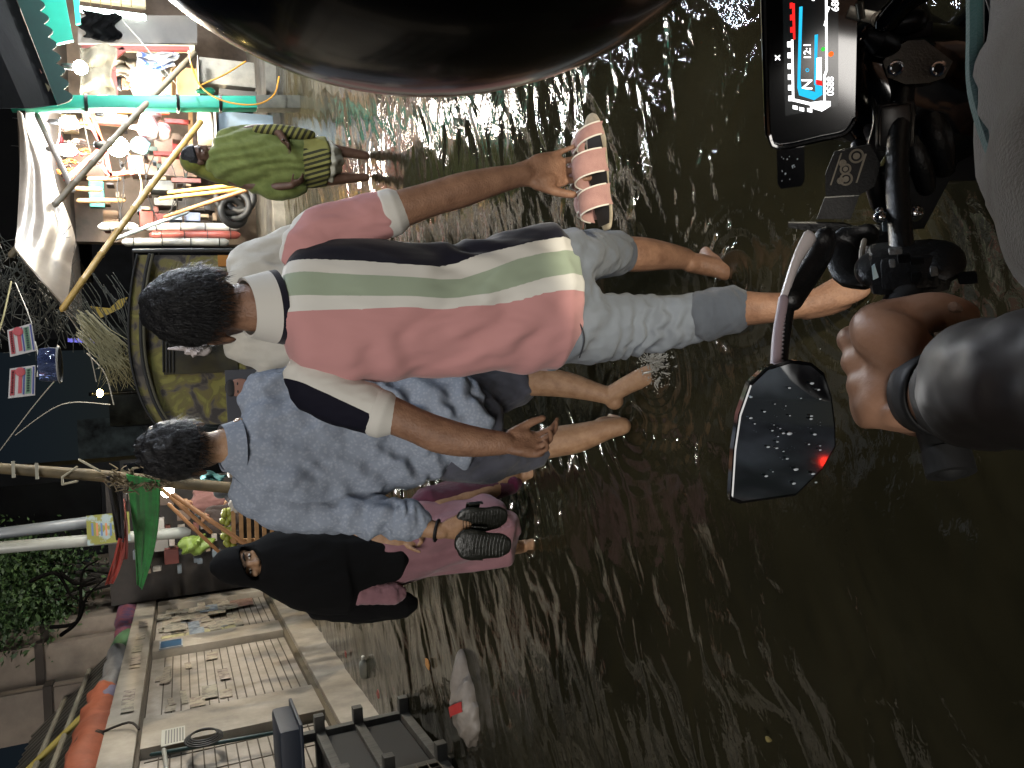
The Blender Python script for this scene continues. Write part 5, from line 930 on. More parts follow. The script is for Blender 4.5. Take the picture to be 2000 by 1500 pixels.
# sagging white tarp
ta = [(34, 214), (39, 260), (40, 320), (38, 380), (34, 440), (28, 484)]; tb = [(46, 226), (74, 280), (104, 340), (128, 410), (147, 480), (140, 530), (124, 600)]
def cur(P, t):
    t = t*(len(P)-1); i = min(int(t), len(P)-2); f_ = t-i; a, b_ = np.array(P[i], float), np.array(P[i+1], float); return a*(1-f_)+b_*f_
def tarp(u, v):
    p = cur(ta, u)*(1-v)+cur(tb, u)*v
    if u > .75: p = p+(np.array((70, 540))-p)*((u-.75)/.25)**2*.9*math.sin(math.pi*v)*0
    d = 9.9-2.6*u-.25*math.sin(math.pi*v)*(1-.4*u)+.06*math.sin(v*16+5*u)*math.sin(math.pi*u); return at(p[0]+3*math.sin(u*17+v*4)*v, p[1], d)
m = MB(); m.sheet(tarp, 60, 36, .012); m.thing('tarpaulin', TARPW, 'dusty white tarpaulin sagging from its rope above the stalls', 'tarpaulin')
YC = mat('orange_cable', '#b07a1c', .5); PC = mat('pale_cord', '#a49e92', .6)
cord('orange cable looping down in front of the teal post', [(368, 100, 9.5), (375, 130, 9.4), (395, 172, 9.4), (440, 198, 9.4), (500, 204, 9.4), (535, 185, 9.5), (545, 150, 9.6)], .009, YC)
cord('orange cable crossing towards the rider\'s helmet', [(395, 165, 9.6), (440, 145, 9.7), (480, 120, 9.8)], .009, YC)
cord('yellow flex curving down from the big bulb to the bamboo', [(248, 296, 10.7), (268, 330, 10.5), (277, 365, 9.6), (268, 395, 8.9), (254, 412, 8.6)], .008, mat('yellow_flex', '#a8843c', .5))
cord('white cord hanging between the two oval bulbs', [(105, 295, 11.2), (115, 270, 11.2), (118, 240, 11.3), (128, 225, 11.3)], .006, PC); cord('white wire dropping from the post to the dark pole', [(160, 218, 10.), (168, 260, 10.), (178, 305, 9.8)], .008, PC); cord('pale flex drooping from the lower oval bulb', [(142, 292, 11.2), (160, 300, 11.), (172, 300, 10.5)], .006, PC); cord('thin grey wire slanting across the bearded vendor', [(240, 40, 10.4), (300, 110, 10.4), (345, 165, 10.4)], .007, mat('grey_wire', '#4a4843', .6))
# lamps
def bulb(label, x, y, d, r, es, c='#fff6e6', oval=1., cap=None):
    r *= 1.3; o = empty('light_bulb', at(x, y, d), label, 'bulb', None); c_ = at(x, y, d)  # glass enlarged so that its shape stands in for the bloom
    m = MB(); m.ell(c_, (r, r, r*oval), None, 20, 12); m.build('glass', mat('bulb_%d_%s' % (es, c[1:]), c, .3, emit=c, es=es), o)
    m = MB(); m.tube([c_+A(0, 0, r*oval*.85), c_+A(0, 0, r*oval+.09)], [r*.5, r*.42], n=12); m.build('socket', BK, o); m = MB(); m.tube([c_+A(0, 0, r*oval+.08), c_+A(.02, .03, r*oval+.5)], [.006, .006], n=6); m.build('flex', BK, o)
bulb('round white bulb glowing beside the grey sackcloth', 157, 132, 9.9, .06, BE*1.0, '#fff4e8')
bulb('oval white bulb close to the teal post, upper of two', 134, 240, 11.2, .06, BE*1.0, '#f4fbff', 1.5); bulb('oval white bulb below the first, nearer the tarp', 131, 293, 11.2, .06, BE*1.0, '#f4fbff', 1.5)
bulb('big warm bulb blazing beside the plastic bags', 230, 286, 10.4, .095, BE*1.6, '#fff0d4'); bulb('bright bulb at the shop front near the helmet', 268, -35, 9.6, .075, BE*1.6, '#f4faff'); bulb('bright bulb farther along the shop front, hidden by the helmet', 330, -160, 8.0, .07, BE*1.6, '#f4faff'); bulb('bulb inside the shop behind the orange rack', 215, 225, 12.4, .06, BE*.9, '#fff2dc')

for k, (x, y, z) in enumerate(((3.1, 3.4, 2.7), (3.5, 4.6, 2.9), (3.7, 5.7, 2.8), (3.3, 4.0, 2.5), (2.9, 2.3, 2.8))):
    p = A(x, y, z); o = empty('light_bulb', p, 'white bulb in the row lighting the shops on the right, hidden by the helmet', 'bulb', 'bulbs along the right hand shops'); m = MB(); m.ell(p, (.028, .028, .034), None, 16, 10); m.build('glass', mat('row_bulb', '#eaf3ff', .3, emit='#e6f0ff', es=ROW_E), o); m = MB(); m.tube([p+A(0, 0, .03), p+A(0, 0, .12)], [.02, .02], n=10); m.build('socket', BK, o)
m = MB(); m.tube([A(2.8, 2.2, 2.95), A(3.5, 4.6, 3.04), A(4.3, 7.2, 3.15), A(4.8, 9.2, 3.1)], [.012]*4, n=8, sub=4); m.thing('cable', BK, 'black cable carrying the row of bulbs along the right hand shops', 'cable')
# ================================================================== covered van, hanging things, far market
CAMO = bpy.data.materials.new('camouflage_canvas')
def camo(m):
    m.use_nodes = True; nt = m.node_tree; L = nt.links.new; b = nt.nodes['Principled BSDF']; b.inputs['Roughness'].default_value = .85
    tc = nd(nt, 'ShaderNodeTexCoord'); n = nd(nt, 'ShaderNodeTexNoise'); n.inputs['Scale'].default_value = 7.5; n.inputs['Detail'].default_value = 3.5; n.inputs['Distortion'].default_value = 1.1; L(tc.outputs['Object'], n.inputs['Vector'])
    r = nd(nt, 'ShaderNodeValToRGB'); E = r.color_ramp.elements; E[0].position = .38; E[0].color = lin('#2f2b28'); E[1].position = .62; E[1].color = lin('#6d6934')
    e = E.new(.44); e.color = lin('#4a443c'); e = E.new(.49); e.color = lin('#5c5430'); e = E.new(.55); e.color = lin('#58532a'); L(n.outputs['Fac'], r.inputs['Fac']); L(r.outputs['Color'], b.inputs['Base Color']); return m
camo(CAMO)
D = 5.3; van = empty('covered_van', gz(900, 660), 'three wheeled van with dark camouflage canvas cover seen from behind', 'van')
arc = [(304, 829), (292, 812), (278, 786), (266, 752), (257, 715), (252, 675), (251, 630), (254, 580), (260, 535), (268, 498)]
lowr = [(560, 500), (560, 828)]
m = MB(); m.prism([at(x+22, y, D) for x, y in arc]+[at(x, y, D) for x, y in lowr], A(0, .04, 0)); m.build('back_cover', CAMO, van, smooth=False)
m = MB(); P = [at(x, y, D-.03) for x, y in arc]; Q = [p+A(0, 1.5, .02) for p in P]; k_ = len(P)
R2 = [at(x+26, y, D-.03) for x, y in arc]
m.add(P+Q+R2, [(i, i+1, k_+i+1, k_+i) for i in range(k_-1)]+[(i, i+1, 2*k_+i+1, 2*k_+i) for i in range(k_-1)]); m.build('roof_cover', CAMO, van)
for o_, r_, mm in ((24, .011, mat('dark_piping', '#121210', .8)), (30, .010, mat('khaki_piping', '#3d3a2a', .8)), (0, .007, mat('dark_piping', '', .8))):
    m = MB(); m.tube([at(x+o_, y, D-.045) for x, y in arc], [r_]*k_, n=8, sub=3); m.build('piping', mm, van)
m = MB(); m.tube([at(262, 490, D), at(330, 489, D), at(600, 489, D)], [.012]*3, n=8); m.build('frame_tube', mat('grey_tube', '#3d3d3c', .5, .5), van)
m = MB(); pbox(m, 316, 466, 652, 726, D-.012, .02, .004); wn = m.build('rear_flap', mat('camo_shade', '#211f1b', .9, col2='#332f1c', ns=9), van)
for y in (655, 661, 667): pass
for x in (318, 325, 331, 338):
    m = MB(); m.tube([at(x, 652, D-.016), at(x+1, 726, D-.016)], [.006]*2, n=6); m.build('flap_fold', mat('dark_piping', '', .8), wn)
m = MB(); pbox(m, 425, 462, 498, 520, D-.02, .02, .003); m.build('orange_panel', mat('orange_canvas', '#8a5a1c', .8), van)
po = MB(); pbox(po, 439, 520, 723, 832, D-.022, .012, .002); pst = po.build('portrait_poster', mat('slate_poster', '#34353a', .5), van, smooth=False)
fc = at(468, 757, D-.025); s_ = .062
m = MB(); m.ell(fc, (s_*.95, .006, s_*1.25)); m.build('printed_face', mat('printed_skin', '#7d5a4c', .6), pst)
m = MB(); m.ell(fc+A(0, .0, s_*.85), (s_*.9, .0068, s_*.6)); m.build('printed_hair', mat('printed_black', '#0e0c0c', .6), pst)
for q in (-1, 1): m = MB(); m.ell(fc+A(.025*q, -.003, .012), (.012, .004, .006)); m.build('printed_eye', MATS['printed_black'], pst)
m = MB(); m.ell(fc+A(0, -.003, -.04), (.02, .004, .006)); m.build('printed_mouth', LIP, pst); m = MB(); m.ell(fc+A(0, .0, -.17), (.13, .005, .1)); m.build('printed_shoulders', mat('printed_white', '#8d908e', .6), pst)
m = MB(); m.box(A(.6, D+.8, .55), (1.15, 1.4, .5), None, .03); m.build('body', mat('dark_green_paint', '#1b2a22', .5), van)
for x, y in ((.05, D+.3), (1.15, D+.3), (.6, D+1.8)):
    m = MB(); m.tube([A(x, y+.24*math.cos(a), .15+.24*math.sin(a)) for a in np.linspace(0, 2*math.pi, 25)], [.045]*25, n=10, cap=0); m.build('wheel', RUB, van)
m = MB(); c_ = at(383, 678, D-.09); m.ell(c_, (.06, .05, .085), None, 20, 14, lambda d: 1+.15*math.sin(7*d[0]+9*d[2])); m.tube([c_+A(0, .02, .07), c_+A(0, .05, .16)], [.02, .006], n=8); m.thing('paper_bag', mat('white_paper', '#b9b0ae', .8, bump=.6, bs=20), 'crumpled white bag hung on the back of the camouflage van', 'bag')
# notices on a wire
def notice(label, pts, d):
    r = empty('notice', at(*pts[0], d), label, 'sign', 'notices hanging from the overhead wire'); P = [at(x, y, d) for x, y in pts]   # top right, top left, bottom left, bottom right (upright sense)
    m = MB(); m.prism(P, A(0, .012, 0)); b = m.build('board', mat('white_board', '#a9a5a2', .6), r, smooth=False)
    f_ = lambda u, v: P[0]*(1-u)*(1-v)+P[1]*u*(1-v)+P[2]*u*v+P[3]*(1-u)*v-A(0, .002, 0)
    def stripe_(u0, u1, v0, v1, mm):
        q = MB(); q.prism([f_(u0, v0), f_(u1, v0), f_(u1, v1), f_(u0, v1)], A(0, -.0015, 0)); q.build('printed_band', mm, b, smooth=False)
    stripe_(.06, .92, .06, .22, mat('print_red', '#8f3a40', .7)); stripe_(.25, .88, .36, .5, mat('print_red2', '#a0454a', .7)); stripe_(.05, .93, .54, .6, mat('print_blue', '#3a437a', .7)); stripe_(.08, .92, .64, .85, mat('print_green', '#5d7a66', .7)); stripe_(.04, .95, .9, .96, mat('print_blue', '', .7))
    for k in range(9): u = .12+.085*k; stripe_(u, u+.05, .10, .18, mat('print_pale', '#c9b0b0', .7)); stripe_(u, u+.05, .69, .80, mat('print_blue', '', .7))
    q = MB(); q.ell(f_(.16, .42)-A(0, .003, 0), (.028, .003, .028)); q.build('printed_seal', mat('print_red2', '', .7), b)
    return r
notice('white notice with red, blue and green printed bands, right hand one of two hanging boards', [(14, 645), (20, 697), (70, 685), (62, 631)], 5.6); notice('white notice with red, blue and green printed bands, left hand one beside the blue jar', [(19, 720), (16, 778), (68, 772), (69, 713)], 5.6)
cord('white wire holding the notices and the blue jar', [(69, 668, 5.6), (74, 690, 5.6), (75, 712, 5.6), (73, 735, 5.6)], .004, mat('white_wire', '#d2d0c4', .5), 'wire')
cord('thin pale wire running up from the right hand notice', [(62, 632, 5.6), (50, 600, 5.8), (30, 552, 6.4)], .003, PC, 'wire'); cord('yellowish rope slanting across the top of the picture', [(-10, 665, 6.), (5, 625, 6.2), (22, 550, 6.8)], .006, mat('straw_rope', '#9c9160', .8), 'rope')
jr = empty('jar', at(118, 712, 5.5), 'big transparent blue plastic jar hanging under the wire', 'jar'); c0, c1 = at(116, 712, 5.5), at(78, 712, 5.5)
m = MB(); m.tube([c0, c0*.5+c1*.5, c1], [.105, .108, .10], n=28, cap=0); m.build('jar_body', mat('blue_clear_plastic', '#5a6688', .06, col2='#20284a', ns=7, trans=.5), jr); m = MB(); m.tube([c0+A(.112*math.cos(a), .112*math.sin(a), .0) for a in np.linspace(0, 2*math.pi, 29)], [.007]*29, n=6, cap=0); m.build('rim', mat('pale_plastic', '#7d7c78', .4), jr)
# dry fibres and tangled wires
rng = random.Random(5)
m = MB()
for k in range(110):
    y0 = rng.uniform(640, 700); x0 = 190+rng.uniform(-12, 25); L_ = rng.uniform(40, 78); m.tube([at(x0-30, y0-35, 6.1), at(x0+5, y0, 6.0), at(x0+25+rng.uniform(-8, 25), y0+L_*.5, 6.0), at(x0+8+rng.uniform(-5, 55), y0+L_, 6.1)], [.0025, .003, .003, .0015], n=4, sub=3)
m.thing('straw_bundle', mat('dry_straw', '#807a5a', .8), 'bundle of pale dry straw drooping beside the camouflage canopy', 'straw')
m = MB()
for k in range(150):
    x0, y0 = rng.uniform(-5, 130), rng.uniform(495, 650); m.tube([at(x0, y0, 8.), at(x0+rng.uniform(-30, 30), y0+rng.uniform(-40, 40), 8.1), at(x0+rng.uniform(-55, 55), y0+rng.uniform(-70, 70), 8.)], [.005, .004, .003], n=4, sub=4)
m.thing('wire_tangle', mat('dusty_wire', '#4d4f48', .8, col2='#2a2b28', ns=8), 'dense tangle of dusty cables and dry creeper beside the tarp', 'cables')
m = MB()
for k in range(60):
    x0, y0 = rng.uniform(120, 250), rng.uniform(560, 660); m.tube([at(x0-20, y0-30, 9.), at(x0, y0, 9.), at(x0+rng.uniform(0, 40), y0+rng.uniform(10, 60), 9.)], [.004, .004, .003], n=4, sub=3)
m.thing('wire_tangle', MATS['dusty_wire'], 'loose bunch of dark cables above the camouflage canopy', 'cables')
for k, pts in enumerate(([(120, 600, 7.2), (150, 640, 7.5), (175, 690, 8), (188, 745, 8.4)], [(122, 600, 7.2), (165, 640, 7.5), (195, 700, 8), (192, 720, 8.4)], [(0, 880, 14), (60, 800, 13), (110, 740, 12)], [(30, 850, 14), (120, 790, 13), (215, 790, 12)], [(170, 690, 10), (205, 730, 10), (222, 790, 10)])):
    cord(('thin pale cable drooping from the bamboo tip', 'second pale cable drooping from the bamboo tip into the straw', 'faint cable crossing the dark sky, upper one', 'faint cable crossing the dark sky under the street lamp', 'short bright cable end beside the street lamp')[k], pts, .005 if k < 2 else .007, PC)
yb = poly_thing('awning_bit', 'tilted bit of awning behind the canopy, yellow light put into its colour', 'sign', [(176, 598), (196, 620), (238, 600), (249, 580), (232, 585), (214, 602)], 9.4, .05, mat('yellow_lit_awning', '#8f7a2a', .6));  # yellow light falling on the awning is put into its base colour
poly_thing('awning', 'blue tarp strip hanging in the dark behind the jar', 'awning', [(132, 660), (190, 662), (190, 670), (132, 668)], 13., .05, mat('blue_tarp', '#2a2a80', .6))
# street lamp far down the street
lp = empty('street_lamp', A(at(195, 768, 24)[0], 24.3, -.1), 'distant street lamp shining yellow over the dark street', 'lamp'); c_ = at(195, 768, 24)
m = MB(); m.ell(c_, (.11, .11, .08), None, 32, 20); m.build('lamp_glass', mat('street_yellow', '#ffe9a0', .3, emit='#ffe08a', es=110.), lp); m = MB(); m.tube([A(c_[0], 24.3, -.1), A(c_[0], 24.3, c_[2]+.3), A(c_[0], 24.0, c_[2]+.2)], [.06, .05, .03], n=10); m.build('pole', DKM, lp)
# far dark houses
for k, (x0, x1, y0, y1, d, c, lab) in enumerate(((205, 420, 640, 820, 26, '#2a2e2e', 'dark far house straight down the street'), (-80, 420, 470, 655, 30, '#15171a', 'tall unlit house behind the wire tangle'), (-200, 420, 935, 1060, 19, '#121315', 'tall unlit house behind the bamboo post'), (150, 420, 820, 925, 34, '#323a3c', 'low grey house at the far end of the street'), (-60, 140, 60, 480, 16.5, '#08090b', 'black upper storey above the stalls'))):
    h_ = empty('house', A(*(gz(700, (y0+y1)/2)*0+A(at(x1, (y0+y1)/2, d)[0], d, 0))), lab, 'house'); m = MB(); a, b_ = at(x0, y0, d), at(x1, y1, d); zt = a[2] if k < 4 else a[2]; zb = -.1 if k < 4 else b_[2]
    m.box(A((a[0]+b_[0])/2, d+2, (zt+zb)/2), (abs(a[0]-b_[0]), 4, zt-zb)); m.build('wall', mat('night_wall_%d' % k, c, .9, col2='#0c0d0e', ns=1.2, spec=.1), h_)
    for q in range(3 if k < 4 else 0):
        m = MB(); xx = a[0]+(b_[0]-a[0])*(q+.5)/3; m.box(A(xx, d-.02, min(2.4, zt*.6)), (.7, .08, .9)); wf = m.build('window', mat('dark_frame', '#0a0a0a', .8), h_); m = MB(); m.box(A(xx, d-.065, min(2.4, zt*.6)), (.56, .01, .76)); m.build('pane', mat('night_glass', '#05070a', .1), wf)
# bamboo utility post with a bracket, flags
bp_o = empty('bamboo_post', gz(760, 930), 'thick upright bamboo post carrying white ties and a bracket', 'post'); 
m = MB(); pts = [at(-40, 912, 9.5), at(100, 922, 9.5), at(205, 930, 9.5), at(330, 942, 9.5), at(480, 955, 9.5), A(*(at(700, 965, 9.5)[:2]), -.15)]; m.tube(pts, [.055, .06, .065, .065, .065, .065], n=16, sub=4); m.build('stem', mat('brown_green_bamboo', '#5f5238', .7, col2='#463d2a', ns=4), bp_o)
for x, y in ((26, 917), (72, 920)): m = MB(); m.box(at(x, y, 9.42), (.17, .02, .03)); m.build('tie', mat('white_tie', '#8d8a7c', .7), bp_o)
for p, q in (((150, 912), (122, 932)), ((122, 932), (122, 946)), ((122, 946), (150, 940)), ((155, 898), (195, 920))): m = MB(); m.tube([at(*p, 9.4), at(*q, 9.4)], [.012, .012], n=8); m.build('bracket', mat('pale_bracket', '#8f8a78', .6), bp_o)
m = MB()
for k in range(70):
    x0, y0 = rng.uniform(205, 330), rng.uniform(918, 955); m.tube([at(x0, y0, 9.4), at(x0+rng.uniform(-14, 14), y0+rng.uniform(-10, 10), 9.35), at(x0+rng.uniform(-22, 22), y0+rng.uniform(-14, 14), 9.4)], [.009, .008, .005], n=5, sub=2)
m.thing('wire_tangle', mat('brown_wire', '#55493a', .8, col2='#7d7058', ns=9), 'knot of cables and twine wound round the bamboo post', 'cables')
def drape(name, label, A0, B0, A1, B1, d0, d1, mm, cat_, sag=.35):
    a0, b0, a1, b1 = at(*A0, d0), at(*B0, d0), at(*A1, d1), at(*B1, d1)
    def fn(u, v):
        p = (a0*(1-v)+b0*v)*(1-u)+(a1*(1-v)+b1*v)*u; return p+A(0, -.05*math.sin(v*5.5+u*2.6)*(1-.4*u)-.022*math.sin(v*13-u*5)-.01*math.sin(v*31+u*3), -sag*math.sin(math.pi*u)*(.3+.7*v*v))
    m = MB(); m.sheet(fn, 40, 26, .012); return m.thing(name, mm, label, cat_)
drape('flag', 'black cloth flag hanging from the bamboo post towards the wall', (208, 930), (234, 928), (228, 1055), (242, 1058), 9.4, 10.5, cloth('black_flag_cloth', '#121117', weave=120), 'flag', .02)
drape('flag', 'red cloth tail hanging below the black flag', (232, 1050), (244, 1052), (206, 1142), (222, 1138), 10.4, 12.5, cloth('red_flag_cloth', '#a03024', weave=120), 'flag', .04); drape('flag', 'narrow dark red cloth strip along the black flag', (238, 975), (242, 975), (236, 1096), (250, 1090), 10.2, 12., cloth('dark_red_cloth', '#64201c', weave=120), 'flag', .02)
drape('cloth', 'bright green cloth slung from the bamboo post to the boundary wall', (247, 926), (312, 940), (268, 1142), (278, 1150), 9.3, 12.8, cloth('green_cloth', '#1d7a34', '#166028', ns=3, weave=120), 'cloth', .07)
# pipes and banner
pole('drain_pipe', 'short grey drain pipe above the yellow banner', 'pipe', at(172, 1020, 13.), at(-30, 1046, 13.), .085, .085, mat('grey_pvc', '#6a6f74', .4)); pole('drain_pipe', 'long white drain pipe left of the black and red flag', 'pipe', at(362, 1040, 12.8), at(-30, 1072, 12.8), .085, .085, mat('white_pvc', '#9a9c98', .4, col2='#83857f', ns=2))
bn = empty('banner', at(250, 1030, 12.5), 'yellow and blue printed paper banner pasted behind the flag', 'banner'); m = MB(); pbox(m, 168, 255, 1008, 1056, 12.6, .02, 0); bb_ = m.build('paper', mat('yellow_print', '#6c6d30', .7, col2='#7d8c90', ns=3, contrast=(.48, .52)), bn, smooth=False)
for k in range(8): m = MB(); pbox(m, 178+9*k, 183+9*k, 1022, 1046, 12.595, .01, 0); m.build('printed_mark', mat(('print_a', 'print_b')[k % 2], ('#4a5f86', '#a06a4a')[k % 2], .7), bb_, smooth=False)
m = MB(); pbox(m, -40, 200, 955, 1020, 15., .1); m.thing('awning_sheet', DARKC, 'black plastic sheet hanging high behind the pipes', 'sheet')
# far market on the left bank
wl = empty('market_stall', at(500, 1000, 13.5), 'cluttered market stall behind the bamboo post', 'stall')
m = MB(); pbox(m, 205, 620, 945, 1125, 14.5, .1); m.build('back_wall', mat('stall_back', '#2b2623', .9, col2='#1c1917', ns=3), wl); m = MB(); pbox(m, 560, 640, 945, 1090, 10.6, 1.2); m.build('platform', CONC, wl)
for k, (x0, x1, y0, y1, d, c1, lab) in enumerate(((262, 300, 1040, 1062, 13.5, '#8a8580', 'pale carton behind the green cloth'), (300, 322, 1015, 1040, 13.5, '#9c9690', 'white carton with red label behind the green cloth'), (300, 330, 1052, 1075, 13.4, '#7d7974', 'grey carton on the low shelf left of the green cloth'), (330, 342, 1052, 1066, 13., '#a39a92', 'small white box near the lime bundle'), (300, 340, 960, 985, 13.6, '#5d5048', 'brown carton high in the cluttered stall'), (345, 372, 995, 1015, 13.2, '#6f5c50', 'brown box behind the crouching seller'), (320, 350, 1076, 1100, 12.9, '#5b2b26', 'dark red bundle on the end of the stall'))):
    m = MB(); pbox(m, x0, x1, y0, y1, d, .3, .015); m.thing('carton', mat('goods_%s' % c1[1:], c1, .7, bump=.2, bs=20), lab, 'box', 'goods in the far left stall')
cr = empty('slatted_crate', at(540, 1020, 9.8), 'pale slatted wooden crate full of fruit beside the veiled woman', 'crate')
for k in range(7):
    m = MB(); x = 455+15*k; m.bar(at(x, 985, 9.7), at(x+2, 1062, 9.7), .025, .045, (0, 0, 1)); m.build('slat', WOOD, cr, smooth=False)
for y in (992, 1056): m = MB(); m.bar(at(448, y, 9.75), at(552, y, 9.75), .05, .04, (0, 1, 0)); m.build('corner_post', WOOD, cr, smooth=False)
m = MB(); pbox(m, 470, 550, 1000, 1055, 9.9, .35); m.build('filling', mat('shaded_filling', '#0c0b0d', .8, col2='#1c2a5c', ns=3, contrast=(.58, .62)), cr)  # near-black colour puts in the shade between the slats
for k in range(22):
    m = MB(); m.ell(at(rng.uniform(434, 456), rng.uniform(992, 1066), 9.75), (.045, .045, .04), None, 12, 8); m.thing('lime_fruit', mat('yellow_green_fruit', '#6f7426', .5), 'small yellow green fruit heaped on top of the slatted crate', 'fruit', 'fruit heaped on the crate')
m = MB(); m.ell(at(384, 1064, 11.5), (.13, .14, .22), None, 28, 20, lambda d: 1+.14*math.sin(5*d[0]+7*d[2])+.08*math.sin(11*d[2]+5*d[1])); m.thing('bundle', mat('lime_poly', '#43541a', .6, col2='#566822', ns=9, bump=.5, bs=20), 'lime green plastic bundle beside the veiled woman\'s head', 'bundle'); ground_cloth('cloth', 'pale teal cloth hanging beside the man in the blue shirt', mat('pale_teal', '#2d5a5c', .8), 393, 440, 925, 952, 10.5, 9)
m = MB(); pbox(m, 446, 492, 917, 930, 9.4, .3, .02); m.thing('case', mat('brown_grey_case', '#6d6355', .6), 'tall brownish case standing against the louvred grey box', 'box')
lv = empty('louvred_box', at(495, 945, 9.3), 'grey box with fine louvres beside the blue shirted man\'s shoulder', 'box'); m = MB(); pbox(m, 460, 486, 932, 966, 9.3, .3, .01); m.build('casing', mat('warm_grey_box', '#6b675c', .6), lv)
for k in range(6): m = MB(); pbox(m, 462, 485, 958+3*k, 959.2+3*k, 9.29, .02, 0); m.build('louvre', BK, lv, smooth=False)
m = MB(); m.ell(at(462, 985, 9.2), (.09, .08, .08), None, 18, 12, lambda d: 1+.12*math.sin(6*d[0]+8*d[2])); m.thing('bundle', mat('white_bundle', '#9a968e', .8), 'small white bundle on top of the slatted crate', 'bundle')
g5 = random.Random(31)
for k in range(48):
    x = g5.uniform(235, 430); y = g5.uniform(948, 1112); h_ = g5.uniform(6, 20); w_ = g5.uniform(5, 16); c1 = g5.choice(('#5a4a3e', '#8a8078', '#3a3230', '#9a9288', '#2c2a2c', '#6a4038', '#5a6268', '#7a6a58'))
    m = MB(); pbox(m, x, x+h_, y, y+w_, 13.7+g5.uniform(0, .6), .2, .012); m.thing('goods_packet', mat('goods_%s' % c1[1:], c1, .7, bump=.2, bs=20), 'small muted packet among the clutter of the far left stall', 'packet', 'packets in the far left stall')
pole('bamboo_pole', 'long bamboo strut slanting from the bulb down to the crate', 'pole', at(338, 966, 9.2), at(485, 1066, 8.9), .026, .024, mat('brown_bamboo', '', .6), knots=1); pole('bamboo_pole', 'bamboo strut slanting from behind the green cloth', 'pole', at(300, 940, 9.8), at(412, 1040, 9.6), .024, .022, mat('brown_bamboo', '', .6), knots=1); pole('bamboo_pole', 'short bamboo strut under the longer slanting ones', 'pole', at(330, 985, 10.), at(430, 1080, 9.9), .022, .02, mat('brown_bamboo', '', .6), knots=1)
bulb('small white bulb glowing behind the green cloth', 327, 959, 10.4, .06, BE*.5, '#fffaf0')
p_ = at(430, 978, 11.3); bystander('woman in black head scarf bending over the fruit crate', A(p_[0], 11.3, p_[2]-1.25), 1.36, (.8, -.6), cloth('dark_blouse', '#1a1a20'), SK2, None, scarf=cloth('black_scarf', '#0b0d11'), bend=.3)
p_ = at(388, 1025, 11.8); bystander('dark haired seller in a brown shirt beside the lime bundle', A(p_[0], 11.8, p_[2]-1.25), 1.36, (.5, -.8), cloth('brown_shirt', '#2a201c'), SK1, HAIR, bend=.5)
p_ = at(362, 985, 12.6); bystander('blurred bystander in a dull pink shirt behind the bamboo strut', A(p_[0], 12.6, p_[2]-1.56), 1.7, (.2, -1), cloth('dull_pink_shirt', '#6a4a46'), SK2, HAIR)
# ================================================================== boundary wall on the left
XW = -2.86
WALLM = mat('weathered_limewash', '#a59b8b', .75, col2='#736b60', ns=1.8, bump=.4, bs=14, contrast=(.3, .72)); PANEL = mat('dusty_shutter', '#a0968a', .6, col2='#787063', ns=2.5, bump=.2, bs=30); DGAP = mat('groove_shadow', '#4a4237', .95)
bwall = empty('boundary_wall', A(XW-.2, 10, -.15), 'long beige boundary wall with grooved shutters, pilasters and pasted paper', 'wall')
def wb(m, y0, y1, z0, z1, x0, x1, bev=.01): return m.box(A((x0+x1)/2, (y0+y1)/2, (z0+z1)/2), (x1-x0, y1-y0, z1-z0), None, bev)
YP = lambda y, x=450: float(wx(x, y, XW)[1])
Y0, Y1 = 3.2, 16.2
m = MB(); wb(m, Y0, Y1, -.2, 2.12, XW-.45, XW-.16); m.build('wall_body', WALLM, bwall, smooth=False)
m = MB(); wb(m, Y0, Y1, -.2, .36, XW-.2, XW+.03, .015); m.build('plinth', WALLM, bwall)
m = MB(); wb(m, Y0, Y1, .36, .42, XW-.2, XW-.03, .01); m.build('plinth_groove', mat('brown_ledge', '#5d5342', .95), bwall)  # strip in a darker brown than the wall
m = MB(); wb(m, Y0, Y1, 2.12, 2.42, XW-.45, XW+.02, .02); m.build('coping', WALLM, bwall)
m = MB(); wb(m, Y0, Y1, 2.085, 2.12, XW-.2, XW-.05, 0); m.build('coping_groove', DGAP, bwall, smooth=False)
ys = [YP(1478), YP(1388), YP(1243), YP(1165), YP(1142)]
pil = [(Y0, 4.9), (YP(1425), YP(1368)), (YP(1247), YP(1226)), (YP(1163), YP(1154)), (YP(1136), Y1)]
for a, b_ in pil: m = MB(); wb(m, a, b_, .42, 2.085, XW-.2, XW, .012); m.build('pilaster', WALLM, bwall)
for k, ((a0, a1), (b0, b1)) in enumerate(zip(pil, pil[1:])):
    m = MB(); wb(m, a1+.02, b0-.02, .42, 2.085, XW-.17, XW-.10, .0); sp = m.build('shutter', PANEL, bwall, smooth=False)
    n_ = 16
    for j in range(n_):
        z = .5+j*(1.52/n_); m = MB(); wb(m, a1+.04, b0-.04, z, z+.012, XW-.11, XW-.094, 0); m.build('groove', DGAP, sp, smooth=False)
    if k == 0:
        for j in range(7): y = a1+.1+j*(b0-a1-.2)/6; m = MB(); wb(m, y, y+.012, .45, 2.05, XW-.11, XW-.093, 0); m.build('groove', DGAP, sp, smooth=False)
pr = random.Random(11)
PAP = [mat('paper_%d' % i, c, .85, col2=c2, ns=14, contrast=(.45, .6)) for i, (c, c2) in enumerate((('#8f8878', '#6d675c'), ('#978e7c', '#7a6c60'), ('#80868a', '#5c646e'), ('#a39b74', '#8a8462'), ('#86695a', '#6d5244'), ('#8f857a', '#625850')))]
def paper(y0, y1, z0, z1, x, i, name='poster'):
    m = MB(); t = pr.uniform(-.03, .03); m.prism([A(x, y0, z0+t), A(x, y1, z0), A(x, y1, z1), A(x, y0, z1+t)], A(.004, 0, 0)); return m.build(name, PAP[i], bwall, smooth=False)
pa, pb_ = pil[2][1], pil[3][0]       # shutter plastered with bills
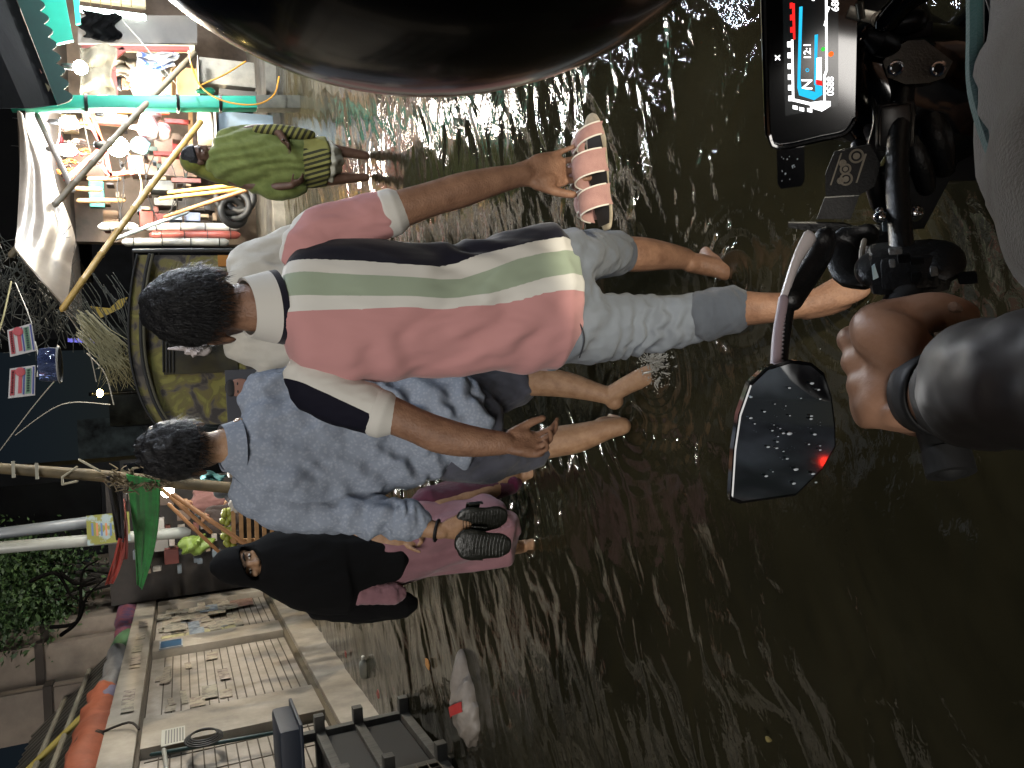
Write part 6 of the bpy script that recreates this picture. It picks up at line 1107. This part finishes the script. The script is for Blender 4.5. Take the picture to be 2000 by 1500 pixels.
for k in range(60):
    y = pr.uniform(pa+.05, pb_-.5); z = pr.uniform(.85, 1.9); paper(y, y+pr.uniform(.2, .5), z, z+pr.uniform(.1, .3), XW-.092+.0012*k, pr.choice((0, 1, 2, 5, 1, 0)))
for k in range(6): paper(pa+.06+.02*k, pa+.3, 1.0+.17*k, 1.15+.17*k, XW-.04, 3)
paper(pb_-.75, pb_-.2, .62, .98, XW-.05, 4)
for k in range(8): y = pr.uniform(pil[3][1], pil[4][0]-.3); z = pr.uniform(1., 1.95); paper(y, y+.3, z, z+.2, XW-.09+.001*k, pr.choice((0, 2, 5)))
for k in range(12): y = pr.uniform(pil[1][1]+.1, pil[2][0]-.5); z = pr.uniform(1.2, 2.0); paper(y, y+pr.uniform(.2, .5), z, z+pr.uniform(.05, .16), XW-.09+.001*k, pr.choice((0, 1, 1, 5)))
for k in range(7): y = pr.uniform(pil[1][1], 13); paper(y, y+.4, 2.2, 2.32, XW+.022+.003*k, pr.choice((0, 1, 5)))
sg = empty('street_plaque', wx(330, 1255, XW), 'small blue enamel plaque with pale border on the boundary wall', 'sign'); 
a, b_ = wx(357, 1249, XW)[1], wx(357, 1263, XW)[1]; y0, y1 = min(a, b_), max(a, b_); zt, zb = wx(312, 1256, XW)[2], wx(357, 1256, XW)[2]
m = MB(); m.box(A(XW+.012, (y0+y1)/2, (zt+zb)/2), (.02, y1-y0, zt-zb)); pq = m.build('plate', mat('plaque_border', '#8f9396', .5), sg, smooth=False); m = MB(); m.box(A(XW+.024, (y0+y1)/2, (zt+zb)/2), (.006, (y1-y0)*.86, (zt-zb)*.88)); m.build('panel', mat('plaque_blue', '#2f4c66', .5), pq, smooth=False)
def wnotice(label, x0, x1, ya, yb_):
    p, q = wx(x0, ya, XW), wx(x1, yb_, XW); y0, y1 = sorted((p[1], q[1])); r = empty('notice', A(XW, y0, q[2]), label, 'sign'); m = MB(); m.box(A(XW+.006, (y0+y1)/2, (p[2]+q[2])/2), (.006, y1-y0, abs(p[2]-q[2]))); b = m.build('paper', mat('white_paper2', '#a8a598', .8), r, smooth=False)
    for k in range(7): z = q[2]+(p[2]-q[2])*(k+.8)/8.4; m = MB(); m.box(A(XW+.0105, (y0+y1)/2, z), (.002, (y1-y0)*.8, .012)); m.build('printed_line', mat('grey_print', '#6d6b66', .8), b, smooth=False)
wnotice('white printed notice pasted on the wall above the cable coil', 316, 362, 1428, 1450)
# bundles of cloth laid along the top of the wall
def bundle(label, px, r, mm, seed, name='cloth_bundle'):
    r = r*1.25
    m = MB(); P = [wx(x, y, XW-.12) for x, y in px]; P = [A(p[0], p[1], 2.42+r*.75+.02*math.sin(i*3+seed)) for i, p in enumerate(P)]
    m.tube(P, [r*.8]+[r]*(len(P)-2)+[r*.75], n=18, sub=8, cap=3); c = np.array(m.v)
    o = m.thing(name, mm, label, 'cloth', 'cloth bundles laid along the wall top'); n_ = len(o.data.vertices); co = np.empty(n_*3); o.data.vertices.foreach_get('co', co); co = co.reshape(-1, 3); nr = np.empty(n_*3); o.data.vertices.foreach_get('normal', nr); nr = nr.reshape(-1, 3)
    co += nr*(.035*fbm(co*A(9, 4, 9), seed, 3))[:, None]; o.data.vertices.foreach_set('co', co.ravel()); o.data.update()
C_ = lambda n_, c, c2=None: mat(n_, c, .75, col2=c2, ns=6, bump=.4, bs=10)
bundle('long bright orange cloth roll tied with dark rope, nearest on the wall top', [(262, 1340), (258, 1400), (250, 1440), (240, 1520)], .14, C_('orange_cloth', '#8f4a2e', '#7c3d22'), 1)
bundle('lilac grey cloth tucked behind the orange roll', [(240, 1345), (238, 1370), (232, 1400)], .10, C_('lilac_cloth', '#5f5c70'), 2); bundle('long grey cloth roll on the wall top', [(240, 1270), (234, 1300), (226, 1350)], .11, C_('grey_cloth', '#6e6d6c', '#5d5c5c'), 3); bundle('short dull green bundle on the wall top', [(247, 1232), (244, 1262)], .10, C_('dull_green_cloth', '#4a6a48'), 4)
bundle('red and navy striped bundle on the wall top', [(258, 1176), (250, 1205), (240, 1240)], .13, C_('red_navy_cloth', '#78393a', '#3a3350'), 5); bundle('beige bundle at the far end of the wall top', [(268, 1152), (264, 1178)], .12, C_('beige_bundle', '#8a7d5a'), 6); bundle('small orange bundle at the very end of the wall', [(285, 1136), (280, 1146)], .07, C_('orange_cloth', '', None), 7); bundle('black plastic bundle behind the lilac cloth', [(212, 1360), (210, 1405)], .12, DARKC, 8)
m = MB(); q = wx(258, 1447, XW-.12); 
for k in range(3): m.tube([A(q[0]+.16*math.cos(a), q[1]+.03*k+.02*math.sin(a*3), 2.53+.16*math.sin(a)) for a in np.linspace(0, 2*math.pi, 25)], [.014]*25, n=7, cap=0)
m.tube([A(q[0]+.14, q[1], 2.45), A(q[0]+.2, q[1]-.05, 2.2), A(q[0]+.2, q[1]-.3, 2.1)], [.012]*3, n=6, sub=4); m.thing('rope', mat('dark_rope', '#2b241d', .9), 'dark rope wound round the orange cloth roll', 'rope')
pole('pipe', 'thin blue green pipe fixed along the wall towards the blue stool', 'pipe', wx(296, 1474, XW+.05), wx(575, 1424, XW+.05)+A(0, 0, 0), .018, .018, mat('blue_green_pipe', '#1f3a38', .5)); pole('pipe', 'short pale pipe hanging from the blue green pipe', 'pipe', wx(320, 1465, XW+.09), wx(326, 1505, XW+.09), .02, .02, mat('pale_pipe', '#8d8b80', .5))
m = MB(); c_ = wx(398, 1441, XW+.07)
for k in range(4): m.tube([c_+A(.01*k, (.20-.02*k)*math.cos(a), (.16-.015*k)*math.sin(a)) for a in np.linspace(.4*k, .4*k+2*math.pi, 29)], [.009]*29, n=6, cap=0)
m.thing('cable_coil', mat('black_cable', '#1a1917', .6), 'coil of black cable hanging on the wall under the notice', 'cable')
# roof sheets, rails and buildings behind the wall
rf = empty('tin_roof', A(-3.6, 9, 2.5), 'dark corrugated tin roof with pale battens behind the wall', 'roof')
m = MB()
def tin(u, v): y = 3.6+11.5*v; s = u; return A(-3.35-1.1*s, y, 2.62+1.25*s+.03*math.sin(y*26))
m.sheet(tin, 4, 420, .02); m.build('tin_sheet', mat('wet_dark_tin', '#34322e', .3, .4, col2='#504e48', ns=5), rf)
for s in (.35, .6): m = MB(); m.tube([A(-3.35-1.1*s, 3.7, 2.70+1.25*s), A(-3.35-1.1*s, 15, 2.70+1.25*s)], [.035, .035], n=8); m.build('batten', mat('pale_batten', '#7b7668', .7), rf)
for y in (6.6, 8.9, 11.4): m = MB(); m.tube([A(-3.33, y, 2.68), A(-4.4, y+.1, 3.92)], [.04, .04], n=8); m.build('cross_batten', mat('yellow_batten', '#8b7d3a', .7), rf)
for k, (px0, px1, py0, py1, d, c, lab) in enumerate(((-90, 104, 1246, 1284, 14.5, '#756a5e', 'narrow beige house block beside the tree'), (-90, 96, 1288, 1374, 14.3, '#756a5e', 'beige concrete house behind the tin roof, middle block'), (-90, 112, 1378, 1440, 14.0, '#6e6358', 'beige concrete house behind the tin roof, nearest block'), (168, 235, 1106, 1150, 17.5, '#6d655a', 'small grey outhouse past the end of the wall'))):
    a, b_ = at(px0, py0, d), at(px1, py1, d); zt = a[2]; h_ = empty('house', A((a[0]+b_[0])/2, d+1, -.1), lab, 'house'); m = MB(); m.box(A((a[0]+b_[0])/2, d+1.2, (zt-.1)/2), (abs(a[0]-b_[0]), 2.4, zt+.1), None, .02); m.build('wall', mat('house_plaster_%d' % k, c, .9, col2='#574e46', ns=1.5, bump=.2, bs=10), h_)
    if k < 3: m = MB(); m.box(A((a[0]+b_[0])/2, d+1.2, b_[2]+.1), (abs(a[0]-b_[0])+.08, 2.46, .12)); m.build('ledge', mat('dark_ledge', '#2d2620', .9), h_, smooth=False)
def tree(label, base, h, cr_c, cr_r, n_l, seed):
    r = empty('tree', base, label, 'tree'); rg = random.Random(seed); m = MB(); top = np.array(cr_c)
    m.tube([base, base+(top-base)*.5+A(.15, .1, 0), top], [.14, .1, .06], n=10, sub=4)
    tips = []
    for k in range(16):
        d = N3(A(rg.uniform(-1, 1), rg.uniform(-1, 1), rg.uniform(-.35, 1))); s = base+(top-base)*rg.uniform(.45, .95); e = top+d*np.array(cr_r)*rg.uniform(.6, .95); mid = (s+e)/2+A(0, 0, .15); m.tube([s, mid, e], [.045, .028, .01], n=6, sub=3); tips += [e, mid, (mid+e)/2]
    m.build('trunk', mat('dark_bark', '#1d1914', .9, bump=.5, bs=20), r)
    L = MB()
    for k in range(n_l):
        t = tips[rg.randrange(len(tips))]; p = t+A(rg.gauss(0, .26), rg.gauss(0, .26), rg.gauss(0, .2)); s = rg.uniform(.025, .07); a = N3(A(rg.gauss(0, 1), rg.gauss(0, 1), rg.gauss(0, .6))); b_ = N3(np.cross(a, A(rg.gauss(0, 1), rg.gauss(0, 1), rg.gauss(0, 1))))
        L.m(k % 2); L.add([p-a*s, p+b_*s*.45, p+a*s, p-b_*s*.45], [(0, 1, 2, 3)])
    L.build('crown', [mat('leaf_green', '#22381a', .6), mat('leaf_light', '#385028', .6)], r, smooth=False)
tree('leafy green tree rising beside the white drain pipe', A(at(50, 1150, 15)[0], 15, -.1), 4, tuple(at(40, 1150, 14.8)), (1.0, 1.0, .8), 13000, 3)
m = MB()
for pts in ([(100, 1225, 12.0), (150, 1215, 11.9), (170, 1165, 11.9), (205, 1130, 11.9)], [(120, 1240, 12.), (155, 1205, 12.), (160, 1120, 12.), (190, 1095, 12.)], [(60, 1135, 12.), (110, 1120, 12.), (140, 1165, 12.), (170, 1175, 12.)], [(120, 1120, 12.), (150, 1140, 12.), (185, 1130, 12.)]): m.tube([at(*p) for p in pts], [.028, .024, .016, .010][:len(pts)], n=7, sub=5)
m.thing('bare_branches', mat('black_bark', '#060504', .95, spec=.05), 'bare black branches hanging above the far end of the wall', 'branches')
# dark cart, stool, sack and rubbish in the water
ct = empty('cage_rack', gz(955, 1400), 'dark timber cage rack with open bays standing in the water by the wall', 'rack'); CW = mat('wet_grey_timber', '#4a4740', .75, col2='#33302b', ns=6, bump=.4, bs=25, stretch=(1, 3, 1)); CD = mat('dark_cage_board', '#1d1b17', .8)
e0 = gz(800, 1394); XR, YR = e0[0], e0[1]; LY = 2.9; XB = XW+.07
for x in (XR, XB):
    for y in (YR, YR-1.0, YR-2.0, YR-LY): m = MB(); m.box(A(x, y, .43), (.07, .07, 1.1), None, .006); m.build('upright', CW, ct)
for z in (.05, .42, .72, .95):
    for x in (XR+.002, XB): m = MB(); m.box(A(x, YR-LY/2, z), (.06, LY+.1, .07), None, .005); m.build('rail', CW, ct)
    for y in (YR-.002, YR-1.0, YR-2.0, YR-LY): m = MB(); m.box(A((XR+XB)/2+.05, y, z+.003), (XR-XB+.2, .08, .075), None, .005); m.build('rail', CW, ct)
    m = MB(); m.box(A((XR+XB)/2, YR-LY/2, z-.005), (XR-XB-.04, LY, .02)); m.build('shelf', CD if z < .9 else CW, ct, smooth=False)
for j in range(26): m = MB(); m.box(A((XR+XB)/2, YR-.06-.11*j, .99), (XR-XB+.06, .08, .018), None, .003); m.build('slat', CW, ct)
WM = mat('rusty_mesh', '#5d574a', .6, .4)
for z0, z1 in ((.09, .39), (.46, .69)):
    for j in range(26): m = MB(); y = YR-1.04-.07*j; m.tube([A(XR+.036, y, z0), A(XR+.036, y, z1)], [.005, .005], n=5); m.build('mesh_wire', WM, ct)
    for j in range(5): m = MB(); z = z0+(z1-z0)*j/4; m.tube([A(XR+.04, YR-1.02, z), A(XR+.04, YR-LY+.05, z)], [.005, .005], n=5); m.build('mesh_wire', WM, ct)
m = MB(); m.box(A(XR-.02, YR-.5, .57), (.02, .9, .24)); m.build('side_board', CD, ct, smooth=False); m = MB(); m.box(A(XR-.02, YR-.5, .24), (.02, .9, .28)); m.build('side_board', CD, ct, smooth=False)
q0 = at(618, 1450, 5.2); st = empty('basin', A(q0[0], q0[1], 1.0), 'navy blue plastic basin turned upside down on the cage rack', 'basin'); BLP = mat('navy_plastic', '#0a1422', .65)
m = MB(); m.box(A(q0[0], q0[1], 1.075), (.40, .46, .13), None, .03); m.build('bowl', BLP, st); m = MB(); m.box(A(q0[0], q0[1], 1.012), (.46, .52, .022), None, .01); m.build('rim', BLP, st)
m = MB(); c0 = gz(925, 1375); 
SR = np.array([[.97, -.24, 0], [.24, .97, 0], [0, 0, 1.]]); m.ell(c0+A(-.02, .05, .02), (.27, .16, .105), SR, 48, 28, lambda d: (1+.30*max(d[0], 0)**6-.12*max(-d[0], 0))*(1-.25*max(d[0], 0)*abs(d[1]))*(1+.05*math.sin(5*d[0]+9*d[1])+.045*math.sin(15*d[0]+6*d[2]+4*d[1])+.02*math.sin(31*d[0]-20*d[1])))
m.thing('sack', mat('wet_white_sack', '#8b837a', .5, col2='#6d655c', ns=4, bump=.5, bs=22), 'swollen dirty white sack with red print floating by the cage rack', 'sack'); sack = bpy.data.objects['sack']
m = MB(); m.sheet(lambda u, v: c0+A(-.02, .05, .02)+SR @ A(.27*(-.05+.22*v-.18*u), .16*(-.75+1.3*u), .112*math.sqrt(max(1-(-.05+.22*v-.18*u)**2-(-.75+1.3*u)**2, .05))+.006), 10, 4, .004); m.build('red_print', mat('faded_red_print', '#a0302c', .6), sack)
pb = empty('plastic_bottle', gz(715, 1305), 'clear plastic bottle end floating near the wall', 'bottle'); c_ = gz(715, 1305); m = MB(); m.tube([c_+A(-.07, .02, .02), c_+A(.05, -.01, .03), c_+A(.09, -.02, .03)], [.045, .045, .02], n=16, sub=3); m.build('body', mat('clear_plastic', '#b9bcb4', .08, trans=.6), pb); m = MB(); m.ell(c_+A(.12, -.03, .03), (.022, .02, .02)); m.build('cap', mat('white_cap', '#c4c0b4', .5), pb)
def scrap(label, x, y, s, c, cat_='rubbish', seed=0, z=.012):
    g = gz(x, y, 0); rg = random.Random(seed); m = MB(); pts = [g+A(s*rg.uniform(.6, 1.1)*math.cos(a), s*1.3*rg.uniform(.6, 1.1)*math.sin(a), z) for a in np.linspace(0, 2*math.pi, 9)[:-1]]; m.prism(pts, A(0, 0, .006)); m.thing('plastic_scrap', mat('scrap_%s' % c[1:], c, .4), label, cat_, 'rubbish floating on the water', smooth=False)
scrap('red wrapper floating at the foot of the wall', 681, 1277, .05, '#7a1a14', seed=1, z=.03); scrap('red wrapper floating nearer the cage rack', 745, 1355, .045, '#8a201a', seed=2, z=.03); scrap('thin orange strip floating off the wall', 838, 1295, .05, '#a8743a', seed=3); scrap('tan scrap floating in the dark water', 1512, 1440, .010, '#7d7044', seed=8, z=.02); scrap('white scrap floating beside the cage rack', 797, 1395, .03, '#a9a79c', seed=10, z=.03)
# splash thrown up by the blue shirted man's foot
g = at(1292, 727, 2.37); m = MB(); rg = random.Random(4)
for k in range(520):
    a = rg.gauss(-.6, 1.3); r = abs(rg.gauss(.045, .035)); p = A(g[0]+r*math.cos(a)*.9+.012, g[1]+r*math.sin(a)-.02, max(.002, rg.random()*.055*math.exp(-((r-.05)/.035)**2)+.003)); s = rg.uniform(.0006, .0023)*(1 if k % 9 else 1.5); m.ell(p, (s*1.3, s*1.6, s), None, 6, 4)
for k in range(34):
    a = rg.gauss(-.6, 1.1); r0 = rg.uniform(.02, .06); q = lambda rr, z: A(g[0]+rr*math.cos(a)*.9+.012, g[1]+rr*math.sin(a)-.02, z); m.tube([q(r0, .0), q(r0+.02, rg.uniform(.012, .04)), q(r0+.045, rg.uniform(.0, .03))], [.0035, .0025, .001], n=6, sub=3)
m.thing('splash', mat('white_water', '#d0cdc2', .15, trans=.5), 'white splash of drops round the blue shirted man\'s lifted foot', 'splash', None, 'stuff')
# headlamp beam of the motorcycle and the stall lamps behind the photographer
sl = bpy.data.lights.new('headlamp_beam', 'SPOT'); so = bpy.data.objects.new('headlamp_beam', sl); COL.objects.link(so); so.location = (.44, .83, .74)
sl.energy = HEAD_E; sl.color = (1., .9, .72); sl.spot_size = math.radians(67); sl.spot_blend = .22; sl.shadow_soft_size = .04
so.rotation_euler = Vector(A(.02, -1, .64)).to_track_quat('Z', 'Y').to_euler()
if HAZE:
    hm = bpy.data.materials.new('night_haze'); hm.use_nodes = True; nt = hm.node_tree; nt.nodes.remove(nt.nodes['Principled BSDF']); v = nd(nt, 'ShaderNodeVolumePrincipled'); v.inputs['Color'].default_value = (.85, .87, .9, 1); v.inputs['Density'].default_value = HAZE; v.inputs['Anisotropy'].default_value = .5
    nt.links.new(v.outputs[0], nt.nodes['Material Output'].inputs['Volume'])
    m = MB(); m.box((0, 10, 5.2), (150, 150, 13)); tag(m.build('haze', hm, smooth=False), 'thin damp night haze', 'haze', kind='stuff')
# ================================================================== camera, light, render settings
cd = bpy.data.cameras.new('camera'); cam = bpy.data.objects.new('camera', cd); COL.objects.link(cam); SC.camera = cam
cd.sensor_fit = 'HORIZONTAL'; cd.sensor_width = 36; cd.lens = 36*FPX/2000; cd.clip_start = .02; cd.clip_end = 500
Rt, Up, Fw = CM[:, 0], CM[:, 1], CM[:, 2]
cam.matrix_world = Matrix(((-Up[0], Rt[0], -Fw[0], CAM[0]), (-Up[1], Rt[1], -Fw[1], CAM[1]), (-Up[2], Rt[2], -Fw[2], CAM[2]), (0, 0, 0, 1)))
w = bpy.data.worlds.new('World'); SC.world = w; w.use_nodes = True; nt = w.node_tree
sky = nd(nt, 'ShaderNodeTexSky'); sky.sky_type = 'NISHITA'; sky.sun_disc = False; sky.sun_elevation = math.radians(SUN_EL); sky.sun_rotation = math.radians(SUN_ROT)
nt.links.new(sky.outputs[0], nt.nodes['Background'].inputs['Color']); nt.nodes['Background'].inputs['Strength'].default_value = SKY_S
sd = bpy.data.lights.new('sun', 'SUN'); sun = bpy.data.objects.new('sun', sd); COL.objects.link(sun); sd.energy = SUN_E; sd.angle = math.radians(SUN_ANG); sd.color = SUN_C
az = math.radians(SUN_ROT); el = math.radians(SUN_EL_LAMP); dv = Vector((math.sin(az)*math.cos(el), math.cos(az)*math.cos(el), math.sin(el)))
sun.rotation_euler = dv.to_track_quat('Z', 'Y').to_euler()
vs = SC.view_settings; vs.view_transform = 'Standard'; vs.look = 'None'; vs.gamma = 1; vs.exposure = EXPO; vs.use_curve_mapping = False
cy = SC.cycles; SC.render.engine = 'CYCLES'; cy.use_denoising = True; cy.denoiser = 'OPENIMAGEDENOISE'; cy.sample_clamp_indirect = 4; cy.sample_clamp_direct = 80; cy.max_bounces = 6; cy.transparent_max_bounces = 8; cy.caustics_reflective = False; cy.caustics_refractive = False; cy.use_adaptive_sampling = True; cy.adaptive_threshold = .02
